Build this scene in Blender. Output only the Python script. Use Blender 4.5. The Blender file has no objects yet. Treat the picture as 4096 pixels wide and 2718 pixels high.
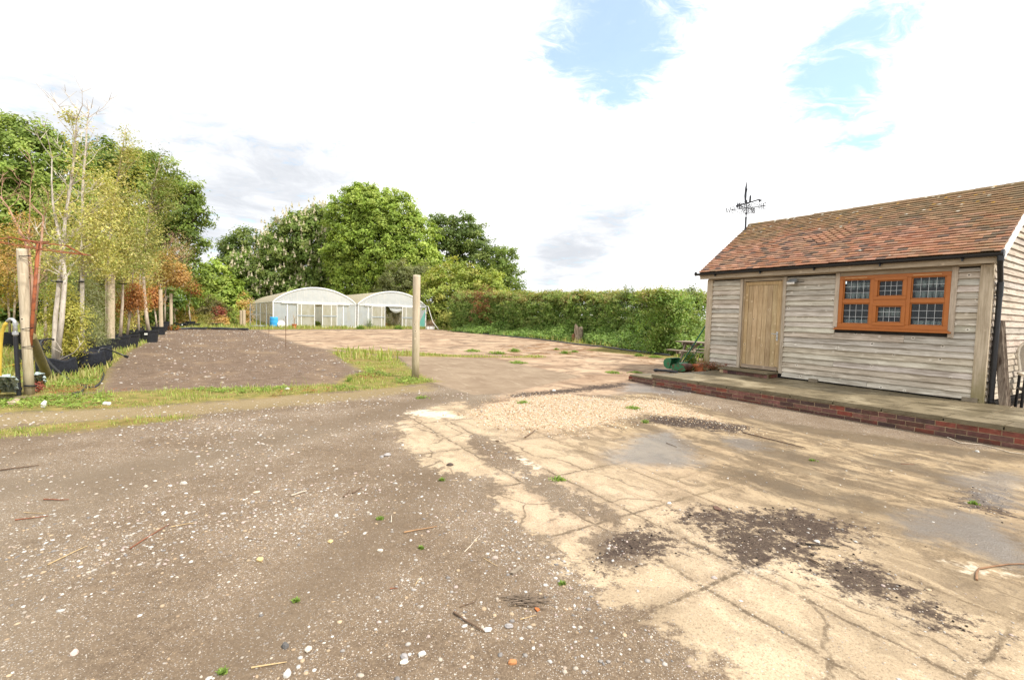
import bpy, math, random
import numpy as np
from mathutils import Vector, Matrix, Quaternion
random.seed(7)
rng = np.random.default_rng(7)
R_ = math.radians
sc = bpy.context.scene
col = sc.collection

# ------------------------------------------------------------------ camera
CAM_H, F_PX = 1.5, 1860.0
PITCH, ROLL, YAW = R_(3.1), R_(1.52), R_(32.25)
FW = np.array([0, math.cos(PITCH), -math.sin(PITCH)])
_r = np.array([1.0, 0, 0]); _u = np.cross(_r, FW)
RT = math.cos(ROLL) * _r + math.sin(ROLL) * _u
UP = -math.sin(ROLL) * _r + math.cos(ROLL) * _u
CP = np.array([0, 0, CAM_H])
cam_d = bpy.data.cameras.new('camera'); cam = bpy.data.objects.new('camera', cam_d); col.objects.link(cam)
cam_d.sensor_width = 36.0; cam_d.lens = F_PX / 4096 * 36.0
cam_d.clip_start = 0.05; cam_d.clip_end = 3000
M = Matrix(((RT[0], UP[0], -FW[0], 0), (RT[1], UP[1], -FW[1], 0), (RT[2], UP[2], -FW[2], CAM_H), (0, 0, 0, 1)))
cam.matrix_world = M
sc.camera = cam

# places read off the photograph (2363 px wide) and turned into metres on the ground
K = 4096 / 2363
def ray(x, y): return FW + (x * K - 2048) / F_PX * RT + (1359 - y * K) / F_PX * UP
def sstep(x, a, b):
    t = np.clip((x - a) / (b - a), 0, 1); return t * t * (3 - 2 * t)
def gz(x, y):
    """the yard falls a few centimetres towards the brick terrace"""
    b = np.asarray(x) * math.cos(YAW) + np.asarray(y) * math.sin(YAW); a = -np.asarray(x) * math.sin(YAW) + np.asarray(y) * math.cos(YAW)
    return -0.072 * sstep(b, 4.8, 7.6) * (1 - 0.45 * sstep(a, 2.0, 7.0)) * (1 - sstep(a, 7.2, 9.6))
def at(x, y, z=0.0):
    d = ray(x, y); P = CP + d * (z - CAM_H) / d[2]
    if z < 0.1 and P[1] < 40:
        for _ in range(3): P = CP + d * (z + float(gz(P[0], P[1])) - CAM_H) / d[2]
    return P
def atd(x, y, dist):
    d = ray(x, y); return CP + d * dist / d[1]
A = np.array([-math.sin(YAW), math.cos(YAW), 0.0])      # yard axis running away from the camera
B = np.array([math.cos(YAW), math.sin(YAW), 0.0])       # yard axis running into the barn
def AB(a, b, z=0.0): return A * a + B * b + np.array([0, 0, z])

# ------------------------------------------------------------------ light
SUN_EL = R_(52); SUN_XY = (0.89, -0.45)
S_DIR = Vector((SUN_XY[0] * math.cos(SUN_EL), SUN_XY[1] * math.cos(SUN_EL), math.sin(SUN_EL))).normalized()
ld = bpy.data.lights.new('sun', 'SUN'); ld.energy = 3.2; ld.angle = R_(3.0); ld.color = (1.0, 0.94, 0.86)
lo = bpy.data.objects.new('sun', ld); col.objects.link(lo)
lo.rotation_euler = S_DIR.to_track_quat('Z', 'Y').to_euler(); lo.location = (20, -20, 40)
sc.view_settings.view_transform = 'Standard'; sc.view_settings.look = 'None'
sc.view_settings.exposure = 0.80; sc.view_settings.gamma = 1.0
sc.cycles.use_denoising = True
sc.cycles.max_bounces = 7; sc.cycles.transparent_max_bounces = 12

# ------------------------------------------------------------------ node helper
class NT:
    def __init__(s, tree): s.t = tree; tree.nodes.clear()
    def put(s, sock, v):
        if v is None: return
        if isinstance(v, bpy.types.NodeSocket): s.t.links.new(v, sock)
        else:
            if hasattr(sock, 'default_value'):
                dv = sock.default_value
                if hasattr(dv, '__len__'):
                    v = tuple(v) if hasattr(v, '__len__') else (v,) * len(dv)
                    if len(dv) == 4 and len(v) == 3: v = v + (1.0,)
                sock.default_value = v
    def n(s, typ, ins=None, **props):
        nd = s.t.nodes.new(typ)
        for k, v in props.items(): setattr(nd, k, v)
        for k, v in (ins or {}).items(): s.put(nd.inputs[k], v)
        return nd
    def m(s, op, a, b=0.0, c=0.0, clamp=False):
        nd = s.n('ShaderNodeMath', operation=op); nd.use_clamp = clamp
        s.put(nd.inputs[0], a); s.put(nd.inputs[1], b); s.put(nd.inputs[2], c); return nd.outputs[0]
    def vm(s, op, a, b=None):
        nd = s.n('ShaderNodeVectorMath', operation=op); s.put(nd.inputs[0], a)
        if b is not None: s.put(nd.inputs[1], b)
        return nd.outputs['Value'] if op in ('DOT_PRODUCT', 'LENGTH', 'DISTANCE') else nd.outputs[0]
    def mix(s, f, a, b, blend='MIX'):
        nd = s.n('ShaderNodeMix', data_type='RGBA', blend_type=blend)
        s.put(nd.inputs[0], f); s.put(nd.inputs[6], a); s.put(nd.inputs[7], b); return nd.outputs[2]
    def ss(s, x, lo, hi, a=0.0, b=1.0):
        nd = s.n('ShaderNodeMapRange', interpolation_type='SMOOTHSTEP')
        for i, v in enumerate((x, lo, hi, a, b)): s.put(nd.inputs[i], v)
        return nd.outputs[0]
    def noise(s, vec, scale, detail=4.0, rough=0.55, dist=0.0, out='Fac'):
        return s.n('ShaderNodeTexNoise', {'Vector': vec, 'Scale': scale, 'Detail': detail, 'Roughness': rough, 'Distortion': dist}).outputs[out]
    def vor(s, vec, scale, feature='F1', rnd=1.0):
        return s.n('ShaderNodeTexVoronoi', {'Vector': vec, 'Scale': scale, 'Randomness': rnd}, feature=feature)
    def ramp(s, f, stops):
        nd = s.n('ShaderNodeValToRGB'); s.put(nd.inputs[0], f)
        e = nd.color_ramp.elements
        while len(e) < len(stops): e.new(0.5)
        for i, (p, c) in enumerate(stops):
            e[i].position = p; e[i].color = tuple(c) + ((1.0,) if len(c) == 3 else ())
        return nd.outputs[0]
    def attr(s, name, out='Fac'): return s.n('ShaderNodeAttribute', attribute_name=name).outputs[out]
    def pos(s, kind='Object'): return s.n('ShaderNodeTexCoord').outputs[kind]
    def scale(s, vec, sx, sy, sz):
        return s.vm('MULTIPLY', vec, (sx, sy, sz))
    def sep(s, vec):
        return s.n('ShaderNodeSeparateXYZ', {0: vec}).outputs
    def bump(s, h, strength=0.4, dist=0.02):
        return s.n('ShaderNodeBump', {'Height': h, 'Strength': strength, 'Distance': dist}).outputs[0]
    def out(s, sh): s.t.links.new(sh, s.n('ShaderNodeOutputMaterial').inputs[0])
    def bsdf(s, c, rough=0.8, normal=None, metal=0.0, spec=0.3, **kw):
        ins = {'Base Color': c, 'Roughness': rough, 'Metallic': metal, 'Specular IOR Level': spec}
        if normal is not None: ins['Normal'] = normal
        ins.update(kw)
        return s.n('ShaderNodeBsdfPrincipled', ins).outputs[0]

def mat(name):
    m = bpy.data.materials.new(name); m.use_nodes = True
    return m, NT(m.node_tree)

# ------------------------------------------------------------------ sky
w = bpy.data.worlds.new('World'); sc.world = w; w.use_nodes = True
def build_sky():
    s = NT(w.node_tree)
    d = s.vm('NORMALIZE', s.n('ShaderNodeTexCoord').outputs['Generated'])
    sky = s.n('ShaderNodeTexSky', sky_type='NISHITA', sun_disc=False, sun_elevation=SUN_EL,
              sun_rotation=math.atan2(SUN_XY[0], SUN_XY[1]), air_density=1.0, dust_density=0.6, ozone_density=1.5)
    sb = s.n('ShaderNodeBackground', {'Color': s.mix(1.0, sky.outputs[0], (0.80, 1.10, 1.10), 'MULTIPLY'), 'Strength': 0.15})
    z = s.m('ADD', s.m('MAXIMUM', s.sep(d)[2], 0.0), 0.16)
    plane = s.vm('DIVIDE', d, s.n('ShaderNodeCombineXYZ', {0: z, 1: z, 2: z}).outputs[0])
    def blobs(lst):
        tot = None
        for (x, y, deg, wgt) in lst:
            v = ray(x, y); v = v / np.linalg.norm(v)
            dp = s.vm('DOT_PRODUCT', d, tuple(v))
            g = s.ss(s.m('ARCCOSINE', s.m('MINIMUM', dp, 0.99999)), R_(deg * 1.35), 0.0, 0.0, wgt)
            tot = g if tot is None else s.m('ADD', tot, g)
        return tot
    wp = s.vm('ADD', plane, s.scale(s.noise(plane, 2.0, 4, 0.6, out='Color'), 0.35, 0.35, 0.35))
    nz = s.noise(wp, 3.4, 9, 0.66, 0.5); nf = s.noise(s.scale(wp, 1.0, 1.8, 1.0), 9.0, 8, 0.66, 0.8); nb = s.noise(wp, 1.5, 6, 0.6, 0.3)
    nn = s.m('ADD', s.m('MULTIPLY', s.m('SUBTRACT', nz, 0.5), 3.0), s.m('MULTIPLY', s.m('SUBTRACT', nf, 0.5), 2.0))
    hole = s.m('ADD', blobs([(1420, -30, 7, 0.5), (1500, 40, 5, 0.3), (1380, 60, 7.5, 0.55), (1450, 120, 7.5, 0.40), (1490, 175, 4.5, 0.45), (1310, 165, 6.0, 0.42), (1400, 170, 5, 0.3), (1860, 190, 5.0, 0.5), (1930, 250, 5.5, 0.5), (2020, 85, 5, 0.45), (1960, 140, 5, 0.4),
                             (1990, 330, 5.0, 0.6), (2080, 40, 5, 0.35), (2330, 380, 6, 0.25), (1640, 60, 6, 0.3)]), nn)
    gap = s.m('MULTIPLY', s.ss(hole, 0.14, 1.35), 0.72)
    # cloud body: white, with greyer undersides in places
    gy = s.m('ADD', blobs([(600, 400, 10, 0.8), (740, 395, 8, 0.5), (90, 240, 14, 0.55), (1330, 600, 7, 0.85), (1250, 612, 4.5, 0.5), (1430, 500, 8, 0.5), (330, 330, 10, 0.3), (490, 560, 6, 0.6)]),
             s.m('ADD', s.m('MULTIPLY', s.m('SUBTRACT', nb, 0.5), 1.8), s.m('MULTIPLY', s.m('SUBTRACT', nz, 0.5), 1.3)))
    gy = s.ss(gy, -0.05, 1.35)
    cc = s.mix(gy, (1.0, 1.0, 1.0), (0.50, 0.52, 0.555))
    cb = s.n('ShaderNodeBackground', {'Color': cc, 'Strength': 0.88})
    ms = s.n('ShaderNodeMixShader'); s.put(ms.inputs[0], gap)
    s.t.links.new(cb.outputs[0], ms.inputs[1]); s.t.links.new(sb.outputs[0], ms.inputs[2])
    s.t.links.new(ms.outputs[0], s.n('ShaderNodeOutputWorld').inputs[0])
build_sky()

# ------------------------------------------------------------------ mesh helper
def tag(o, label=None, cat=None, group=None, kind=None):
    if label: o['label'] = label
    if cat: o['category'] = cat
    if group: o['group'] = group
    if kind: o['kind'] = kind
    return o
def empty(name, loc=(0, 0, 0), rz=0.0, label=None, cat=None, group=None):
    o = bpy.data.objects.new(name, None); col.objects.link(o); o.empty_display_size = 0.2
    o.location = loc; o.rotation_euler = (0, 0, rz)
    return tag(o, label, cat, group)
def basis(d):
    d = np.array(d, float); d /= np.linalg.norm(d)
    h = np.array([0, 0, 1.0]) if abs(d[2]) < 0.9 else np.array([1.0, 0, 0])
    x = np.cross(h, d); x /= np.linalg.norm(x)
    return x, np.cross(d, x), d
class MB:
    def __init__(s): s.v = []; s.f = []; s.c = []; s.col = (1, 1, 1)
    def add(s, vs, fs):
        o = len(s.v)
        s.v += [tuple(p) for p in vs]; s.c += [s.col] * len(vs)
        s.f += [tuple(i + o for i in f) for f in fs]
        return s
    def hexa(s, p): # 8 corners: bottom 0-3, top 4-7 counter-clockwise
        return s.add(p, [(3, 2, 1, 0), (4, 5, 6, 7), (0, 1, 5, 4), (1, 2, 6, 5), (2, 3, 7, 6), (3, 0, 4, 7)])
    def box(s, x0, x1, y0, y1, z0, z1):
        return s.hexa([(x0, y0, z0), (x1, y0, z0), (x1, y1, z0), (x0, y1, z0), (x0, y0, z1), (x1, y0, z1), (x1, y1, z1), (x0, y1, z1)])
    def bar(s, p0, p1, wx, wy, spin=0.0):
        p0 = np.array(p0, float); p1 = np.array(p1, float); x, y, d = basis(p1 - p0)
        x, y = x * math.cos(spin) + y * math.sin(spin), y * math.cos(spin) - x * math.sin(spin)
        q = [(-1, -1), (1, -1), (1, 1), (-1, 1)]
        return s.hexa([p0 + x * wx / 2 * a + y * wy / 2 * b for a, b in q] + [p1 + x * wx / 2 * a + y * wy / 2 * b for a, b in q])
    def tube(s, pts, r, n=8, cap=True):
        pts = [np.array(p, float) for p in pts]; m = len(pts)
        rs = r if hasattr(r, '__len__') else [r] * m
        vs = []; fs = []; px = None
        for i, p in enumerate(pts):
            d = pts[min(i + 1, m - 1)] - pts[max(i - 1, 0)]
            x, y, d = basis(d)
            if px is not None:
                x = px - d * (px @ d)
                if np.linalg.norm(x) < 1e-6: x = basis(d)[0]
                x /= np.linalg.norm(x); y = np.cross(d, x)
            px = x
            for k in range(n):
                t = 2 * math.pi * k / n
                vs.append(p + rs[i] * (x * math.cos(t) + y * math.sin(t)))
        for i in range(m - 1):
            for k in range(n):
                fs.append((i * n + k, i * n + (k + 1) % n, (i + 1) * n + (k + 1) % n, (i + 1) * n + k))
        if cap: fs.append(tuple(range(n - 1, -1, -1))); fs.append(tuple((m - 1) * n + k for k in range(n)))
        return s.add(vs, fs)
    def lathe(s, c, prof, n=20, axis=None, closed=False):
        c = np.array(c, float); x, y, d = basis(axis) if axis is not None else (np.array([1., 0, 0]), np.array([0, 1., 0]), np.array([0, 0, 1.]))
        vs = []; fs = []
        for (r, h) in prof:
            for k in range(n):
                t = 2 * math.pi * k / n; vs.append(c + d * h + r * (x * math.cos(t) + y * math.sin(t)))
        m = len(prof)
        for i in range(m - 1):
            for k in range(n):
                fs.append((i * n + k, i * n + (k + 1) % n, (i + 1) * n + (k + 1) % n, (i + 1) * n + k))
        if closed: fs.append(tuple(range(n - 1, -1, -1))); fs.append(tuple((m - 1) * n + k for k in range(n)))
        return s.add(vs, fs)
    def poly(s, pts, thick):
        """flat outline extruded by the vector thick"""
        n = len(pts); t = np.array(thick, float)
        a = [np.array(p, float) for p in pts]
        return s.add(a + [p + t for p in a], [tuple(range(n - 1, -1, -1)), tuple(range(n, 2 * n))] + [(i, (i + 1) % n, n + (i + 1) % n, n + i) for i in range(n)])
    def build(s, name, m, parent=None, smooth=False, local=False, bevel=0.0):
        me = bpy.data.meshes.new(name)
        v = np.array(s.v, float)
        if parent is not None and not local: v = v - np.array(parent_origin(parent))
        me.from_pydata([tuple(p) for p in v], [], s.f)
        a = me.color_attributes.new('col', 'FLOAT_COLOR', 'POINT')
        cc = np.ones((len(s.c), 4), 'f'); cc[:, :3] = np.array(s.c, 'f')[:, :3]; a.data.foreach_set('color', cc.ravel())
        if smooth: me.polygons.foreach_set('use_smooth', [True] * len(me.polygons))
        me.materials.append(m); me.update()
        o = bpy.data.objects.new(name, me); col.objects.link(o)
        if parent is not None: o.parent = parent
        if bevel:
            b = o.modifiers.new('bevel', 'BEVEL'); b.width = bevel; b.segments = 2; b.limit_method = 'ANGLE'
        return o
def parent_origin(p):
    o = np.zeros(3)
    while p is not None: o = o + np.array(p.location); p = p.parent
    return o
def jit(c, v, r=random):
    k = 1 + r.uniform(-v, v); return tuple(max(0, x * k * (1 + r.uniform(-v, v) * 0.3)) for x in c)

# ------------------------------------------------------------------ materials
def m_wood(name, c1, c2, axis=0, knots=True, rough=0.85, green=0.0, use_col=True):
    m, s = mat(name); p = s.pos(); e = [14.0] * 3; e[axis] = 0.9
    q = s.scale(p, *e)
    off = s.attr('col', 'Color')
    q2 = s.vm('ADD', q, s.scale(off, 37.0, 53.0, 71.0)) if use_col else q
    g = s.noise(q2, 3.0, 6, 0.62, 0.8); b = s.noise(p, 1.6, 4, 0.6); fine = s.noise(q2, 14.0, 3, 0.7)
    c = s.mix(s.ss(s.m('ADD', s.m('MULTIPLY', g, 0.8), s.m('MULTIPLY', b, 0.35)), 0.36, 0.76), c1, c2)
    c = s.mix(s.m('MULTIPLY', s.ss(fine, 0.45, 0.75), 0.28), c, tuple(x * 0.45 for x in c1))
    if use_col: c = s.mix(0.8, c, s.mix(1.0, c, off, 'MULTIPLY'))
    if knots:
        e2 = [7.5] * 3
        v = s.vor(s.vm('ADD', s.scale(p, *e2), s.scale(off, 11, 7, 5)), 1.0)
        cell = s.m('GREATER_THAN', s.sep(v.outputs['Color'])[0], 0.66)
        kn = s.m('MULTIPLY', s.ss(v.outputs['Distance'], 0.13, 0.08), cell)
        ring = s.m('MULTIPLY', s.m('MULTIPLY', s.ss(v.outputs['Distance'], 0.30, 0.14), cell), 0.45)
        c = s.mix(ring, c, tuple(min(1, x * 1.35) for x in c2)); c = s.mix(s.m('MULTIPLY', kn, 0.9), c, (0.045, 0.032, 0.026))
    if green:
        zz = s.sep(p)[2]
        gm = s.m('MULTIPLY', s.ss(s.m('ADD', zz, s.m('MULTIPLY', s.noise(s.scale(p, 9, 9, 2), 1.0, 4), 1.1)), 1.55, 0.75), green)
        c = s.mix(gm, c, (0.15, 0.13, 0.035))
    s.out(s.bsdf(c, rough, s.bump(g, 0.35, 0.006), spec=0.2)); return m
def m_plain(name, c, rough=0.6, metal=0.0, var=0.25, scale=8.0, spec=0.3, use_col=False, bump=0.0, c2=None):
    m, s = mat(name); p = s.pos()
    n = s.noise(p, scale, 5, 0.6)
    cc = s.mix(s.ss(n, 0.3, 0.7), tuple(x * (1 - var) for x in c), c2 or tuple(min(1, x * (1 + var)) for x in c))
    if use_col: cc = s.mix(1.0, cc, s.attr('col', 'Color'), 'MULTIPLY')
    s.out(s.bsdf(cc, rough, s.bump(n, bump, 0.01) if bump else None, metal, spec)); return m
def m_rust(name, base, rust, amt=0.5, scale=14.0, rough=0.6, metal=0.0):
    m, s = mat(name); p = s.pos(); n = s.noise(p, scale, 6, 0.65); n2 = s.noise(p, scale * 4, 4, 0.6)
    r = s.mix(s.ss(n2, 0.35, 0.7), rust, tuple(x * 0.5 for x in rust))
    c = s.mix(s.ss(n, amt + 0.06, amt - 0.06), base, r)
    s.out(s.bsdf(c, rough, s.bump(n2, 0.2, 0.004), metal)); return m
def m_leaf(name, trans=0.35, rough=0.55, spec=0.25):
    m, s = mat(name); c = s.attr('col', 'Color')
    d = s.bsdf(c, rough, spec=spec)
    t = s.n('ShaderNodeBsdfTranslucent', {'Color': s.mix(1.0, c, (1.25, 1.25, 0.6), 'MULTIPLY')}).outputs[0]
    x = s.n('ShaderNodeMixShader', {0: trans, 1: d, 2: t}); s.out(x.outputs[0]); return m
# ------------------------------------------------------------------ ground
def graded(lo, hi, stops):
    """coordinates from lo to hi; stops: list of (upto, step)"""
    out = [lo]; x = lo
    while x < hi - 1e-6:
        st = next((st for up, st in stops if x < up), stops[-1][1]); x = min(hi, x + st); out.append(x)
    return np.array(out)
gx = graded(-500, 500, [(-100, 40), (-40, 4), (-24, 1.0), (-11, 0.22), (-5, 0.11), (8, 0.085), (13, 0.12), (30, 0.8), (60, 4), (500, 40)])
gy_ = graded(-30, 900, [(-2, 4), (0.8, 0.4), (9, 0.085), (16, 0.12), (30, 0.22), (60, 0.6), (100, 4), (900, 50)])
GX, GY = np.meshgrid(gx, gy_)
PX, PY = GX.ravel(), GY.ravel()
def segd(ax, ay, bx, by):
    dx, dy = bx - ax, by - ay; L = dx * dx + dy * dy + 1e-12
    t = np.clip(((PX - ax) * dx + (PY - ay) * dy) / L, 0, 1)
    return np.hypot(PX - ax - t * dx, PY - ay - t * dy)
def sd_poly(pts):
    P = [(p[0], p[1]) for p in pts]; d = np.full(PX.shape, 1e9); ins = np.zeros(PX.shape, bool)
    for i in range(len(P)):
        (ax, ay), (bx, by) = P[i], P[(i + 1) % len(P)]
        d = np.minimum(d, segd(ax, ay, bx, by))
        c = (ay > PY) != (by > PY)
        xx = ax + (PY - ay) / ((by - ay) if abs(by - ay) > 1e-9 else 1e-9) * (bx - ax)
        ins ^= c & (PX < xx)
    return np.where(ins, d, -d)
def px(*pts): return [at(x, y) for x, y in pts]
def union(*ds):
    r = ds[0]
    for d in ds[1:]: r = np.maximum(r, d)
    return r
far = lambda *pts: [np.array(p) for p in pts]
# the pale concrete near the barn
conc = sd_poly(px((905, 985), (935, 955), (1060, 925), (1110, 945), (1500, 905), (1700, 960), (2363, 1048), (2363, 1568), (1760, 1568), (1640, 1520), (1560, 1478),
                  (1470, 1430), (1385, 1395), (1365, 1350), (1280, 1270), (1215, 1215), (1160, 1175), (1120, 1120), (1000, 1085), (950, 1040)) )
conc = union(conc, sd_poly([AB(-5, 1.75), AB(1.6, 1.8), AB(1.6, 9), AB(-5, 9)]))
strip = union(sd_poly(px((1080, 1005), (1120, 1005), (1190, 1060), (1250, 1100), (1340, 1140), (1400, 1190), (1350, 1190), (1240, 1130), (1160, 1080), (1120, 1050))),
              sd_poly(px((960, 1085), (1120, 1095), (1140, 1125), (1020, 1110))) - 0.02,
              sd_poly(px((1350, 1240), (1440, 1230), (1480, 1290), (1400, 1300))) - 0.05)
conc = np.minimum(conc, -strip)
# smooth slabs further on
slab = sd_poly(px((920, 822), (1140, 828), (1330, 868), (1170, 906), (1090, 910), (990, 880)))
yard = sd_poly(px((600, 762), (1000, 760), (1090, 768), (1340, 793), (1560, 818), (1640, 850), (1450, 905), (1100, 940), (1170, 906), (1330, 868), (1140, 828), (920, 822), (760, 806), (700, 797)))
field = sd_poly(px((225, 905), (250, 850), (300, 810), (350, 785), (385, 760), (430, 757), (600, 763), (690, 795), (750, 805), (790, 830), (835, 862), (790, 882), (600, 893), (350, 898)))
peb = union(sd_poly(px((1085, 955), (1120, 930), (1300, 908), (1420, 922), (1520, 922), (1600, 945), (1700, 985), (1600, 972), (1480, 950), (1420, 975), (1290, 990), (1130, 978))))
wet = union(sd_poly(px((1395, 1045), (1450, 1005), (1550, 992), (1600, 1035), (1622, 1075), (1520, 1082), (1400, 1068))),
            sd_poly(px((1420, 905), (1450, 882), (1510, 868), (1600, 905), (1560, 912), (1500, 905))), sd_poly(px((2180, 1100), (2363, 1080), (2363, 1180), (2240, 1165))) - 0.05, sd_poly(px((2065, 1208), (2140, 1180), (2250, 1185), (2363, 1215), (2363, 1310), (2300, 1292), (2220, 1262), (2110, 1245))), sd_poly(px((1640, 1000), (1740, 1010), (1790, 1040), (1700, 1045))) - 0.06)
stain = union(sd_poly(px((1615, 1072), (1740, 1088), (1860, 1130), (1960, 1160), (1880, 1165), (1740, 1120))), sd_poly(px((2060, 1200), (2200, 1168), (2363, 1215), (2363, 1310), (2230, 1262), (2100, 1245))),
              sd_poly(px((1700, 960), (1800, 965), (2100, 1015), (2363, 1052), (2363, 1075), (2150, 1040), (1900, 1010))), sd_poly(px((1640, 1010), (1760, 1015), (1900, 1060), (1960, 1090), (1800, 1070))),
              sd_poly(px((1980, 1050), (2150, 1080), (2330, 1140), (2200, 1130))), sd_poly(px((1900, 1120), (2050, 1160), (2100, 1200), (1950, 1180))) - 0.03)
soil = union(sd_poly(px((1690, 1185), (1820, 1178), (1960, 1205), (1985, 1245), (1890, 1262), (1800, 1235), (1720, 1215))),
             sd_poly(px((1640, 1215), (1740, 1222), (1860, 1240), (1880, 1285), (1990, 1300), (2090, 1350), (2110, 1380), (2010, 1375), (1890, 1320), (1820, 1275), (1730, 1290), (1690, 1262))),
             sd_poly(px((2060, 1390), (2120, 1385), (2240, 1445), (2200, 1455), (2120, 1430))), sd_poly(px((1420, 1240), (1510, 1225), (1530, 1250), (1450, 1285), (1390, 1300))),
             sd_poly(px((1500, 958), (1600, 965), (1720, 985), (1700, 998), (1560, 980), (1490, 972))), sd_poly(px((1580, 1182), (1680, 1180), (1700, 1210), (1620, 1212))) - 0.02,
             sd_poly(px((2220, 1130), (2290, 1125), (2300, 1180), (2240, 1175))) - 0.03, sd_poly(px((1180, 905), (1420, 880), (1520, 885), (1300, 912), (1120, 925))) - 0.22)
moss = union(sd_poly(px((1160, 798), (1290, 788), (1420, 805), (1400, 822), (1260, 826), (1150, 822))), sd_poly(px((1380, 872), (1460, 862), (1500, 870), (1440, 884))), sd_poly(px((1400, 815), (1560, 825), (1500, 838))) - 0.1)
grass = union(sd_poly(px((-60, 925), (230, 905), (400, 897), (620, 893), (780, 884), (800, 868), (840, 860), (790, 830), (760, 808), (905, 822), (985, 872), (1015, 880), (900, 895), (700, 910), (450, 930), (200, 945), (-60, 955))),
              sd_poly(px((-60, 1000), (30, 985), (240, 968), (440, 957), (445, 964), (260, 985), (80, 1003), (-60, 1012))),
              sd_poly(far(at(225, 905), at(250, 850), at(300, 810), at(350, 785), at(385, 760), at(430, 757), (-60, 90, 0), (-120, 60, 0), (-60, 8, 0), at(-60, 920))),
              sd_poly(px((740, 800), (1150, 822), (1260, 818), (1270, 826), (1130, 826), (900, 822), (800, 812))) - 0.16,
              sd_poly(far(at(380, 759), at(600, 760), at(1000, 759), at(1090, 768), at(1340, 793), at(1560, 818), at(1640, 838), AB(16, 14), AB(30, 40), (40, 90, 0), (-40, 120, 0), (-60, 70, 0))))
dry = union(sd_poly(px((-60, 955), (200, 945), (450, 930), (700, 910), (1000, 885), (990, 900), (700, 935), (440, 957), (240, 968), (-60, 990))))

white = union(sd_poly(px((1172, 1046), (1185, 1044), (1215, 1056), (1262, 1083), (1250, 1088), (1205, 1072))), sd_poly(px((930, 955), (970, 944), (1030, 948), (1095, 962), (1040, 966), (960, 966))), sd_poly(px((1700, 1300), (1790, 1310), (1830, 1345), (1740, 1330))) - 0.05,
              sd_poly(px((2060, 1270), (2180, 1285), (2363, 1330), (2363, 1350), (2200, 1310))) - 0.03)

def sd_line(pts, w_):
    d = np.full(PX.shape, 1e9)
    for a, b in zip(pts[:-1], pts[1:]): d = np.minimum(d, segd(a[0], a[1], b[0], b[1]))
    return w_ - d
track = union(sd_line(px((-60, 1020), (150, 1000), (330, 975), (600, 938), (860, 908), (1010, 890)), 0.20), sd_line(px((-60, 1140), (300, 1085), (600, 1020), (850, 960), (1000, 920), (1150, 895)), 0.24), sd_line(px((500, 1568), (800, 1290), (950, 1150), (1010, 1060)), 0.22))

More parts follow.
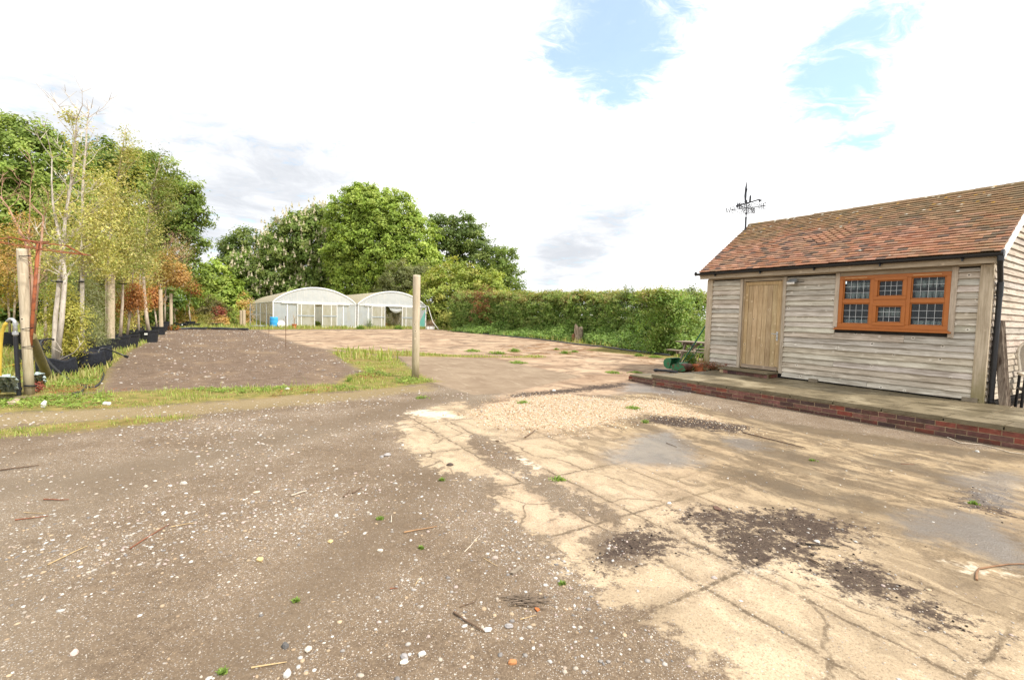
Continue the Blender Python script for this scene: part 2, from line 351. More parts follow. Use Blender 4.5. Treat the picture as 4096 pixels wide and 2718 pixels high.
def make_ground():
    n = len(gx); mrows = len(gy_)
    me = bpy.data.meshes.new('ground')
    v = np.stack([PX, PY, gz(PX, PY)], 1).astype('f')
    i = np.arange((mrows - 1) * (n - 1)); r, c = i // (n - 1), i % (n - 1); q = r * n + c
    f = np.stack([q, q + 1, q + n + 1, q + n], 1)
    me.vertices.add(len(v)); me.vertices.foreach_set('co', v.ravel())
    me.loops.add(f.size); me.loops.foreach_set('vertex_index', f.ravel().astype('i'))
    me.polygons.add(len(f)); me.polygons.foreach_set('loop_start', (np.arange(len(f)) * 4).astype('i'))
    me.update(calc_edges=True)
    for nm, a in dict(conc=conc, slab=slab, yard=yard, field=field, peb=peb, wet=wet, stain=stain, soil=soil, moss=moss, grass=grass, dry=dry, white=white, track=track).items():
        at_ = me.attributes.new(nm, 'FLOAT', 'POINT'); at_.data.foreach_set('value', np.clip(a, -3, 3).astype('f'))
    m, s = mat('yard_ground'); p = s.pos()
    n02 = s.noise(p, 0.22, 4, 0.5); n1 = s.noise(p, 1.1, 6, 0.62); n4 = s.noise(p, 4.2, 6, 0.65); n14 = s.noise(p, 15, 5, 0.65); n60 = s.noise(p, 62, 3, 0.7)
    ctr = lambda x: s.m('SUBTRACT', x, 0.5)
    edge = s.m('ADD', s.m('ADD', s.m('MULTIPLY', ctr(n1), 0.55), s.m('MULTIPLY', ctr(n4), 0.55)), s.m('MULTIPLY', ctr(n14), 0.35))
    fine = s.m('ADD', s.m('MULTIPLY', ctr(n14), 0.5), s.m('MULTIPLY', ctr(n60), 0.35))
    def msk(nm, soft=0.05, amp=1.0, extra=None):
        x = s.m('ADD', s.attr(nm), s.m('MULTIPLY', edge, amp))
        if extra is not None: x = s.m('ADD', x, extra)
        return s.ss(x, -soft, soft)
    # axis-aligned yard coordinates
    ab = s.n('ShaderNodeVectorRotate', {'Vector': p, 'Angle': -YAW}, rotation_type='Z_AXIS').outputs[0]   # x = into barn, y = away
    # ---- brown gravelly dirt
    dirt = s.mix(s.ss(n1, 0.3, 0.72), (0.118, 0.084, 0.056), (0.188, 0.140, 0.096))
    dirt = s.mix(s.m('MULTIPLY', s.ss(n14, 0.42, 0.75), 0.5), dirt, (0.235, 0.172, 0.112))
    dirt = s.mix(s.m('MULTIPLY', s.ss(n60, 0.50, 0.78), 0.55), dirt, (0.34, 0.26, 0.175))
    dirt = s.mix(s.m('MULTIPLY', s.ss(n60, 0.46, 0.26), 0.6), dirt, (0.055, 0.038, 0.026)); n30 = s.noise(p, 28, 5, 0.75); dirt = s.mix(s.m('MULTIPLY', s.ss(n30, 0.50, 0.36), 0.45), dirt, (0.075, 0.053, 0.036)); dirt = s.mix(s.m('MULTIPLY', s.ss(s.noise(p, 150, 2, 0.7), 0.54, 0.68), 0.5), dirt, (0.36, 0.29, 0.21))
    def chips(scale, thr, size, base, dens=0.0):
        v = s.vor(p, scale); cs = s.sep(v.outputs['Color'])
        on = s.m('GREATER_THAN', s.m('ADD', cs[0], s.m('MULTIPLY', s.m('SUBTRACT', n1, 0.5), dens)), thr)
        sh = s.m('MULTIPLY', s.ss(v.outputs['Distance'], size, size * 0.7), on)
        hue = s.ramp(cs[1], [(0, (0.42, 0.38, 0.33)), (0.3, (0.31, 0.285, 0.26)), (0.55, (0.54, 0.50, 0.44)), (0.75, (0.42, 0.30, 0.18)), (0.9, (0.17, 0.155, 0.145)), (1.0, (0.48, 0.39, 0.30))])
        return s.mix(sh, base, hue), sh
    dirt, h1 = chips(170, 0.74, 0.45, dirt, 1.2)
    dirt, h2 = chips(75, 0.86, 0.40, dirt, 1.6)
    dirt, h3 = chips(33, 0.95, 0.34, dirt, 1.0)
    tk = s.ss(s.m('ADD', s.attr('track'), s.m('MULTIPLY', edge, 0.5)), -0.22, 0.2)
    dirt = s.mix(s.m('MULTIPLY', tk, 0.55), dirt, s.mix(n14, (0.105, 0.076, 0.050), (0.155, 0.115, 0.078)))
    dirt = s.mix(s.m('MULTIPLY', s.ss(n02, 0.46, 0.60), 0.30), dirt, (0.21, 0.175, 0.130))
    c = dirt; hgt = s.m('ADD', s.m('MULTIPLY', n60, 0.5), s.m('ADD', h2, h3))
    # ---- dark field
    fcol = s.mix(s.ss(n4, 0.3, 0.7), (0.105, 0.072, 0.050), (0.175, 0.124, 0.088))
    fcol = s.mix(s.m('MULTIPLY', s.ss(n60, 0.5, 0.8), 0.5), fcol, (0.29, 0.22, 0.165))
    fcol, _ = chips(42, 0.84, 0.36, fcol, 1.3); fcol, _ = chips(18, 0.90, 0.30, fcol, 1.2)
    fcol = s.mix(s.m('MULTIPLY', s.ss(s.noise(s.scale(ab, 0.8, 0.35, 1), 0.9, 6, 0.65), 0.50, 0.66), 0.55), fcol, (0.26, 0.185, 0.115))
    c = s.mix(msk('field', 0.25, 1.3, s.m('MULTIPLY', fine, 0.5)), c, fcol)
    # ---- far yard concrete, washed with soil
    ycol = s.mix(s.ss(n1, 0.3, 0.7), (0.36, 0.258, 0.172), (0.47, 0.35, 0.238))
    st = s.noise(s.scale(ab, 0.75, 0.8, 1.0), 1.1, 8, 0.72, 1.0); st2 = s.noise(s.scale(ab, 0.8, 1.1, 1), 0.5, 7, 0.68, 0.6)
    ycol = s.mix(s.m('MULTIPLY', s.ss(st, 0.44, 0.60), 0.8), ycol, (0.135, 0.093, 0.065))
    ycol = s.mix(s.m('MULTIPLY', s.ss(st2, 0.46, 0.60), 0.6), ycol, (0.225, 0.145, 0.092))
    ycol = s.mix(s.m('MULTIPLY', s.ss(s.noise(p, 0.9, 7, 0.7), 0.54, 0.74), 0.45), ycol, (0.56, 0.44, 0.31))
    ycol = s.mix(s.m('MULTIPLY', s.ss(n14, 0.55, 0.75), 0.35), ycol, (0.14, 0.10, 0.07))
    c = s.mix(msk('yard', 0.2, 0.9), c, ycol)
    # ---- smooth grey-tan slab
    sl = s.mix(s.ss(n1, 0.3, 0.7), (0.20, 0.145, 0.098), (0.275, 0.21, 0.145))
    tyre = s.ss(s.noise(s.scale(ab, 1.0, 0.25, 1), 3.0, 4, 0.6, 2.5), 0.52, 0.66)
    sl = s.mix(s.m('MULTIPLY', tyre, 0.45), sl, (0.35, 0.28, 0.20))
    sl = s.mix(s.m('MULTIPLY', s.ss(n14, 0.5, 0.8), 0.3), sl, (0.17, 0.13, 0.095))
    c = s.mix(msk('slab', 0.05, 0.25), c, sl)
    # ---- pale concrete with cracks and joints
    k = s.mix(s.ss(n1, 0.28, 0.72), (0.385, 0.296, 0.194), (0.505, 0.402, 0.274))
    k = s.mix(s.m('MULTIPLY', s.ss(n02, 0.48, 0.62), 0.55), k, (0.50, 0.36, 0.265))
    pale = s.ss(s.noise(s.scale(ab, 2.2, 0.7, 1), 0.8, 6, 0.65), 0.56, 0.72)
    k = s.mix(s.m('MULTIPLY', pale, 0.7), k, (0.66, 0.555, 0.41))
    k = s.mix(s.m('MULTIPLY', s.ss(s.noise(p, 38, 4, 0.7), 0.52, 0.72), 0.35), k, (0.30, 0.22, 0.14))
    wv = s.vm('ADD', ab, s.vm('MULTIPLY', s.vm('SUBTRACT', s.noise(p, 1.6, 4, 0.6, out='Color'), (0.5, 0.5, 0.5)), (0.5, 0.5, 0.5)))
    vc = s.n('ShaderNodeTexVoronoi', {'Vector': s.scale(wv, 0.85, 0.62, 0.01), 'Scale': 1.0}, feature='DISTANCE_TO_EDGE').outputs['Distance']
    wob = s.m('MULTIPLY', ctr(n4), 0.10)
    bx = s.m('ADD', s.sep(ab)[0], wob); by = s.m('ADD', s.sep(ab)[1], wob)
    def lines(x, at_):   # long joints at given positions
        r = None
        for q in at_:
            d = s.m('ABSOLUTE', s.m('SUBTRACT', x, q)); r = d if r is None else s.m('MINIMUM', r, d)
        return r
    jd = s.m('MINIMUM', lines(bx, [2.69, 2.30, 1.62, 1.15, 3.45]), lines(by, [-0.55, 0.55, 1.55, 2.45, 3.4, 4.6, 5.9]))
    crack = s.m('MAXIMUM', s.m('MULTIPLY', s.ss(vc, 0.010, 0.003), 0.85), s.ss(jd, 0.018, 0.006))
    broad = s.m('MULTIPLY', s.m('MAXIMUM', s.m('MULTIPLY', s.ss(vc, 0.05, 0.0), 0.4), s.m('MULTIPLY', s.ss(jd, 0.11, 0.0), 0.8)), s.ss(s.m('ADD', n14, s.m('MULTIPLY', n1, 0.5)), 0.58, 0.82))
    k = s.mix(s.m('MULTIPLY', s.m('MULTIPLY', broad, s.ss(n60, 0.34, 0.56)), 0.85), k, (0.15, 0.11, 0.075)); k = s.mix(s.m('MULTIPLY', crack, s.m('MULTIPLY', s.ss(s.m('ADD', s.m('MULTIPLY', n4, 0.6), s.m('MULTIPLY', n14, 0.4)), 0.38, 0.55), 0.85)), k, (0.085, 0.062, 0.04))
    # grit and dust drifting over it
    gr = s.ss(s.m('ADD', s.m('MULTIPLY', n4, 0.7), s.m('MULTIPLY', n60, 0.5)), 0.66, 0.86)
    k = s.mix(s.m('MULTIPLY', gr, 0.6), k, (0.20, 0.15, 0.105)); k = s.mix(s.m('MULTIPLY', s.ss(s.noise(p, 70, 3, 0.75), 0.52, 0.64), 0.6), k, (0.16, 0.118, 0.078)); k = s.mix(s.m('MULTIPLY', s.ss(s.noise(p, 120, 2, 0.7), 0.42, 0.30), 0.5), k, (0.70, 0.60, 0.46)); k, hk = chips(70, 0.86, 0.36, k, 0.4)
    right = s.ss(s.m('ADD', s.sep(ab)[0], s.m('MULTIPLY', ctr(n1), 2.5)), 2.6, 4.6)
    k = s.mix(s.m('MULTIPLY', right, 0.72), k, s.mix(s.ss(s.m('ADD', s.m('MULTIPLY', n4, 0.6), s.m('MULTIPLY', n14, 0.5)), 0.40, 0.68), (0.20, 0.140, 0.078), (0.36, 0.27, 0.16)))
    mot = s.noise(s.scale(ab, 1.6, 0.8, 1), 2.2, 7, 0.72, 0.6); mot2 = s.noise(ab, 5.5, 6, 0.72)
    k = s.mix(s.m('MULTIPLY', s.m('MULTIPLY', s.ss(mot, 0.475, 0.57), s.m('ADD', s.m('MULTIPLY', right, 0.65), 0.32)), 0.85), k, s.mix(s.ss(n60, 0.4, 0.62), (0.105, 0.076, 0.047), (0.21, 0.155, 0.10)))
    k = s.mix(s.m('MULTIPLY', s.ss(mot2, 0.52, 0.64), s.m('ADD', s.m('MULTIPLY', right, 0.5), 0.28)), k, (0.15, 0.112, 0.075))
    k = s.mix(s.m('MULTIPLY', s.m('MULTIPLY', s.ss(mot, 0.46, 0.34), right), 0.45), k, (0.46, 0.36, 0.23))
    stn = s.ss(s.m('ADD', s.attr('stain'), s.m('ADD', s.m('MULTIPLY', edge, 1.2), 0.0)), -0.14, 0.16)
    drift = s.ss(s.noise(s.scale(ab, 1.3, 0.45, 1), 0.9, 7, 0.70, 0.8), 0.47, 0.62)
    stn = s.m('MAXIMUM', stn, s.m('MULTIPLY', s.m('MULTIPLY', drift, right), 0.75))
    k = s.mix(s.m('MULTIPLY', stn, 0.85), k, s.mix(n4, (0.115, 0.076, 0.040), (0.118, 0.098, 0.074)))
    k = s.mix(s.m('MULTIPLY', s.ss(s.m('ADD', s.attr('white'), s.m('MULTIPLY', edge, 1.1)), -0.02, 0.10), 0.7), k, s.mix(n14, (0.58, 0.49, 0.37), (0.72, 0.65, 0.53)))
    km = s.ss(s.m('ADD', s.attr('conc'), s.m('ADD', s.m('MULTIPLY', edge, 1.25), s.m('MULTIPLY', fine, 0.35))), -0.04, 0.10); c = s.mix(km, c, k)
    # ---- pebbles
    pv = s.vor(p, 75); pc = s.ramp(s.sep(pv.outputs['Color'])[0], [(0, (0.42, 0.28, 0.15)), (0.3, (0.66, 0.52, 0.35)), (0.6, (0.72, 0.63, 0.5)), (0.85, (0.50, 0.33, 0.18)), (1, (0.70, 0.66, 0.60))])
    pc = s.mix(s.ss(pv.outputs['Distance'], 0.35, 0.6), pc, (0.30, 0.21, 0.13))
    c = s.mix(s.m('MULTIPLY', msk('peb', 0.09, 0.8, s.m('MULTIPLY', fine, 0.5)), 0.92), c, pc)
    # ---- dark soil crumbs
    so = s.mix(s.ss(n60, 0.35, 0.65), (0.024, 0.017, 0.014), (0.080, 0.057, 0.046)); so, _ = chips(60, 0.88, 0.34, so, 0.3)
    sm = s.ss(s.m('ADD', s.attr('soil'), s.m('ADD', s.m('MULTIPLY', edge, 0.85), s.m('MULTIPLY', fine, 1.3))), -0.14, 0.05)
    c = s.mix(s.m('MULTIPLY', sm, 0.93), c, so)
    # ---- moss, dry edge and turf base
    c = s.mix(s.m('MULTIPLY', s.ss(s.m('ADD', s.m('ADD', s.m('MINIMUM', s.attr('moss'), 0.25), -0.42), s.m('ADD', s.m('MULTIPLY', s.m('SUBTRACT', s.noise(p, 1.3, 7, 0.75, 0.8), 0.5), 6.5), s.m('MULTIPLY', fine, 1.6))), -0.15, 0.25), 0.75), c, s.mix(n14, (0.11, 0.045, 0.012), (0.21, 0.095, 0.03)))
    c = s.mix(s.m('MULTIPLY', msk('dry', 0.15, 1.2, s.m('MULTIPLY', fine, 0.9)), 0.55), c, s.mix(n14, (0.24, 0.18, 0.075), (0.30, 0.235, 0.12)))
    gcol = s.mix(s.ss(n4, 0.3, 0.7), (0.115, 0.120, 0.030), (0.27, 0.205, 0.075)); gcol = s.mix(s.m('MULTIPLY', s.ss(n1, 0.5, 0.7), 0.6), gcol, (0.21, 0.125, 0.05))
    c = s.mix(msk('grass', 0.14, 0.75, s.m('MULTIPLY', fine, 0.6)), c, gcol)
    # ---- wet
    wm = s.ss(s.m('ADD', s.attr('wet'), s.m('MULTIPLY', edge, 0.9)), -0.14, 0.26)
    c = s.mix(s.m('MULTIPLY', wm, 0.72), c, s.mix(n4, (0.12, 0.105, 0.092), (0.20, 0.175, 0.15)))
    rough = s.m('SUBTRACT', 0.95, s.m('MULTIPLY', s.m('MAXIMUM', s.m('MULTIPLY', wm, 0.66), s.m('MULTIPLY', s.m('MULTIPLY', stn, km), 0.22)), 1.0))
    s.out(s.bsdf(c, rough, s.bump(s.m('ADD', hgt, s.m('MULTIPLY', n14, 0.6)), 0.45, 0.025), spec=s.m('ADD', 0.10, s.m('MULTIPLY', wm, 0.45))))
    me.materials.append(m)
    o = bpy.data.objects.new('ground', me); col.objects.link(o); o['kind'] = 'structure'
    return o
make_ground()
# ------------------------------------------------------------------ barn
W_CLAD = m_wood('weathered_boards', (0.27, 0.230, 0.180), (0.65, 0.605, 0.525), 0)
W_CLADY = m_wood('weathered_boards_gable', (0.28, 0.235, 0.19), (0.58, 0.52, 0.44), 1)
W_POST = m_wood('weathered_post', (0.33, 0.265, 0.185), (0.54, 0.455, 0.34), 2, green=0.7)
W_TRIM = m_wood('trim_board', (0.31, 0.255, 0.19), (0.54, 0.46, 0.36), 2)
W_TRIMX = m_wood('fascia_board', (0.28, 0.225, 0.16), (0.48, 0.40, 0.295), 0)
W_DOOR = m_wood('door_boards', (0.34, 0.24, 0.135), (0.56, 0.44, 0.29), 2)
BLACK = m_plain('black_plastic', (0.012, 0.013, 0.016), 0.38, var=0.2, spec=0.5)
WHITE = m_plain('white_paint', (0.78, 0.76, 0.72), 0.6, var=0.06)
STEEL = m_plain('galvanised_steel', (0.50, 0.52, 0.53), 0.38, 0.75, 0.15, 20)
DARK = m_plain('dark_interior', (0.03, 0.027, 0.024), 0.9, var=0.3)  # near-black: darkness of the unlit room is put into the colour
STONE = None
def m_tile():
    m, s = mat('clay_tiles'); p = s.pos(); o = s.attr('col', 'Color')
    n = s.noise(p, 9, 5, 0.65); f = s.noise(p, 45, 4, 0.65); big = s.noise(p, 1.3, 4, 0.6)
    c = s.mix(1.0, o, s.mix(n, (0.66, 0.67, 0.68), (1.12, 1.1, 1.08)), 'MULTIPLY')
    c = s.mix(s.m('MULTIPLY', s.ss(f, 0.55, 0.75), 0.35), c, (0.10, 0.07, 0.05))
    z = s.sep(p)[2]; x = s.sep(p)[0]
    top = s.m('ADD', s.ss(z, 3.05, 4.25), s.m('MULTIPLY', s.ss(x, 3.6, 5.6), 0.45))
    mossy = s.ss(s.m('ADD', s.m('MULTIPLY', n, 0.55), s.m('ADD', s.m('MULTIPLY', big, 0.55), s.m('MULTIPLY', top, 0.36))), 0.62, 0.86)
    c = s.mix(s.m('MULTIPLY', mossy, 0.62), c, (0.165, 0.125, 0.06))
    v = s.vor(s.vm('ADD', p, s.scale(s.noise(p, 14, 3, 0.6, out='Color'), 0.06, 0.06, 0.06)), 8.5); cs = s.sep(v.outputs['Color'])
    sp = s.m('MULTIPLY', s.ss(s.m('ADD', v.outputs['Distance'], s.m('MULTIPLY', f, 0.35)), 0.52, 0.34), s.m('GREATER_THAN', s.m('ADD', cs[0], s.m('MULTIPLY', s.ss(z, 3.5, 4.25), 0.42)), 0.98))
    lich = s.ramp(cs[1], [(0, (0.52, 0.30, 0.03)), (0.5, (0.50, 0.27, 0.03)), (0.6, (0.52, 0.50, 0.40)), (1, (0.60, 0.58, 0.50))])
    c = s.mix(s.m('MULTIPLY', sp, 0.85), c, lich)
    s.out(s.bsdf(c, 0.9, s.bump(f, 0.3, 0.004), spec=0.2)); return m
TILE = m_tile()
def m_upvc():
    m, s = mat('orange_brown_frame'); p = s.pos(); n = s.noise(s.scale(p, 3, 30, 3), 3, 5, 0.6)
    c = s.mix(n, (0.33, 0.100, 0.017), (0.45, 0.150, 0.027)); s.out(s.bsdf(c, 0.42, spec=0.4)); return m
UPVC = m_upvc()
def m_glass(name='window_glass', tint=(0.72, 0.78, 0.76), gloss=0.04):
    m, s = mat(name); p = s.pos()
    fr = s.n('ShaderNodeFresnel', {'IOR': 1.45}).outputs[0]
    t = s.n('ShaderNodeBsdfTransparent', {'Color': tint}).outputs[0]
    g = s.n('ShaderNodeBsdfGlossy', {'Color': (0.9, 0.95, 1.0), 'Roughness': gloss}).outputs[0]
    x = s.n('ShaderNodeMixShader', {0: s.m('ADD', s.m('MULTIPLY', fr, 0.55), 0.01), 1: t, 2: g}); s.out(x.outputs[0]); return m
GLASS = m_glass()

BL = 5.37            # barn length
A0, B0 = 7.72, 11.0  # left front corner in yard axes
barn_o = AB(A0, B0, 0)
BARN_RZ = math.atan2(-math.cos(YAW), math.sin(YAW))
barn = empty('barn', barn_o, BARN_RZ, 'weatherboarded outbuilding with red clay tile roof, plank door and leaded orange-framed window', 'outbuilding')
DEP = 3.86; EZ = 2.70; OH = 0.24; RX0, RX1 = -0.13, BL + 0.13
RZ_ = 4.20; ANG = math.atan2(RZ_ - EZ, DEP / 2 + OH)
def bw(x, y, z):   # barn-local to world
    c, s = math.cos(BARN_RZ), math.sin(BARN_RZ)
    return np.array([barn_o[0] + x * c - y * s, barn_o[1] + x * s + y * c, z])
GREY = [(1, 1, 1), (0.86, 0.86, 0.87), (1.08, 1.05, 1.0), (0.95, 0.9, 0.84), (1.12, 1.1, 1.08)]
def boards(name, x0, x1, z0, z1, mtl, along='x', pos_=0.0, sgn=-1, step=0.116, cut=None, splits=0.0):
    """feather-edge boards; sgn gives the side they face"""
    b = MB(); z = z0; k = 0
    while z < z1 - 0.01:
        zt = min(z + step, z1)
        segs = [(x0, x1)]
        if cut:
            for (cx0, cx1, cz0, cz1) in cut:
                if zt > cz0 + 0.02 and z < cz1 - 0.02:
                    new = []
                    for (a, e) in segs:
                        if cx0 > a + 0.01: new.append((a, min(e, cx0)))
                        if cx1 < e - 0.01: new.append((max(a, cx1), e))
                        if cx0 >= e or cx1 <= a: new = new if new else [(a, e)]
                    segs = new
        pieces = []
        for (a, e) in segs:
            if splits and e - a > 2.2 and random.random() < splits:
                mid = random.uniform(a + 0.8, e - 0.8); pieces += [(a, mid - 0.002), (mid + 0.002, e)]
            else: pieces.append((a, e))
        for (a, e) in pieces:
            b.col = jit(random.choice(GREY), 0.10)
            d0 = 0.046 + random.uniform(-0.004, 0.005); d1 = 0.004
            n = max(2, int((e - a) / 0.45)); row = []
            wv = [random.uniform(-0.0035, 0.0035) for _ in range(n + 1)]
            vs = []; fs = []
            for i in range(n + 1):
                t = a + (e - a) * i / n; zb = z - 0.004 + wv[i]; dd = d0 + wv[i] * 0.6
                prof = [(0.0, zb), (dd, zb), (dd - 0.001, zb + 0.008), (d1, zt + 0.012), (0.0, zt + 0.012)]
                for (d, zz) in prof:
                    vs.append((t, pos_ + sgn * d, zz) if along == 'x' else (pos_ + sgn * d, t, zz))
            for i in range(n):
                for j in range(5):
                    f = (i * 5 + j, (i + 1) * 5 + j, (i + 1) * 5 + (j + 1) % 5, i * 5 + (j + 1) % 5)
                    fs.append(f if (sgn < 0) == (along == 'x') else f[::-1])
            fs.append(tuple(range(5))); fs.append(tuple(n * 5 + j for j in range(4, -1, -1)))
            b.add(vs, fs)
        z += step; k += 1
    return b.build(name, mtl, barn, local=True)
# front wall split by posts, door and window
def build_barn():
    front = []
    boards('wall', 0.15, 0.915, 0.30, 2.50, W_CLAD)
    boards('wall', 2.02, BL - 0.15, 0.25, 2.50, W_CLAD, cut=[(3.045, 4.90, 1.36, 2.6)], splits=0.45)
    wl = MB(); wl.box(0.05, 1.04, 0.0, 0.08, 0.15, 2.62); wl.box(1.90, 3.10, 0.0, 0.08, 0.15, 2.62); wl.box(4.85, BL - 0.05, 0.0, 0.08, 0.15, 2.62)
    wl.box(3.10, 4.85, 0.0, 0.08, 0.15, 1.40); wl.box(3.10, 4.85, 0.0, 0.08, 2.50, 2.62); wl.box(1.04, 1.90, 0.0, 0.08, 2.50, 2.62)
    wl.build('wall_lining', DARK, barn, local=True)
    # gable on the right, rear and left walls
    def gable(xp, sgn, name):
        b = MB(); z = 0.24; st = 0.116
        while z < RZ_ - 0.12:
            zt = z + st
            half = DEP / 2 if z < EZ - 0.1 else max(0.05, DEP / 2 - (z - EZ + 0.15) / math.tan(ANG) + 0.12)
            half = min(half, DEP / 2); c_ = DEP / 2
            b.col = jit(random.choice(GREY), 0.08)
            y0, y1 = c_ - half, c_ + half; d = 0.038
            vs = []
            for y in (y0, y1):
                vs += [(xp, y, z), (xp + sgn * d, y, z), (xp + sgn * 0.010, y, zt + 0.012), (xp, y, zt + 0.012)]
            b.add(vs, [(0, 4, 5, 1), (1, 5, 6, 2), (2, 6, 7, 3), (3, 7, 4, 0), (0, 1, 2, 3), (7, 6, 5, 4)])
            z = zt
        return b.build(name, W_CLADY, barn, local=True)
    gable(BL - 0.012, 1, 'wall'); gable(0.012, -1, 'wall')
    boards('wall', 0.0, BL, 0.25, 2.55, W_CLAD, pos_=DEP, sgn=1)
    lin = MB(); lin.box(0.02, 0.08, 0.08, DEP - 0.02, 0.1, 2.6); lin.box(BL - 0.08, BL - 0.02, 0.08, DEP - 0.02, 0.1, 2.6); lin.box(0.08, BL - 0.08, DEP - 0.08, DEP - 0.02, 0.1, 2.6)
    lin.box(0.02, BL - 0.02, 0.02, DEP, 0.10, 0.16)
    lin.build('wall_lining', DARK, barn, local=True)
    for x0, x1, nm in ((-0.012, 0.15, 'L'), (BL - 0.155, BL + 0.012, 'R')):
        MB().box(x0, x1, -0.056, 0.10, 0.17, 2.56).build('corner_post', W_POST, barn, local=True, bevel=0.006)
    MB().box(BL - 0.10, BL + 0.015, DEP - 0.1, DEP + 0.03, 0.17, 2.5).build('corner_post', W_POST, barn, local=True, bevel=0.006)
    # door
    for x0, x1 in ((0.912, 0.985), (1.952, 2.022)):
        t = MB(); t.col = jit((1, 1, 1), 0.08); t.box(x0, x1, -0.053, 0.05, 0.31, 2.53)
        t.build('door_trim', W_TRIM, barn, local=True, bevel=0.004)
    MB().box(0.986, 1.951, -0.030, 0.04, 2.465, 2.53).build('door_trim', W_TRIMX, barn, local=True, bevel=0.003)
    d = MB(); xl, xr, zb, zt = 1.035, 1.905, 0.36, 2.45
    for x0, x1 in ((0.987, xl - 0.004), (xr + 0.004, 1.950)):
        d.col = (0.82, 0.80, 0.78); d.box(x0, x1, -0.022, 0.05, zb, 2.464)
    d.col = (0.98, 0.9, 0.72); d.box(xl, xr, -0.016, 0.03, zt - 0.085, zt - 0.002)
    d.col = (0.98, 0.92, 0.76); d.box(xl, xl + 0.085, -0.016, 0.03, zb + 0.09, zt - 0.087); d.box(xr - 0.085, xr, -0.016, 0.03, zb + 0.09, zt - 0.087)
    n = 6; ww = (xr - xl - 0.176) / n
    for i in range(n):
        a = xl + 0.088 + i * ww; d.col = jit((1.0, 0.95, 0.86), 0.12)
        d.box(a + 0.003, a + ww - 0.003, -0.008, 0.03, zb + 0.03, zt - 0.09)
    d.col = (0.55, 0.50, 0.48); d.box(xl, xr, -0.001, 0.028, zb + 0.01, zt - 0.09)
    door = d.build('door', W_DOOR, barn, local=True, bevel=0.0025)
    kb = MB(); kb.col = (0.62, 0.56, 0.55); kb.hexa([(xl, -0.05, zb + 0.0), (xr, -0.05, zb), (xr, 0, zb), (xl, 0, zb), (xl, -0.030, zb + 0.075), (xr, -0.030, zb + 0.075), (xr, 0, zb + 0.085), (xl, 0, zb + 0.085)])
    kb.build('weather_board', W_TRIMX, door, local=True)
    h = MB(); h.box(xr - 0.062, xr - 0.022, -0.026, -0.012, 1.06, 1.27)
    h.tube([(xr - 0.042, -0.02, 1.215), (xr - 0.042, -0.062, 1.215), (xr - 0.055, -0.068, 1.215), (xr - 0.155, -0.068, 1.222)], 0.009, 8)
    h.build('handle', STEEL, door, local=True)
    kk = MB(); kk.lathe((xr - 0.042, -0.0275, 1.12), [(0.011, 0), (0.011, -0.002)], 10, (0, 1, 0), True); kk.build('keyhole', BLACK, door, local=True)
    # window
    x0, x1, z0, z1 = 3.10, 4.85, 1.425, 2.475
    fr = MB(); y0, y1 = -0.050, 0.045
    fr.box(x0, x1, y0, y1, z0, z0 + 0.075); fr.box(x0, x1, y0, y1, z1 - 0.075, z1)
    zi0, zi1 = z0 + 0.075, z1 - 0.075
    c1, c2 = 3.685, 4.255; hw = 0.035
    fr.box(x0, x0 + 0.07, y0, y1, zi0, zi1); fr.box(x1 - 0.07, x1, y0, y1, zi0, zi1)
    fr.box(c1 - hw, c1 + hw, y0, y1, zi0, zi1); fr.box(c2 - hw, c2 + hw, y0, y1, zi0, zi1)
    zm = 1.955
    fr.box(x0 + 0.07, c1 - hw, y0 + 0.004, y1, zm - 0.036, zm + 0.036); fr.box(c2 + hw, x1 - 0.07, y0 + 0.004, y1, zm - 0.036, zm + 0.036)
    fr.box(c1 + hw, c2 - hw, y0 + 0.002, y1, zm - 0.05, zm + 0.05)
    win = fr.build('window', UPVC, barn, local=True, bevel=0.006)
    def sash(a, b, c, d, wd, nm='sash'):
        q = MB(); ya, yb = -0.064, 0.02
        q.box(a, b, ya, yb, c, c + wd); q.box(a, b, ya, yb, d - wd, d); q.box(a, a + wd, ya, yb, c + wd, d - wd); q.box(b - wd, b, ya, yb, c + wd, d - wd)
        q.build('sash', UPVC, win, local=True, bevel=0.008)
        return a + wd, b - wd, c + wd, d - wd
    cells = []
    e = 0.006
    cells.append((x0 + 0.072, c1 - hw - 0.002, zi0 + 0.0, zm - 0.037)); cells.append((x0 + 0.072, c1 - hw - 0.002, zm + 0.037, zi1))
    cells.append(sash(c1 + hw - 0.012, c2 - hw + 0.012, zi0 - 0.02, zm - 0.052 + 0.02, 0.062)); cells.append(sash(c1 + hw - 0.012, c2 - hw + 0.012, zm + 0.052 - 0.02, zi1 + 0.02, 0.062))
    cells.append((c2 + hw + 0.002, x1 - 0.072, zi0, zm - 0.037)); cells.append((c2 + hw + 0.002, x1 - 0.072, zm + 0.037, zi1))
    LEAD = m_plain('lead_strip', (0.52, 0.54, 0.55), 0.45, 0.3, 0.1)
    for (a, b, c, d) in cells:
        # bead round the glass
        bd = MB()
        for q in ((a, b, c, c + 0.018), (a, b, d - 0.018, d)): bd.box(q[0], q[1], -0.036, 0.0, q[2], q[3])
        for q in ((a, a + 0.018), (b - 0.018, b)): bd.box(q[0], q[1], -0.036, 0.0, c + 0.0185, d - 0.0185)
        bd.build('bead', UPVC, win, local=True, bevel=0.006)
        a += 0.018; b -= 0.018; c += 0.018; d -= 0.018
        MB().add([(a, -0.008, c), (b, -0.008, c), (b, -0.008, d), (a, -0.008, d)], [(0, 1, 2, 3)]).build('pane', GLASS, win, local=True)
        g = MB()
        for i in range(1, 4): xx = a + (b - a) * i / 4; g.box(xx - 0.0028, xx + 0.0028, -0.015, -0.0105, c, d)
        for i in range(1, 3): zz = c + (d - c) * i / 3; g.box(a, b, -0.0165, -0.0115, zz - 0.0028, zz + 0.0028)
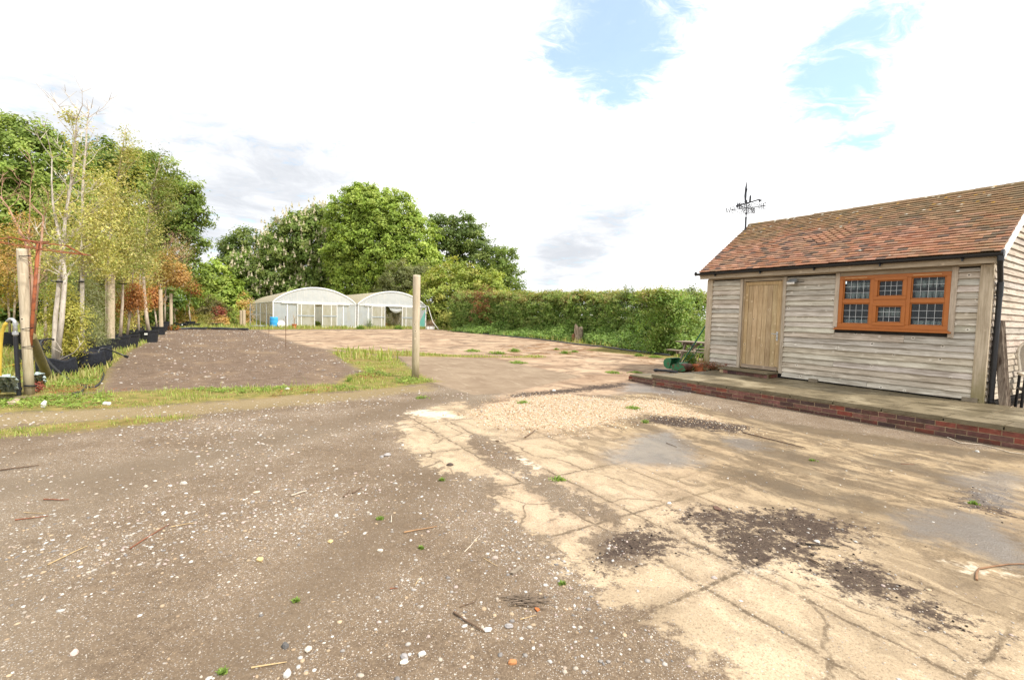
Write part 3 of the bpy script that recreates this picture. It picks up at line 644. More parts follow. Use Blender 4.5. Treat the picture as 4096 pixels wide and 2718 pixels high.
        g.build('leading', LEAD, win, local=True)
    sl = MB(); sl.box(x0 - 0.05, x1 + 0.05, -0.105, -0.0505, 1.372, 1.405); sl.box(x0 - 0.02, x1 + 0.02, -0.085, 0.04, 1.4055, 1.4245)
    sl.build('sill', UPVC, win, local=True, bevel=0.006)
    for a, b in ((x0 + 0.10, c1 - 0.10), (c2 + 0.06, x1 - 0.13)):
        MB().box(a, b, -0.066, -0.0505, z1 - 0.052, z1 - 0.036).build('trickle_vent', m_plain('tan_plastic', (0.55, 0.32, 0.14), 0.5), win, local=True, bevel=0.003)
    for a, b in ((3.02, 3.099), (4.851, 4.935)):
        t = MB(); t.col = jit((1, 1, 1), 0.07); t.box(a, b, -0.054, 0.03, 1.425 if a < 4 else 1.30, 2.545)
        t.build('window_trim', W_TRIM, barn, local=True, bevel=0.004)
    MB().box(3.10, 4.85, -0.038, 0.03, 2.477, 2.545).build('window_trim', W_TRIMX, barn, local=True, bevel=0.003)
    # eaves
    MB().box(0.0, BL, -0.02, 0.09, 2.546, 2.68).build('wall_plate', W_TRIMX, barn, local=True, bevel=0.004)
    n = 14
    for i in range(n):
        x = 0.02 + i * (BL - 0.04) / (n - 1); re = MB(); re.col = jit((0.9, 0.85, 0.8), 0.1)
        re.hexa([(x - 0.03, -OH + 0.06, 2.565), (x + 0.03, -OH + 0.06, 2.565), (x + 0.03, 0.1, 2.60), (x - 0.03, 0.1, 2.60), (x - 0.03, -OH + 0.06, 2.66), (x + 0.03, -OH + 0.06, 2.66), (x + 0.03, 0.1, 2.78), (x - 0.03, 0.1, 2.78)])
        re.build('rafter_end', W_TRIMX, barn, local=True)
    for a, b in ((RX0 + 0.0, BL * 0.55), (BL * 0.55 + 0.003, RX1 - 0.02)):
        MB().box(a, b, -OH + 0.030, -OH + 0.056, 2.562, 2.68).build('fascia', W_TRIMX, barn, local=True, bevel=0.003)
    # gutter: open half pipe
    gt = MB(); n = 10; pr = []
    for i in range(n + 1):
        t_ = math.pi * i / n; pr.append((-OH - 0.028 - 0.055 * math.cos(t_), EZ + 0.012 - 0.055 * math.sin(t_)))
    pr2 = [(-OH - 0.028 - 0.050 * math.cos(math.pi * i / n), EZ + 0.012 - 0.050 * math.sin(math.pi * i / n)) for i in range(n, -1, -1)]
    loop = pr + pr2; m_ = len(loop); xa, xb = RX0 - 0.10, RX1 + 0.03
    vs = [(xa, y, z) for y, z in loop] + [(xb, y, z) for y, z in loop]
    gt.add(vs, [(i, (i + 1) % m_, m_ + (i + 1) % m_, m_ + i) for i in range(m_)] + [tuple(range(m_ - 1, -1, -1)), tuple(range(m_, 2 * m_))])
    gt.lathe((xa, -OH - 0.028, EZ + 0.012 - 0.004), [(0.0, 0), (0.056, 0.0), (0.056, 0.012), (0.0, 0.012)], 16, (1, 0, 0))
    gt.lathe((xb, -OH - 0.028, EZ + 0.012 - 0.004), [(0.0, 0), (0.06, 0.0), (0.06, -0.03), (0.0, -0.03)], 16, (1, 0, 0))
    gut = gt.build('gutter', BLACK, barn, local=True)
    for i in range(5):
        x = 0.35 + i * 1.17
        br = MB(); br.box(x - 0.02, x + 0.02, -OH - 0.09, -OH + 0.031, EZ - 0.052, EZ - 0.047); br.box(x - 0.014, x + 0.014, -OH - 0.045, -OH - 0.015, EZ - 0.085, EZ - 0.052)
        br.tube([(x, -OH - 0.028 - 0.058 * math.cos(math.pi * j / 8), EZ + 0.012 - 0.060 * math.sin(math.pi * j / 8)) for j in range(9)], 0.006, 6)
        br.build('gutter_bracket', BLACK, gut, local=True)
    dp = MB(); gx_, gy2 = RX1 - 0.01, -OH - 0.028
    px_, py_ = BL + 0.072, 0.075
    dp.tube([(gx_, gy2, EZ - 0.03), (gx_, gy2, EZ - 0.10), (gx_ - 0.01, gy2 + 0.05, EZ - 0.17), (px_, py_ - 0.02, EZ - 0.42), (px_, py_, EZ - 0.52), (px_, py_, 0.26)], 0.038, 14)
    dp.lathe((gx_, gy2, EZ - 0.115), [(0.044, 0), (0.044, 0.085)], 14, None, True)
    dp.tube([(px_ , py_ - 0.01, EZ - 0.44), (px_, py_, EZ - 0.66)], 0.044, 14)
    dp.tube([(px_, py_, 0.30), (px_, py_, 0.25), (px_ + 0.03, py_ - 0.03, 0.215)], 0.043, 14)
    dpo = dp.build('downpipe', BLACK, barn, local=True, smooth=False)
    for z in (2.02, 0.56):
        c = MB(); c.lathe((px_, py_, z), [(0.045, 0), (0.045, 0.03)], 14, None, True); c.box(BL + 0.0, px_ - 0.03, py_ - 0.03, py_ - 0.005, z + 0.002, z + 0.024); c.build('pipe_clip', BLACK, dpo, local=True)
    # roof tiles
    PAL = [(0.325, 0.155, 0.090), (0.375, 0.188, 0.112), (0.280, 0.145, 0.092), (0.41, 0.230, 0.150), (0.220, 0.135, 0.095), (0.145, 0.100, 0.078), (0.36, 0.195, 0.125), (0.26, 0.160, 0.108), (0.32, 0.19, 0.125)]
    L_ = math.hypot(DEP / 2 + OH + 0.03, (DEP / 2 + OH + 0.03) * math.tan(ANG)); expo = 0.0985; tw = 0.163
    rows = int(L_ / expo)
    def slope(side):
        b = MB(); cs, sn = math.cos(ANG), math.sin(ANG)
        def P(u, t, h): # u along, t up slope, h above
            y = -OH - 0.03 + t * cs - h * sn; z = EZ + 0.02 + t * sn + h * cs
            return (u, y, z) if side < 0 else (u, DEP - y, z)
        for r in range(rows + 1):
            off = (r % 2) * tw / 2; n = int((RX1 - RX0) / tw) + 2
            for i in range(n):
                a = RX0 + i * tw - off; e = a + tw
                a = max(a, RX0); e = min(e, RX1)
                if e - a < 0.03: continue
                g = random.random(); f = (math.sin(a * 2.1 + r * 0.35) + math.sin(a * 0.9 - r * 0.21 + 2)) * 0.5
                pal = PAL[int(min(8, max(0, random.gauss(3.6 + f * 2.2, 2.6))))]
                b.col = jit(pal, 0.13)
                dz = random.uniform(-0.0035, 0.005); dt = random.uniform(-0.007, 0.007); tl = random.uniform(-0.003, 0.003)
                th = 0.017; t0 = r * expo + dt; t1 = min(t0 + 0.20, L_ + 0.02)
                h0, h1 = 0.043 + dz, 0.006
                # the diamond of club tiles
                club = side < 0 and abs((a + e) / 2 - 2.55) / 0.60 + abs(r - 13.2) / 4.6 < 1
                g_ = 0.0012
                if club:
                    b.col = jit(random.choice([(0.36, 0.18, 0.11), (0.31, 0.165, 0.105), (0.39, 0.205, 0.13)]), 0.1)
                    md = (a + e) / 2; hw_ = (e - a) / 2 - g_
                    low = [(a + g_, 0.055), (md - hw_ * 0.72, 0.022), (md - hw_ * 0.3, -0.004), (md, -0.012), (md + hw_ * 0.3, -0.004), (md + hw_ * 0.72, 0.022), (e - g_, 0.055)]
                    pts = [(u_, t0 + q) for u_, q in low] + [(e - g_, t1), (a + g_, t1)]
                    lo_ = []; hi_ = []
                    for u_, t_ in pts:
                        k_ = (t_ - t0) / 0.2; hh = h0 + (h1 - h0) * k_ + 0.004
                        lo_.append(P(u_, t_, hh - th)); hi_.append(P(u_, t_, hh))
                    m2 = len(pts)
                    b.add(lo_ + hi_, [tuple(range(m2 - 1, -1, -1)), tuple(range(m2, 2 * m2))] + [(q, (q + 1) % m2, m2 + (q + 1) % m2, m2 + q) for q in range(m2)])
                else:
                    b.hexa([P(a + g_, t0, h0 - th + tl), P(e - g_, t0, h0 - th - tl), P(e - g_, t1, h1 - th), P(a + g_, t1, h1 - th), P(a + g_, t0, h0 + tl), P(e - g_, t0, h0 - tl), P(e - g_, t1, h1), P(a + g_, t1, h1)])
        # underlay
        b.col = (0.06, 0.05, 0.04)
        b.hexa([P(RX0 + 0.02, 0.02, -0.04), P(RX1 - 0.02, 0.02, -0.04), P(RX1 - 0.02, L_, -0.04), P(RX0 + 0.02, L_, -0.04), P(RX0 + 0.02, 0.02, -0.012), P(RX1 - 0.02, 0.02, -0.012), P(RX1 - 0.02, L_, -0.012), P(RX0 + 0.02, L_, -0.012)])
        return b.build('roof', TILE, barn, local=True)
    rf = slope(-1); slope(1)
    rt = MB(); x = RX0
    while x < RX1 - 0.02:
        e = min(x + 0.43, RX1); rt.col = jit((0.27, 0.165, 0.105), 0.18); n = 10
        vs = []; dz = random.uniform(-0.006, 0.006)
        for xx, rr in ((x + 0.003, 0.128), (e - 0.003, 0.122)):
            for i in range(n + 1):
                t_ = R_(-8) + (math.pi + R_(16)) * i / n; vs.append((xx, DEP / 2 + rr * math.cos(t_), RZ_ - 0.035 + dz + rr * 0.95 * math.sin(t_)))
        rt.add(vs, [(i, i + 1, n + 1 + i + 1, n + 1 + i) for i in range(n)] + [tuple(range(n, -1, -1)), tuple(range(n + 1, 2 * n + 2))])
        x = e
    rt.build('ridge', TILE, rf, local=True)
    # barge boards
    for xx, s_ in ((RX1 - 0.012, 1), (RX0 - 0.010, -1)):
        bb = MB(); cs, sn = math.cos(ANG), math.sin(ANG)
        for side in (-1, 1):
            def Q(t, h, x_):
                y = -OH - 0.03 + t * cs - h * sn; z = EZ + 0.02 + t * sn + h * cs
                return (x_, y if side < 0 else DEP - y, z)
            bb.hexa([Q(0.0, -0.15, xx), Q(0.0, -0.15, xx + 0.022), Q(L_ + (-0.11), -0.15, xx + 0.022), Q(L_ - 0.11, -0.15, xx), Q(0, -0.008, xx), Q(0, -0.008, xx + 0.022), Q(L_ - 0.005, -0.008, xx + 0.022), Q(L_ - 0.005, -0.008, xx)])
        bb.build('bargeboard', WHITE, barn, local=True)
        so = MB()
        for side in (-1, 1):
            q = [(xx + 0.03 if s_ > 0 else xx - 0.01)]
            def Q2(t, h, x_):
                y = -OH - 0.03 + t * cs - h * sn; z = EZ + 0.02 + t * sn + h * cs
                return (x_, y if side < 0 else DEP - y, z)
            x_a, x_b = (BL, xx - 0.001) if s_ > 0 else (xx + 0.0225, 0.0)
            so.hexa([Q2(0.03, -0.135, x_a), Q2(0.03, -0.135, x_b), Q2(L_ - 0.1, -0.135, x_b), Q2(L_ - 0.1, -0.135, x_a), Q2(0.03, -0.12, x_a), Q2(0.03, -0.12, x_b), Q2(L_ - 0.1, -0.12, x_b), Q2(L_ - 0.1, -0.12, x_a)])
        so.build('soffit', WHITE, barn, local=True)
    # plinth and the stone pads it stands on
    MB().box(0.1, BL - 0.1, 0.03, 0.12, 0.0, 0.26).build('plinth', m_plain('plinth_gap_shade', (0.05, 0.045, 0.035), 0.9), barn, local=True)  # near-black: shade of the gap under the boards is put into its colour
    pd = m_plain('old_oak_block', (0.20, 0.165, 0.12), 0.9)
    for x0_, x1_ in ((2.62, 2.80), (BL - 0.26, BL - 0.06)):
        MB().box(x0_, x1_, -0.085, 0.02, 0.21, 0.285).build('stone_pad', pd, barn, local=True, bevel=0.006)
build_barn()

# glasses standing inside on the window board
JAR = None
def m_jar():
    m, s = mat('drinking_glass'); t = s.n('ShaderNodeBsdfTransparent', {'Color': (0.9, 0.93, 0.93)}).outputs[0]
    d = s.bsdf((0.70, 0.76, 0.76), 0.15, spec=0.6)
    x = s.n('ShaderNodeMixShader', {0: 0.30, 1: t, 2: d}); s.out(x.outputs[0]); return m
JAR = m_jar()
sh_o = bw(3.97, 0.14, 0)
shelf = empty('window_shelf', sh_o, BARN_RZ, 'dark shelves inside behind the leaded window', 'shelf')
for z in (1.42, 1.655, 1.985, 2.20):
    MB().box(-0.86, 0.86, -0.05, 0.12, z - 0.018, z).build('board', DARK, shelf, local=True)
MB().box(-0.87, 0.87, 0.13, 0.15, 1.2, 2.5).build('back_panel', DARK, shelf, local=True)  # near-black sheet stands in for the dim room behind the glasses
GROUP_G = 'drinking glasses on the shelves behind the window'
jm = None
def glass_at(x, z, h):
    global jm
    if jm is None:
        b = MB(); b.lathe((0, 0, 0), [(0.0, 0.0), (0.030, 0.0), (0.036, 0.05), (0.044, 0.11), (0.043, 0.15), (0.040, 0.15), (0.040, 0.11), (0.031, 0.02), (0.0, 0.015)], 12)
        o = b.build('drinking_glass', JAR, smooth=True); jm = o
    else:
        o = jm.copy(); col.objects.link(o)
    o.location = bw(x, 0.135, z); o.scale = (1, 1, h)
    return tag(o, 'clear drinking glass standing in a row on the shelf behind the leaded window', 'glass', GROUP_G)
for i in range(5):
    for x0_ in (3.2, 4.34): 
        for z in (1.985, 2.20): glass_at(x0_ + i * 0.088, z, 1.0)
        glass_at(x0_ + i * 0.088, 1.42, 1.15)
    glass_at(3.80 + i * 0.088, 1.42, 1.0); glass_at(3.80 + i * 0.088, 1.655, 1.0)

# ------------------------------------------------------------------ brick platform, door step
def m_brick(name='old_red_brick'):
    m, s = mat(name); p = s.pos(); n = s.noise(p, 22, 5, 0.65); b = s.noise(p, 2.5, 4, 0.6)
    c = s.mix(s.ss(n, 0.3, 0.7), s.mix(1.0, s.attr('col', 'Color'), (0.7, 0.68, 0.66), 'MULTIPLY'), s.attr('col', 'Color'))
    c = s.mix(s.m('MULTIPLY', s.ss(s.noise(p, 6, 6, 0.7), 0.47, 0.62), 0.55), c, (0.085, 0.058, 0.045)); c = s.mix(s.m('MULTIPLY', s.ss(s.noise(p, 11, 5, 0.7), 0.60, 0.70), 0.4), c, (0.30, 0.23, 0.18))
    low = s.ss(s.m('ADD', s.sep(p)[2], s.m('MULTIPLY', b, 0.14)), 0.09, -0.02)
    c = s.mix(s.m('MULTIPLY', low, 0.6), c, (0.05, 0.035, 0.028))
    g = s.ss(s.noise(s.scale(p, 1.2, 1.2, 2.0), 2.2, 4, 0.6), 0.64, 0.74); c = s.mix(s.m('MULTIPLY', g, 0.7), c, (0.10, 0.085, 0.015))
    s.out(s.bsdf(c, 0.9, s.bump(n, 0.4, 0.004), spec=0.15)); return m
def m_stone():
    m, s = mat('stone_slab'); p = s.pos(); n = s.noise(p, 3.0, 6, 0.65); f = s.noise(p, 30, 4, 0.65); l = s.noise(p, 0.9, 5, 0.6, 0.4)
    c = s.mix(s.ss(n, 0.3, 0.7), (0.095, 0.075, 0.042), (0.185, 0.148, 0.088))
    c = s.mix(s.m('MULTIPLY', s.ss(l, 0.54, 0.66), 0.65), c, (0.34, 0.285, 0.185))
    c = s.mix(s.m('MULTIPLY', s.ss(f, 0.5, 0.75), 0.3), c, (0.08, 0.07, 0.045))
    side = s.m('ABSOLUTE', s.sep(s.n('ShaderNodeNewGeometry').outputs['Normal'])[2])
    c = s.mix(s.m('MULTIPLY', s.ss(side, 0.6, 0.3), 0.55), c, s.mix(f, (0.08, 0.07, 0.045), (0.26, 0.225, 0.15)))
    r = s.m('SUBTRACT', 0.85, s.m('MULTIPLY', s.ss(n, 0.62, 0.42), 0.42))
    s.out(s.bsdf(c, r, s.bump(s.m('ADD', f, s.m('MULTIPLY', n, 2.0)), 0.35, 0.006), spec=0.3)); return m
BRICK = m_brick(); STONE = m_stone()
MORTAR = m_plain('mortar', (0.42, 0.32, 0.20), 0.95, var=0.3)
BPAL = [(0.20, 0.072, 0.052), (0.26, 0.080, 0.055), (0.15, 0.072, 0.060), (0.10, 0.062, 0.058), (0.23, 0.105, 0.085), (0.25, 0.125, 0.10), (0.13, 0.075, 0.068), (0.19, 0.10, 0.085)]
def brick_face(mb, mo, p0, p1, z0, rows, bh=0.0545, j=0.0085, depth=0.10, nrm=None, start=0):
    p0 = np.array(p0, float); p1 = np.array(p1, float); d = p1 - p0; L = np.linalg.norm(d); d /= L
    nv = np.array(nrm, float)
    for r in range(rows):
        z = z0 + r * (bh + j); x = -0.11 * ((r + start) % 2)
        while x < L:
            a, e = max(0, x), min(L, x + 0.215)
            if e - a > 0.03:
                mb.col = jit(random.choice(BPAL), 0.15); o_ = random.uniform(-0.002, 0.003)
                q0 = p0 + d * a + nv * o_; q1 = p0 + d * e + nv * o_
                mb.hexa([(*q0[:2], z), (*q1[:2], z), (*(q1 - nv * depth)[:2], z), (*(q0 - nv * depth)[:2], z), (*q0[:2], z + bh), (*q1[:2], z + bh), (*(q1 - nv * depth)[:2], z + bh), (*(q0 - nv * depth)[:2], z + bh)])
            x += 0.215 + j
    q0 = p0 - nv * 0.006; q1 = p1 - nv * 0.006; zt = z0 + rows * (bh + j)
    mo.hexa([(*q0[:2], z0), (*q1[:2], z0), (*(q1 - nv * 0.09)[:2], z0), (*(q0 - nv * 0.09)[:2], z0), (*q0[:2], zt), (*q1[:2], zt), (*(q1 - nv * 0.09)[:2], zt), (*(q0 - nv * 0.09)[:2], zt)])
PT = 0.212
pl_c = at(2608 / K, 1541 / K, 0.0)                     # left front corner of the platform at the ground
aL, bL = pl_c @ A, pl_c @ B
q = at(4096 / K, 1799 / K, 0.0); bR = (q @ B)
aR = -1.2; bR2 = bL + (bR - bL) * (aL - aR) / (aL - q @ A)
platform = empty('brick_platform', AB(aL, bL), 0.0, 'low raised terrace with red brick face and worn stone slabs before the outbuilding', 'terrace')
def build_platform():
    mb, mo = MB(), MB()
    c0, c1 = AB(aL, bL), AB(aR, bR2); dirv = (c1 - c0) / np.linalg.norm(c1 - c0); nrm = np.array([dirv[1], -dirv[0], 0]); nrm = nrm if nrm @ (-B) > 0 else -nrm
    brick_face(mb, mo, c0, c1, -0.078, 3, nrm=nrm, bh=0.0655, j=0.009)
    back = AB(aL, B0 - 0.05)
    brick_face(mb, mo, back, c0 + (back - c0) / np.linalg.norm(back - c0) * 0.0, -0.078, 3, nrm=A, bh=0.0655, j=0.009, start=1)
    core = MB(); iv = -nrm * 0.1
    pts = [c0 + iv - A * 0.1, c1 + iv, AB(aR, B0 + 0.1), AB(aL - 0.1, B0 + 0.1)]
    mo.add([(*p_[:2], -0.08) for p_ in pts] + [(*p_[:2], PT - 0.012) for p_ in pts], [(3, 2, 1, 0), (4, 5, 6, 7), (0, 1, 5, 4), (1, 2, 6, 5), (2, 3, 7, 6), (3, 0, 4, 7)])
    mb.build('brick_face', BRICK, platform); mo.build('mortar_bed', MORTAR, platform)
    # slabs: front row then deeper rows
    dB = [0.0, 0.62, 1.52, 2.30, 2.85]; a_tot = aL - aR
    for r in range(4):
        x = 0.0; first = True
        while x < a_tot - 0.02:
            wdt = random.choice([0.52, 0.60, 0.66, 0.72]) if r == 0 else random.choice([0.6, 0.75, 0.9])
            if a_tot - x - wdt < 0.25: wdt = a_tot - x
            def pt(xx, fr_b):
                aa = aL - xx; b0_ = bL + (bR2 - bL) * xx / a_tot
                return AB(aa, b0_ + (B0 + 0.0 - b0_) * fr_b / 2.85)
            ov = 0.028 if r == 0 else 0; g = 0.0085; ovl = 0.02 if first else 0
            zz = PT + random.uniform(-0.004, 0.005); th = 0.062
            n = 7; fr_ = []
            for i in range(n + 1):
                xx = x + g - ovl + (wdt - 2 * g + ovl) * i / n; pj = pt(xx, dB[r] + g) + nrm * (ov + (random.uniform(-0.006, 0.006) if r == 0 else 0)); fr_.append(pj)
            bk = [pt(x + wdt - g, dB[r + 1] - g), pt(x + g - ovl, dB[r + 1] - g)]
            top = fr_ + bk; bot = [p_ + (-nrm * random.uniform(0.0, 0.016) if i_ <= n and r == 0 else 0) for i_, p_ in enumerate(top)]
            m2 = len(top); b = MB()
            b.add([(*p_[:2], zz - th) for p_ in bot] + [(*p_[:2], zz) for p_ in top], [tuple(range(m2 - 1, -1, -1)), tuple(range(m2, 2 * m2))] + [(i, (i + 1) % m2, m2 + (i + 1) % m2, m2 + i) for i in range(m2)])
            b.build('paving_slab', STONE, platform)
            x += wdt; first = False
    # lower step at the far left
    lo_, mo2 = MB(), MB()
    e0 = at(1452, 877, 0.0); ea = e0 @ A
    s0, s1 = AB(ea, bL + 0.06), AB(aL - 0.0, bL + 0.06)
    brick_face(lo_, mo2, s0, s1, -0.05, 2, nrm=-B, bh=0.060)
    brick_face(lo_, mo2, AB(ea, bL + 0.75), s0, -0.05, 2, nrm=A, bh=0.060, start=1)
    mo2.add([(*p_[:2], 0) for p_ in (AB(ea - .1, bL + .16), AB(aL, bL + .16), AB(aL, bL + .75), AB(ea - .1, bL + .75))] + [(*p_[:2], .08) for p_ in (AB(ea - .1, bL + .16), AB(aL, bL + .16), AB(aL, bL + .75), AB(ea - .1, bL + .75))], [(3, 2, 1, 0), (4, 5, 6, 7), (0, 1, 5, 4), (1, 2, 6, 5), (2, 3, 7, 6), (3, 0, 4, 7)])
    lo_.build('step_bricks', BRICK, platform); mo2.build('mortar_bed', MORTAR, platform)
    b = MB(); p_ = [AB(ea - 0.05, bL + 0.035), AB(aL + 0.008, bL + 0.035), AB(aL + 0.008, bL + 0.76), AB(ea - 0.05, bL + 0.76)]
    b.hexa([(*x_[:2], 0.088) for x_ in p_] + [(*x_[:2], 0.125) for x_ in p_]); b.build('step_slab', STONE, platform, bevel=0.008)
build_platform()
ds_o = bw(1.36, -0.30, PT)
dstep = empty('door_step', ds_o, BARN_RZ, 'single brick and stone step below the plank door', 'step')
def build_dstep():
    mb, mo = MB(), MB()
    for (p0, p1, nn) in (((-0.60, -0.20, 0), (0.58, -0.20, 0), (0, -1, 0)), ((0.58, -0.20, 0), (0.58, 0.26, 0), (1, 0, 0)), ((-0.60, 0.26, 0), (-0.60, -0.20, 0), (-1, 0, 0))):
        brick_face(mb, mo, p0, p1, 0.004, 1, nrm=nn, bh=0.075, j=0.006)
    mo.box(-0.52, 0.5, -0.12, 0.25, 0.0, 0.078)
    mb.build('brick_riser', BRICK, dstep, local=True); mo.build('mortar_bed', MORTAR, dstep, local=True)
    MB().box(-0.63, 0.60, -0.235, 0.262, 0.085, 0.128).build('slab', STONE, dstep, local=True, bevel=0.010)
build_dstep()
# ------------------------------------------------------------------ polytunnels
def m_film(name, c1, c2, trans, clear, stain=None, streak=False):
    m, s = mat(name); p = s.pos(); n = s.noise(p, 1.3, 5, 0.6)
    c = s.mix(s.ss(n, 0.3, 0.7), c1, c2)
    if streak:
        q = s.noise(s.scale(p, 9, 9, 0.7), 1.2, 3, 0.5, 0.5); c = s.mix(s.m('MULTIPLY', s.ss(q, 0.52, 0.62), 0.5), c, (0.88, 0.88, 0.88))
    if stain:
        b = s.noise(s.scale(p, 2, 2, 0.8), 1.4, 5, 0.65); c = s.mix(s.m('MULTIPLY', s.ss(b, 0.42, 0.68), 0.75), c, stain)
    d = s.bsdf(c, 0.45, spec=0.3)
    t = s.n('ShaderNodeBsdfTranslucent', {'Color': c}).outputs[0]
    x = s.n('ShaderNodeMixShader', {0: trans, 1: d, 2: t}).outputs[0]
    y = s.n('ShaderNodeMixShader', {0: clear, 1: x, 2: s.n('ShaderNodeBsdfTransparent', {'Color': (0.95, 0.96, 0.95)}).outputs[0]})
    s.out(y.outputs[0]); return m
F_GABLE = m_film('gable_film', (0.68, 0.73, 0.77), (0.76, 0.80, 0.84), 0.55, 0.03, streak=True)
F_WALL = m_film('wall_film', (0.62, 0.68, 0.73), (0.70, 0.76, 0.80), 0.55, 0.05, stain=(0.70, 0.69, 0.62))
F_DOOR = m_film('door_film', (0.62, 0.59, 0.49), (0.66, 0.64, 0.55), 0.5, 0.08, stain=(0.52, 0.49, 0.34))
F_ROOF = m_film('roof_film', (0.72, 0.65, 0.48), (0.78, 0.72, 0.57), 0.55, 0.03, stain=(0.66, 0.58, 0.40))
F_SIDE = m_film('side_film', (0.60, 0.55, 0.41), (0.68, 0.63, 0.49), 0.5, 0.08, stain=(0.48, 0.43, 0.29))
F_TEAL = m_film('teal_net', (0.18, 0.50, 0.42), (0.24, 0.56, 0.48), 0.3, 0.08)
FRAME = m_plain('white_frame', (0.80, 0.80, 0.79), 0.5, var=0.05)
RAIL = m_plain('grey_rail', (0.42, 0.47, 0.50), 0.5, 0.3, 0.1)
GA = 41.66
GROUND_IN = m_plain('tunnel_soil', (0.13, 0.10, 0.07), 0.95)
def tunnel(b0, b1, opening, dl, dr, posts, label, beam, side_left):
    wd = b1 - b0; root = empty('polytunnel', AB(GA, b0), YAW, label, 'polytunnel', 'white film polytunnels at the far end of the yard')
    EV, RG, LEN = 2.05, 3.33, 31.0
    def arch(n=26, o=0.0):
        pts = []
        for i in range(n + 1):
            t = i / n; x = wd * t; h = EV + (RG - EV) * (1 - (2 * t - 1) ** 2) ** 0.86
            pts.append((x, h + o))
        return pts
    ar = arch()
    # roof skin with the bows showing through it as slight ridges
    b = MB(); ny = 20; vs = []; fs = []
    ys = []
    for j in range(ny + 1): ys += [LEN * j / ny]
    yy = []
    for j in range(ny):
        yy += [ys[j], ys[j] + 0.35, ys[j] + LEN / ny / 2, ys[j + 1] - 0.35]
    yy.append(LEN); m_ = len(ar)
    for j, y in enumerate(yy):
        sag = 0.0 if j % 4 == 0 else (-0.05 if j % 4 == 2 else -0.03)
        for i, (x, h) in enumerate(ar):
            vs.append((x, y, h + sag * min(1, 4 * (i / (m_ - 1)) * (1 - i / (m_ - 1)) + 0.2)))
    for j in range(len(yy) - 1):
        for i in range(m_ - 1): fs.append((j * m_ + i, j * m_ + i + 1, (j + 1) * m_ + i + 1, (j + 1) * m_ + i))
    b.add(vs, fs); b.build('roof', F_ROOF, root, smooth=True, local=True)
    # end arch, gable sheet, eaves
    g = MB(); g.add([(x, 0.0, EV - 0.02) for x, h in ar] + [(x, 0.0, h) for x, h in ar], [(i, i + 1, m_ + i + 1, m_ + i) for i in range(m_ - 1)]); g.build('gable_sheet', F_GABLE, root, local=True)
    g = MB(); g.add([(x, LEN, 0) for x, h in ar] + [(x, LEN, h) for x, h in ar], [(i, i + 1, m_ + i + 1, m_ + i) for i in range(m_ - 1)]); g.build('rear_sheet', F_GABLE, root, local=True)
    g = MB()
    for i in range(m_ - 1):
        (x0, h0), (x1, h1) = ar[i], ar[i + 1]
        g.hexa([(x0, -0.06, h0 - 0.085), (x1, -0.06, h1 - 0.085), (x1, 0.03, h1 - 0.085), (x0, 0.03, h0 - 0.085), (x0, -0.06, h0 + 0.02), (x1, -0.06, h1 + 0.02), (x1, 0.03, h1 + 0.02), (x0, 0.03, h0 + 0.02)])
    g.build('end_arch', FRAME, root, local=True)
    br = MB()
    br.tube([(wd * 0.5, 0.06, RG - 0.08), (wd * 0.33, 0.06, EV)], 0.018, 6); br.build('roof_brace', STEEL, root, local=True)
    br = MB(); br.tube([(wd * 0.5, 0.06, RG - 0.08), (wd * 0.67, 0.06, EV)], 0.018, 6); br.build('roof_brace', STEEL, root, local=True)
    MB().box(beam[0] - b0, beam[1] - b0, -0.13, -0.062, EV - 0.10, EV + 0.03).build('door_track', FRAME, root, local=True, bevel=0.01)
    MB().box(0, wd, -0.055, 0.02, EV - 0.06, EV - 0.02).build('eaves_rail', FRAME, root, local=True)
    MB().box(0.04, opening[0] - b0, -0.05, 0.03, 0.0, 0.07).build('base_rail', FRAME, root, local=True)
    MB().box(opening[1] - b0, wd - 0.04, -0.05, 0.03, 0.0, 0.07).build('base_rail', FRAME, root, local=True)
    for p in posts: MB().box(p - b0 - 0.035, p - b0 + 0.035, -0.05, 0.05, 0.0, EV - 0.06).build('post', FRAME, root, local=True)
    # fixed end sheets either side of the opening
    for x0, x1 in ((0.03, opening[0] - b0), (opening[1] - b0, wd - 0.03)):
        MB().add([(x0, -0.006, 0.0), (x1, -0.006, 0.0), (x1, -0.006, EV), (x0, -0.006, EV)], [(0, 1, 2, 3)]).build('end_sheet', F_WALL, root, local=True)
    for (x0, x1, mid) in (dl, dr):
        x0 -= b0; x1 -= b0; mid -= b0
        d = MB(); h = EV - 0.11
        d.box(x0, x0 + 0.05, -0.11, -0.065, 0.03, h); d.box(x1 - 0.05, x1, -0.11, -0.065, 0.03, h); d.box(mid - 0.025, mid + 0.025, -0.105, -0.066, 0.03, h)
        d.box(x0 + 0.05, x1 - 0.05, -0.11, -0.065, 0.03, 0.07); d.box(x0 + 0.05, x1 - 0.05, -0.11, -0.065, h - 0.05, h)
        do = d.build('sliding_door', FRAME, root, local=True)
        MB().add([(x0 + 0.03, -0.085, 0.05), (x1 - 0.03, -0.085, 0.05), (x1 - 0.03, -0.085, h - 0.03), (x0 + 0.03, -0.085, h - 0.03)], [(0, 1, 2, 3)]).build('door_sheet', F_DOOR, do, local=True)
        MB().box(x0 + 0.03, x1 - 0.03, -0.125, -0.111, 0.93, 1.02).build('kick_rail', RAIL, do, local=True)
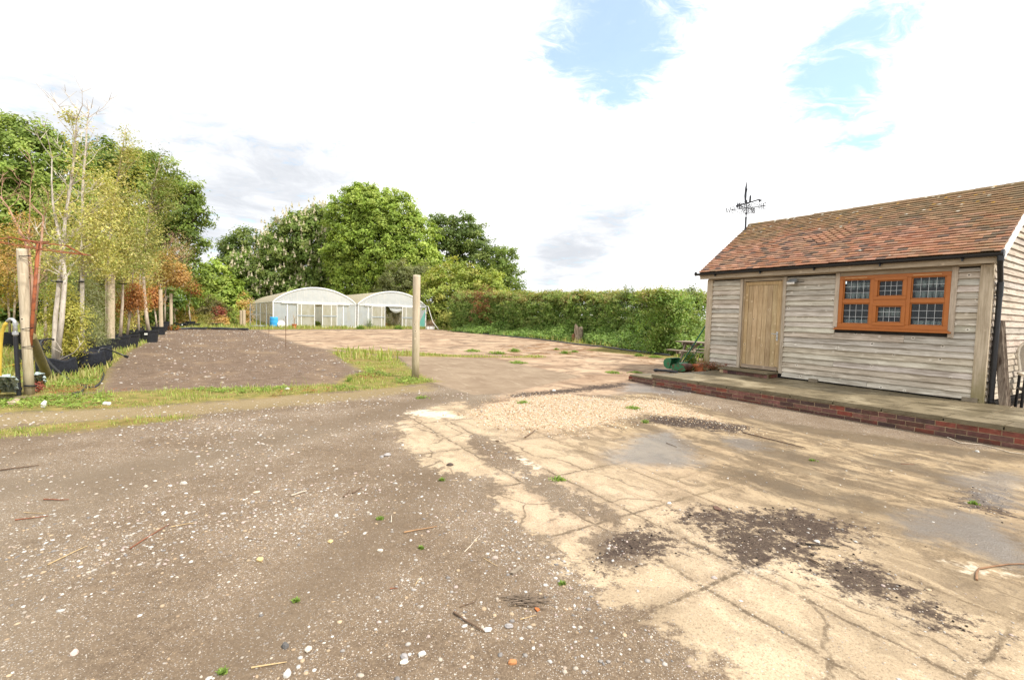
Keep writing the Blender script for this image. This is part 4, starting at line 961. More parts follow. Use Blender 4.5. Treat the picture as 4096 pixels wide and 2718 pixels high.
    for xs in ([0.0] if side_left else []) + [wd]:
        sh = MB(); vs = []; fs = []; nn = 16
        for j in range(nn + 1): vs += [(xs, LEN * j / nn, 0.0), (xs, LEN * j / nn, EV - 0.02)]
        sh.add(vs, [(2 * j, 2 * j + 2, 2 * j + 3, 2 * j + 1) for j in range(nn)]); sh.build('side_sheet', F_SIDE, root, local=True)
        r = MB()
        for z in (0.10, 1.02, EV - 0.02): r.box(xs - 0.03, xs + 0.03, 0.05, LEN, z - 0.025, z + 0.025)
        for j in range(1, nn + 1): r.box(xs - 0.028, xs + 0.028, LEN * j / nn - 0.02, LEN * j / nn + 0.02, 0.0, EV - 0.045)
        r.build('side_frame', STEEL, root, local=True)
    bw_ = MB()
    for j in range(1, ny):
        y = LEN * j / ny; bw_.tube([(x, y, h - 0.03) for x, h in ar[::2]], 0.022, 5)
    bw_.build('bows', STEEL, root, local=True)
    return root
t1 = tunnel(3.62, 10.16, (6.76, 7.33), (5.42, 6.76, 5.72), (7.33, 8.54, 8.05), [3.66, 4.68, 9.04, 10.10],
            'left white polytunnel beside the blue barrel, its sliding doors barely parted', (4.25, 9.55), True)
t2 = tunnel(10.22, 16.60, (12.66, 14.22), (11.45, 12.66, 12.35), (14.22, 15.55, 14.60), [10.28, 11.15, 16.55],
            'right white polytunnel by the hedge, doors open on plants inside', (10.82, 16.0), False)
MB().add([(16.45 - 10.22, 0.05, 0.05), (16.52 - 10.22, 0.05, 1.75), (15.75 - 10.22, 0.05, 0.05)], [(0, 2, 1)]).build('green_sheet', F_TEAL, t2, local=True)
MB().add([(16.45 - 10.22, -0.012, 0.08), (16.50 - 10.22, -0.012, 1.70), (15.72 - 10.22, -0.012, 0.08)], [(0, 2, 1)]).build('green_sheet', F_TEAL, t2, local=True)
# torn film drooping in the right doorway
def torn():
    b = MB(); n = 8; vs = []; fs = []
    for i in range(n + 1):
        t = i / n
        for j in range(5):
            q = j / 4; x = 13.02 - 10.22 + 1.15 * t; z = 1.93 - q * (0.55 * math.sin(math.pi * (0.18 + 0.62 * t))) ; y = 0.05 - 0.35 * math.sin(q * 2.4)
            vs.append((x + 0.12 * q, y + 0.25, z))
    for i in range(n):
        for j in range(4): fs.append((i * 5 + j, (i + 1) * 5 + j, (i + 1) * 5 + j + 1, i * 5 + j + 1))
    b.add(vs, fs); b.build('torn_sheet', F_GABLE, t2, local=True, smooth=True)
torn()
MB().add([(2.9, 2.4, 0), (4.3, 2.4, 0), (4.3, 2.4, 1.75), (2.9, 2.4, 1.75)], [(0, 1, 2, 3)]).build('inner_sheet', F_GABLE, t1, local=True)
MB().add([(1.8, 7.0, 0), (4.6, 7.0, 0), (4.6, 7.0, 2.1), (1.8, 7.0, 2.1)], [(0, 1, 2, 3)]).build('inner_sheet', F_WALL, t2, local=True)  # added pale sheet, put in to lighten the dark doorway
gut = MB(); gut.box(-0.09, 0.09, -0.15, 30.8, 2.06, 2.10); gut.build('valley_gutter', RAIL, t2, local=True)
MB().box(6.30, 6.47, -0.15, 30.8, 2.06, 2.12).build('side_gutter', RAIL, t2, local=True)

# ------------------------------------------------------------------ things round the tunnels
def ab_of(x, y, z=0): p = at(x, y, z); return p
BLUE = m_plain('blue_plastic', (0.05, 0.36, 0.74), 0.38, var=0.12, scale=3)
def lathe_thing(name, label, cat, p, prof, m, n=24, group=None):
    r = empty(name, p, 0, label, cat, group); return r
p = at(632, 755.5); brl = empty('barrel', p, 0, 'bright blue plastic barrel at the corner of the polytunnel', 'barrel')
MB().lathe((0, 0, 0), [(0.0, 0.0), (0.27, 0.0), (0.285, 0.03), (0.295, 0.22), (0.285, 0.25), (0.295, 0.28), (0.30, 0.42), (0.295, 0.55), (0.285, 0.58), (0.295, 0.61), (0.285, 0.80), (0.27, 0.83), (0.26, 0.81), (0.0, 0.81)], 28).build('drum', BLUE, brl, local=True, smooth=True)
MB().lathe((0.12, -0.05, 0.811), [(0.03, 0), (0.03, 0.02)], 10, None, True).build('bung', BLACK, brl, local=True)
p = at(648.5, 756); ld_ = empty('round_lid', p, 0, 'round white lid propped up beside the blue barrel', 'lid')
MB().lathe((0, 0, 0.29), [(0.0, 0.03), (0.10, 0.035), (0.27, 0.02), (0.295, 0.0), (0.29, -0.03), (0.0, -0.03)], 28, (0.12, -1, 0.18)).build('disc', WHITE, ld_, local=True, smooth=True)
TERRA = m_plain('terracotta', (0.50, 0.155, 0.06), 0.75, var=0.2, scale=6)
SOIL = m_plain('potting_soil', (0.035, 0.026, 0.02), 0.95, scale=40)
DEADW = m_plain('dry_stems', (0.42, 0.33, 0.22), 0.85, scale=15)
p = at(679, 757); tp = empty('terracotta_pot', p, 0, 'terracotta pot with a dead leafless shrub before the left polytunnel', 'plant pot')
MB().lathe((0, 0, 0), [(0.0, 0), (0.125, 0), (0.165, 0.26), (0.185, 0.26), (0.19, 0.33), (0.165, 0.33), (0.155, 0.27)], 20).build('pot', TERRA, tp, local=True, smooth=False)
MB().lathe((0, 0, 0.29), [(0.0, 0.0), (0.158, 0.0)], 16).build('soil', SOIL, tp, local=True)
b = MB()
for i in range(11):
    a_ = random.uniform(0, 6.28); l = random.uniform(0.5, 1.05); s_ = random.uniform(0.05, 0.32)
    pts = [(0.03 * math.cos(a_), 0.03 * math.sin(a_), 0.28), (s_ * 0.5 * math.cos(a_), s_ * 0.5 * math.sin(a_), 0.28 + l * 0.55), (s_ * math.cos(a_ + .3), s_ * math.sin(a_ + .3), 0.28 + l)]
    b.tube(pts, [0.013, 0.009, 0.004], 5)
b.build('dead_stems', DEADW, tp, local=True)
def trolley(p, rz):
    r = empty('plant_trolley', p, rz, 'empty galvanised plant trolley with castors beside the polytunnel side wall', 'trolley')
    W, D, Hh = 0.72, 1.0, 1.82
    for x in (0, W):
        for y in (0, D): MB().box(x - 0.02, x + 0.02, y - 0.02, y + 0.02, 0.12, Hh).build('upright', STEEL, r, local=True)
    for z in (0.17, 1.02):
        MB().box(0.021, W - 0.021, 0.0 if z > 1 else -0.02, 0.045 if z > 1 else D + 0.02, z - 0.03, z + 0.02).build('shelf', STEEL, r, local=True)
    for x in (0.06, W - 0.06):
        for y in (0.06, D - 0.06):
            c = MB(); c.lathe((x, y, 0.06), [(0.058, -0.02), (0.06, 0.0), (0.058, 0.02)], 14, (1, 0, 0), True); c.box(x - 0.03, x + 0.03, y - 0.03, y + 0.03, 0.115, 0.14); c.build('castor', BLACK, r, local=True)
trolley(at(577.5, 756.5), 0.08)
RODM = m_rust('rusty_iron', (0.10, 0.06, 0.04), (0.16, 0.07, 0.03), 0.5)
for (x, y0, y1, lab) in ((659.5, 803, 729, 'tall thin rusty rod standing in the dark soil edge, nearest of the four'), (620.5, 777, 728.5, 'thin rusty rod standing left of the blue barrel'),
                    (597, 766, 744, 'short thin rod standing by the trolley'), (655, 757, 735, 'thin rod standing beside the white lid')):
    g = at(x, y0); h = (ray(x, y1)[2] / ray(x, y1)[1]) * g[1] + CAM_H
    o = MB().tube([g, g + np.array([0.0, 0, h * 0.5]), g + np.array([-0.01, 0, h])], 0.010, 6).build('rod', RODM); tag(o, lab, 'metal rod', 'thin metal rods marking the ground edge')
p = at(992.5, 759.5); cr = empty('planter_crate', p, YAW, 'low white plastic crate of dry grass at the right polytunnel corner', 'planter')
b = MB(); b.box(-0.35, 0.35, -0.2, -0.17, 0.02, 0.27); b.box(-0.35, 0.35, 0.17, 0.2, 0.02, 0.27); b.box(-0.35, -0.32, -0.17, 0.17, 0.02, 0.27); b.box(0.32, 0.35, -0.17, 0.17, 0.02, 0.27); b.box(-0.32, 0.32, -0.17, 0.17, 0.02, 0.05)
b.box(-0.37, 0.37, -0.22, -0.201, 0.24, 0.28); b.box(-0.02, 0.02, -0.212, -0.201, 0.03, 0.24); b.build('crate', WHITE, cr, local=True)
b = MB()
for i in range(130):
    x, y = random.uniform(-0.3, 0.3), random.uniform(-0.15, 0.15); h = random.uniform(0.25, 0.7); dx, dy = random.uniform(-0.3, 0.4), random.uniform(-0.25, 0.25)
    b.col = jit((0.42, 0.30, 0.20), 0.3); b.tube([(x, y, 0.22), (x + dx * 0.4, y + dy * 0.4, 0.22 + h * 0.7), (x + dx, y + dy, 0.22 + h)], [0.012, 0.010, 0.003], 3)
VCOL = m_leaf('painted_by_leaf', 0.25)
b.build('dry_grass', VCOL, cr, local=True)
pp = at(1012, 760.5); o = MB().tube([pp + np.array([0, 0, 0.03]), pp + np.array([-0.55, 0.1, 0.7]), pp + np.array([-1.0, 0.2, 2.05])], 0.03, 8).build('leaning_pipe', WHITE); tag(o, 'pale pipe leaning against the right end of the polytunnel', 'pipe')

# ------------------------------------------------------------------ wooden posts
W_ROUND = m_wood('round_post', (0.38, 0.31, 0.21), (0.58, 0.50, 0.37), 2, knots=True, green=0.4)
W_STAKE = m_wood('pale_stake', (0.38, 0.30, 0.20), (0.56, 0.46, 0.33), 2, knots=False)
W_GREEN = m_wood('mossy_stake', (0.15, 0.13, 0.06), (0.28, 0.235, 0.115), 2, knots=False)
def post(base, top, r, name, label, cat, m, group=None):
    base = np.array(base, float); top = np.array(top, float)
    d = top - base; n = 7; pts = [base + d * t for t in (-0.02, 0.15, 0.35, 0.6, 0.85, 0.985, 1.0)]
    b = MB(); rr = [r * (1 + random.uniform(-0.02, 0.02)) for _ in pts]; rr[-1] = r * 0.95
    b.tube([p - base for p in pts], rr, 16)
    o = b.build(name, m); o.location = tuple(base); me = o.data
    me.polygons.foreach_set('use_smooth', [len(p.vertices) == 4 for p in me.polygons])
    return tag(o, label, cat, group)
mp = at(958.5, 872); ht = 2.30
mt_ = atd(961.8, 634.5, mp[1] + 0.02)
post(mp, mt_, 0.085, 'wooden_post', 'tall round wooden post alone in the middle of the yard', 'post', W_ROUND)
lp = at(68, 910); lt = atd(50, 574, lp[1])
post(lp, lt, 0.064, 'wooden_post', 'thick round wooden post at the left with wire ties and a rusty pole beside it', 'post', W_ROUND)
# ------------------------------------------------------------------ foliage helper
def unit(v): return v / (np.linalg.norm(v, axis=-1, keepdims=True) + 1e-9)
class Leaves:
    gain = 1.0
    def __init__(s): s.c = []; s.n = []; s.s = []; s.k = []; s.a = []
    def add(s, c, n, size, colr, asp=0.5):
        s.c.append(c); s.n.append(unit(n)); s.s.append(np.broadcast_to(size, (len(c),))); s.k.append(colr); s.a.append(np.full(len(c), asp))
    def clumps(s, centers, outward, per, rad, size, pal, flat=0.7, asp=0.5, up=0.5, cvar=0.22, lvar=0.15, droop=0.0):
        """a cluster of leaves round each centre; pal: (n,3) colours picked per clump"""
        N = len(centers)
        if N == 0: return
        pal = np.array(pal); pc = pal[rng.integers(0, len(pal), N)] * s.gain * (1 + rng.uniform(-cvar, cvar, (N, 1)))
        rad = np.broadcast_to(rad, (N,))
        off = rng.normal(0, 0.5, (N, per, 3)) * rad[:, None, None]; off[..., 2] *= flat
        off[..., 2] -= droop * np.linalg.norm(off[..., :2], axis=-1)
        c = centers[:, None] + off
        n = outward[:, None] * 0.8 + unit(off) * 0.6 + rng.normal(0, 0.55, (N, per, 3)); n[..., 2] += up
        k = pc[:, None] * (1 + rng.uniform(-lvar, lvar, (N, per, 1))) * (1 + rng.uniform(-0.05, 0.05, (N, per, 3)))
        s.add(c.reshape(-1, 3), n.reshape(-1, 3), (size * rng.uniform(0.65, 1.25, (N * per))), k.reshape(-1, 3), asp)
    def build(s, name, m, parent=None, world=True):
        c = np.concatenate(s.c); n = np.concatenate(s.n); sz = np.concatenate(s.s)[:, None]; k = np.clip(np.concatenate(s.k), 0.003, 0.9); asp = np.concatenate(s.a)[:, None]
        if parent is not None and world: c = c - parent_origin(parent)
        r = rng.normal(0, 1, c.shape); t = unit(np.cross(n, r)); b = np.cross(n, t)
        bend = n * sz * 0.22
        v = np.stack([c - t * sz, c + b * sz * asp + bend, c + t * sz * 1.1, c - b * sz * asp + bend], 1).reshape(-1, 3).astype('f')
        N = len(c); me = bpy.data.meshes.new(name)
        me.vertices.add(4 * N); me.vertices.foreach_set('co', v.ravel())
        me.loops.add(4 * N); me.loops.foreach_set('vertex_index', np.arange(4 * N, dtype='i'))
        me.polygons.add(N); me.polygons.foreach_set('loop_start', np.arange(0, 4 * N, 4, dtype='i'))
        me.update(calc_edges=True)
        a = me.color_attributes.new('col', 'FLOAT_COLOR', 'POINT'); cc = np.ones((4 * N, 4), 'f'); cc[:, :3] = np.repeat(k, 4, 0); a.data.foreach_set('color', cc.ravel())
        me.materials.append(m); o = bpy.data.objects.new(name, me); col.objects.link(o)
        if parent is not None: o.parent = parent
        return o
def sph(n):
    v = rng.normal(0, 1, (n, 3)); return unit(v)
LEAF = m_leaf('leaf', 0.36)
Leaves.gain = np.array([1.0, 1.0, 1.0]) 
def m_bark(name, c1, c2, sc_=(12, 12, 2)):
    m, s = mat(name); p = s.pos(); n = s.noise(s.scale(p, *sc_), 1.5, 5, 0.65); f = s.noise(p, 6, 4, 0.6)
    s.out(s.bsdf(s.mix(s.ss(s.m('ADD', s.m('MULTIPLY', n, 0.7), s.m('MULTIPLY', f, 0.3)), 0.35, 0.65), c1, c2), 0.9, s.bump(n, 0.4, 0.01), spec=0.15)); return m
BARK = m_bark('dark_bark', (0.055, 0.042, 0.03), (0.12, 0.095, 0.07)); PALEBARK = m_bark('pale_bark', (0.32, 0.25, 0.18), (0.56, 0.47, 0.37), (8, 8, 3)); PINKBARK = m_bark('pinkish_bark', (0.30, 0.17, 0.11), (0.48, 0.31, 0.22), (8, 8, 3))
def ground_under(x, dist):
    p = atd(x, 800, dist); return np.array([p[0], p[1], 0.0])
def big_tree(name, label, dist, lobes, pal, clump_r, leaf, per, dens, trunk_x, trunk_r=0.35, cat='tree', group=None, flowers=None, gaps=0.0, up=0.55, extra=None, bark=None, droop=0.15, asp=0.5, inner=0.35):
    """lobes (x, y, rx, ry[, depth shift]) as seen in the photograph, turned into real ellipsoids at their distance"""
    base = ground_under(trunk_x, dist); root = empty(name, base, 0, label, cat, group)
    L = Leaves(); ells = []
    for lb in lobes:
        dd = dist + (lb[4] if len(lb) > 4 else 0.0)
        c = atd(lb[0], lb[1], dd); k_ = K / F_PX * dd; r = np.array([lb[2] * k_, (lb[2] + lb[3]) / 2 * k_ * 0.9, lb[3] * k_]); ells.append((c, r))
    fl = Leaves() if flowers else None
    for c, r in ells:
        area = (r[0] * r[1] + r[0] * r[2] + r[1] * r[2]) / 3 * 4 * math.pi
        N = max(6, int(area * dens / (clump_r ** 2)))
        d = sph(N); rr = rng.uniform(0.74, 1.10, (N, 1)); 
        # lumpy surface: second order bumps
        ph = rng.uniform(0, 6, 3); bump = 1 + 0.09 * np.sin(d[:, :1] * 5 + ph[0]) * np.cos(d[:, 2:] * 6 + ph[1]) + 0.05 * np.sin(d[:, 1:2] * 11 + ph[2])
        cen = c + d * r * rr * bump
        keep = np.ones(N, bool)
        for c2, r2 in ells:   # drop clumps well inside a neighbouring lobe
            if c2 is c: continue
            keep &= (((cen - c2) / r2) ** 2).sum(1) > 0.55
        keep &= cen[:, 2] > 0.25
        if gaps:
            g = np.sin(cen[:, 0] * 1.3 + ph[0]) * np.sin(cen[:, 1] * 1.1 + ph[1]) * np.sin(cen[:, 2] * 1.5 + ph[2]); keep &= g < (0.55 - gaps)
        cen = cen[keep]; d = d[keep]
        L.clumps(cen, d, per, clump_r * rng.uniform(0.7, 1.25, len(cen)), leaf, pal, up=up, droop=droop, asp=asp)
        ni = int(N * inner)
        if ni:
            d2 = sph(ni); ci = c + d2 * r * rng.uniform(0.35, 0.8, (ni, 1)); ci = ci[ci[:, 2] > 0.3]
            L.clumps(ci, unit(ci - c), max(4, per // 2), clump_r, leaf * 1.15, np.array(pal) * 0.9, up=up)
        if flowers:
            fr, fs, fp, fh = flowers
            sel = (rng.random(len(cen)) < fr) & (d[:, 1] < 0.55)
            fc = np.concatenate([cen[sel] + d[sel] * clump_r * (0.75 + 0.1 * q_) + rng.normal(0, 0.45, (sel.sum(), 3)) * clump_r for q_ in range(2)]); fc[:, 2] += 0.2
            for i in range(6):   # upright candle, built of small petals stacked up
                z = i / 5; q = fc.copy(); q[:, 2] += z * fh
                for j in range(3):
                    an = rng.uniform(0, 6.28, len(q)); w_ = fs * (1.05 - 0.75 * z); p2 = q + np.stack([np.cos(an) * w_ * 0.7, np.sin(an) * w_ * 0.7, 0 * an], 1)
                    nn = np.stack([np.cos(an), np.sin(an), 0 * an + 0.4], 1); fl.add(p2, nn, w_ * 1.0, np.array(fp)[None] * rng.uniform(0.85, 1.1, (len(q), 1)), 0.7)
    if extra: extra(L)
    L.build('crown', LEAF, root)
    if flowers: fl.build('flower_candles', m_leaf('blossom', 0.2), root)
    # trunk and limbs reach into the lobes
    tb = MB(); zc = np.mean([c[2] for c, r in ells]); top = np.array([np.mean([c[0] for c, r in ells]), np.mean([c[1] for c, r in ells]), zc])
    fork = base + (top - base) * np.array([0.4, 0.4, 0.42])
    tb.tube([base + np.array([0, 0, -0.1]), base + np.array([0, 0, 0.5]), base + (fork - base) * 0.6, fork], [trunk_r * 1.5, trunk_r * 1.1, trunk_r * 0.95, trunk_r * 0.8], 10)
    tb.build('trunk', bark or BARK, root)
    for c, r in ells:
        b = MB(); e = c + (c - fork) * 0.12; mid = (fork + e) / 2 + np.array([random.uniform(-.5, .5), random.uniform(-.5, .5), 0.3])
        b.tube([fork - np.array([0, 0, 0.2]), mid, e], [trunk_r * 0.5, trunk_r * 0.32, trunk_r * 0.10], 7)
        for _ in range(4):
            dd_ = sph(1)[0] * r * 0.9; s0 = mid + (e - mid) * random.uniform(0.1, 0.9); b.tube([s0, s0 * 0.5 + (c + dd_) * 0.5 + np.array([0, 0, .15]), c + dd_], [trunk_r * 0.2, trunk_r * 0.12, trunk_r * 0.04], 5)
        b.build('limb', bark or BARK, root)
    return root
GRP_T = 'mature trees standing behind the yard'
# palettes
OAKP = [(0.205, 0.285, 0.055), (0.25, 0.335, 0.068), (0.16, 0.23, 0.046), (0.28, 0.355, 0.082)]
ASHP = [(0.285, 0.385, 0.070), (0.340, 0.435, 0.085), (0.235, 0.325, 0.058), (0.380, 0.465, 0.10)]
CHEP = [(0.205, 0.290, 0.068), (0.25, 0.335, 0.085), (0.16, 0.23, 0.055), (0.29, 0.355, 0.11)]
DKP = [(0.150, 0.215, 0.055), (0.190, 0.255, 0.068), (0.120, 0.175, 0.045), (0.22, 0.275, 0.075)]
LTP = [(0.210, 0.290, 0.070), (0.250, 0.330, 0.085), (0.175, 0.245, 0.056)]
HAWP = [(0.30, 0.36, 0.075), (0.35, 0.40, 0.09), (0.24, 0.30, 0.06), (0.39, 0.39, 0.10)]
SALP = [(0.230, 0.250, 0.105), (0.275, 0.285, 0.135), (0.185, 0.205, 0.080)]

big_tree('oak_tree', 'huge dark green oak at the far left rising above the potted trees', 31, [(20, 400, 120, 110), (-70, 460, 120, 120), (110, 405, 90, 85), (60, 520, 120, 90), (-40, 590, 110, 90), (150, 490, 70, 70), (130, 600, 80, 80), (60, 315, 62, 40), (-20, 300, 60, 40), (-110, 340, 90, 80)],
         OAKP, 0.55, 0.125, 66, 0.46, 40, 0.5, group=GRP_T)
big_tree('oak_tree', 'dark oak with ragged drooping right edge behind the potted trees', 36, [(280, 400, 75, 70), (230, 380, 55, 50), (355, 415, 62, 60), (320, 480, 90, 75), (410, 480, 50, 62), (440, 545, 36, 40), (390, 590, 62, 70), (300, 590, 80, 80), (440, 450, 26, 34), (462, 500, 20, 22), (446, 640, 28, 50), (400, 680, 50, 50)],
         [tuple(c * 0.92 for c in q) for q in OAKP], 0.52, 0.125, 60, 0.42, 330, 0.45, group=GRP_T, gaps=0.16)
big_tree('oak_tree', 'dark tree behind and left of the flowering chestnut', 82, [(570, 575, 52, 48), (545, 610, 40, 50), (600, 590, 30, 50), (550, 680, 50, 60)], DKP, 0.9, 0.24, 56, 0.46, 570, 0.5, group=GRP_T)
big_tree('horse_chestnut', 'horse chestnut covered in cream flower candles behind the left polytunnel', 68, [(715, 560, 60, 70), (665, 575, 55, 60), (640, 640, 60, 60), (725, 640, 62, 60), (760, 590, 40, 70), (590, 650, 48, 52), (560, 630, 36, 46), (700, 530, 46, 44), (535, 690, 40, 50), (610, 690, 60, 50), (690, 680, 60, 50), (735, 510, 30, 32)],
         CHEP, 0.75, 0.23, 56, 0.50, 680, 0.5, group=GRP_T, flowers=(0.62, 0.13, (0.60, 0.54, 0.39), 0.58))
big_tree('ash_tree', 'tallest bright green tree with domed crown behind the two polytunnels', 64, [(850, 480, 62, 52), (895, 505, 68, 60), (805, 505, 48, 62), (870, 570, 92, 70), (945, 560, 58, 70), (975, 610, 48, 50), (800, 590, 50, 62), (920, 620, 70, 55), (820, 650, 46, 44), (870, 650, 50, 44), (780, 660, 26, 30), (1000, 640, 28, 34), (835, 452, 40, 26)],
         ASHP, 0.66, 0.20, 62, 0.46, 865, 0.45, group=GRP_T, up=0.7)
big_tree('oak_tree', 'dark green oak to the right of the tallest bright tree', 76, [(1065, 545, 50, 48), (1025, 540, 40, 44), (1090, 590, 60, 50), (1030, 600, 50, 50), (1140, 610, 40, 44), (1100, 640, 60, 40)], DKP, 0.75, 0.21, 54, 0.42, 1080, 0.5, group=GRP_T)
big_tree('oak_tree', 'lighter green tree at the right end of the wood with sky showing through', 72, [(1165, 605, 32, 40), (1185, 645, 26, 36), (1150, 650, 40, 30), (1190, 680, 22, 24)], LTP, 0.62, 0.19, 42, 0.30, 1160, 0.35, group=GRP_T, gaps=0.2)
big_tree('hawthorn_bush', 'broad yellow-green bush between the polytunnel and the hedge', 46, [(1060, 670, 72, 66, 1), (1000, 690, 46, 58), (1120, 680, 52, 58), (1150, 710, 40, 46), (1050, 730, 80, 40), (960, 720, 24, 50, 2)], HAWP, 0.50, 0.135, 58, 0.46, 1060, 0.2, 'bush', up=0.8)
big_tree('willow_bush', 'grey-green willow bush behind the tall middle post', 52, [(925, 650, 42, 46), (965, 640, 36, 36), (900, 680, 34, 40), (940, 700, 40, 40)], SALP, 0.5, 0.15, 50, 0.46, 930, 0.15, 'bush', asp=0.28)
big_tree('bush', 'bright green bushes under the trees left of the chestnut', 62, [(500, 640, 30, 40), (480, 680, 36, 46), (520, 690, 40, 50), (545, 720, 40, 36)], ASHP, 0.7, 0.26, 34, 0.5, 500, 0.2, 'bush')
big_tree('bush', 'dark brown-green broom bush under the oak edge', 50, [(470, 715, 32, 34), (500, 725, 26, 26), (440, 720, 26, 30)], [(0.15, 0.135, 0.05), (0.185, 0.165, 0.06), (0.12, 0.115, 0.04)], 0.55, 0.2, 34, 0.55, 470, 0.12, 'bush', asp=0.25)
big_tree('bush', 'dark bushes behind the left polytunnel', 66, [(600, 715, 60, 36), (680, 710, 60, 40), (760, 705, 60, 40), (840, 705, 60, 40), (900, 715, 50, 34)], DKP, 0.8, 0.3, 30, 0.5, 700, 0.2, 'bush')
for x in (-60, 20, 100, 180, 260, 340, 410):
    pass
big_tree('bush', 'green bushes at the foot of the big left oak', 30, [(-40, 700, 70, 60), (40, 690, 60, 60), (120, 690, 60, 60), (200, 690, 60, 56), (280, 690, 60, 56), (360, 700, 50, 50)], [(0.12, 0.19, 0.04), (0.16, 0.235, 0.05), (0.13, 0.17, 0.04)], 0.55, 0.16, 34, 0.5, 100, 0.15, 'bush')

# ------------------------------------------------------------------ hedge
HEDGEP = [(0.20, 0.315, 0.068), (0.245, 0.365, 0.082), (0.165, 0.26, 0.056), (0.285, 0.385, 0.096), (0.255, 0.30, 0.09)]
def hedge():
    f0 = at(1085, 765); f1 = at(1350, 786); f2 = at(1600, 812); f3 = at(1640, 819)
    path = [f0 + np.array([-2.0, 3.0, 0]), f0, f1, f2, AB(12.6, 15.6)]
    path = [np.array([q[0], q[1], 0]) for q in path]
    root = empty('hedge', path[2], 0, 'long tall clipped green hedge along the right side of the yard', 'hedge')
    L = Leaves(); hts = [3.1, 3.0, 2.75, 2.50, 2.45]
    seg = [np.linalg.norm(path[i + 1] - path[i]) for i in range(len(path) - 1)]; tot = sum(seg)
    def along(s_):
        for i, l in enumerate(seg):
            if s_ <= l or i == len(seg) - 1:
                t = min(1, s_ / l); d = (path[i + 1] - path[i]) / l; return path[i] + d * s_, d, hts[i] + (hts[i + 1] - hts[i]) * t
            s_ -= l
    st = MB()
    N = 7600; cs, ns, sizes = [], [], []
    for i in range(N):
        s_ = rng.uniform(0, tot) ; p, d, h = along(s_); nr = np.array([d[1], -d[0], 0]); nr = nr if nr @ np.array([0, -1, 0]) > 0 else -nr
        u_ = rng.random()
        bulge = 0.22 * math.sin(s_ * 1.1) * math.sin(s_ * 0.37 + 1) + 0.12 * math.sin(s_ * 3.1)
        if u_ < 0.62:
            z = (0.04 + 0.96 * rng.random()) * h; o_ = -0.75 - bulge + 0.35 * math.sin(z * 2.6 + s_ * 0.8) * 0.5 + 0.25 * (1 - z / h) + rng.uniform(-0.15, 0.12); out = nr * 0.9
            c = p - nr * (0.55 + o_ * 0.0) + nr * (0.15 + bulge * 1.1 + 0.20 * math.sin(z * 3.1 + s_ * 1.7) + 0.12 * math.sin(s_ * 4.3 + z * 5) - 0.25 * abs(z / h - 0.55) + rng.uniform(-0.28, 0.20) + 0.25 * math.sin(s_ * 0.9 + 2) * math.sin(z * 2.2 + s_ * 0.6))
        elif u_ < 0.86:
            z = h + rng.uniform(-0.16, 0.10) + 0.08 * math.sin(s_ * 2.2) + 0.05 * math.sin(s_ * 5.1) + (0.22 * rng.random() ** 3); c = p - nr * rng.uniform(0.3, 1.7); out = np.array([0, 0, 1.0])
        else:
            z = rng.uniform(0.2, h); c = p - nr * rng.uniform(0.5, 1.6); out = nr * 0.3
        cs.append([c[0], c[1], z]); ns.append(out)
    cs = np.array(cs); ns = np.array(ns)
    near = cs[:, 1] < 28
    topm = cs[:, 2] > 2.42
    for msk_, per, rad, lf in ((near, 34, 0.30, 0.052), (~near, 26, 0.36, 0.075)):
        s1 = msk_ & ~topm; L.clumps(cs[s1], ns[s1], per, rad, lf, HEDGEP, up=0.5, flat=0.75)
        s2 = msk_ & topm; L.clumps(cs[s2], ns[s2], per, rad * 0.9, lf, [(0.32, 0.345, 0.10), (0.36, 0.345, 0.12), (0.25, 0.295, 0.075), (0.40, 0.315, 0.14)], up=0.6)
    # shoots that escaped the shears
    for (x, n_) in ((1455, 16), (1440, 6), (1210, 5), (1268, 7), (1290, 4), (1618, 16), (1608, 10), (1380, 3), (1340, 3), (1500, 3)):
        for _ in range(n_):
            p, d, h = along(0); q = atd(x + random.uniform(-14, 14), 680, 1); 
            # meet the hedge line at this bearing
            best = None
            for k_ in range(120):
                pp_, _, hh = along(tot * k_ / 119); xx = 2048 / K + ((pp_ - CP) @ RT) / ((pp_ - CP) @ FW) * F_PX / K
                if best is None or abs(xx - x) < best[0]: best = (abs(xx - x), pp_, hh)
            c = best[1]; hgt = random.uniform(0.1, 0.42) * (1.6 if n_ > 12 else 0.8)
            pts = np.array([[c[0] + random.uniform(-.25, .25), c[1] + 0.6 + random.uniform(-.2, .2), best[2] + hgt * t] for t in (0.0, 0.35, 0.7, 1.0)])
            L.clumps(pts, np.array([[0, -0.3, 0.6]] * 4), 9, 0.16, 0.045, [(0.14, 0.19, 0.06), (0.19, 0.21, 0.07)], up=0.3)
    for _ in range(700):
        p, d, h = along(rng.uniform(0, tot)); nr = np.array([d[1], -d[0], 0]); nr = nr if nr[1] < 0 else -nr
        if rng.random() < 0.55: b_ = np.array([*(p - nr * rng.uniform(0.0, 1.2))[:2], h - 0.05]); v_ = np.array([rng.normal(0, .12), rng.normal(0, .12), rng.uniform(.10, .38)])
        else: b_ = np.array([*(p + nr * 0.25)[:2], rng.uniform(0.6, h)]); v_ = nr * rng.uniform(.1, .38) + np.array([rng.normal(0, .12), 0, rng.uniform(-.1, .15)])
        pts = b_ + v_ * np.linspace(0, 1, 4)[:, None]
        L.clumps(pts, np.tile([0, -.4, .6], (4, 1)), 8, 0.13, 0.055, [(0.24, 0.33, 0.09), (0.30, 0.34, 0.10), (0.20, 0.29, 0.07)])
    # brown dying patch
    pb = np.array([at(1118, 770)[:2]])
    cpt = atd(1115, 700, 37.0)
    cc = cpt + rng.normal(0, 1, (46, 3)) * np.array([0.45, 0.3, 0.75]); cc[:, 1] -= 0.5
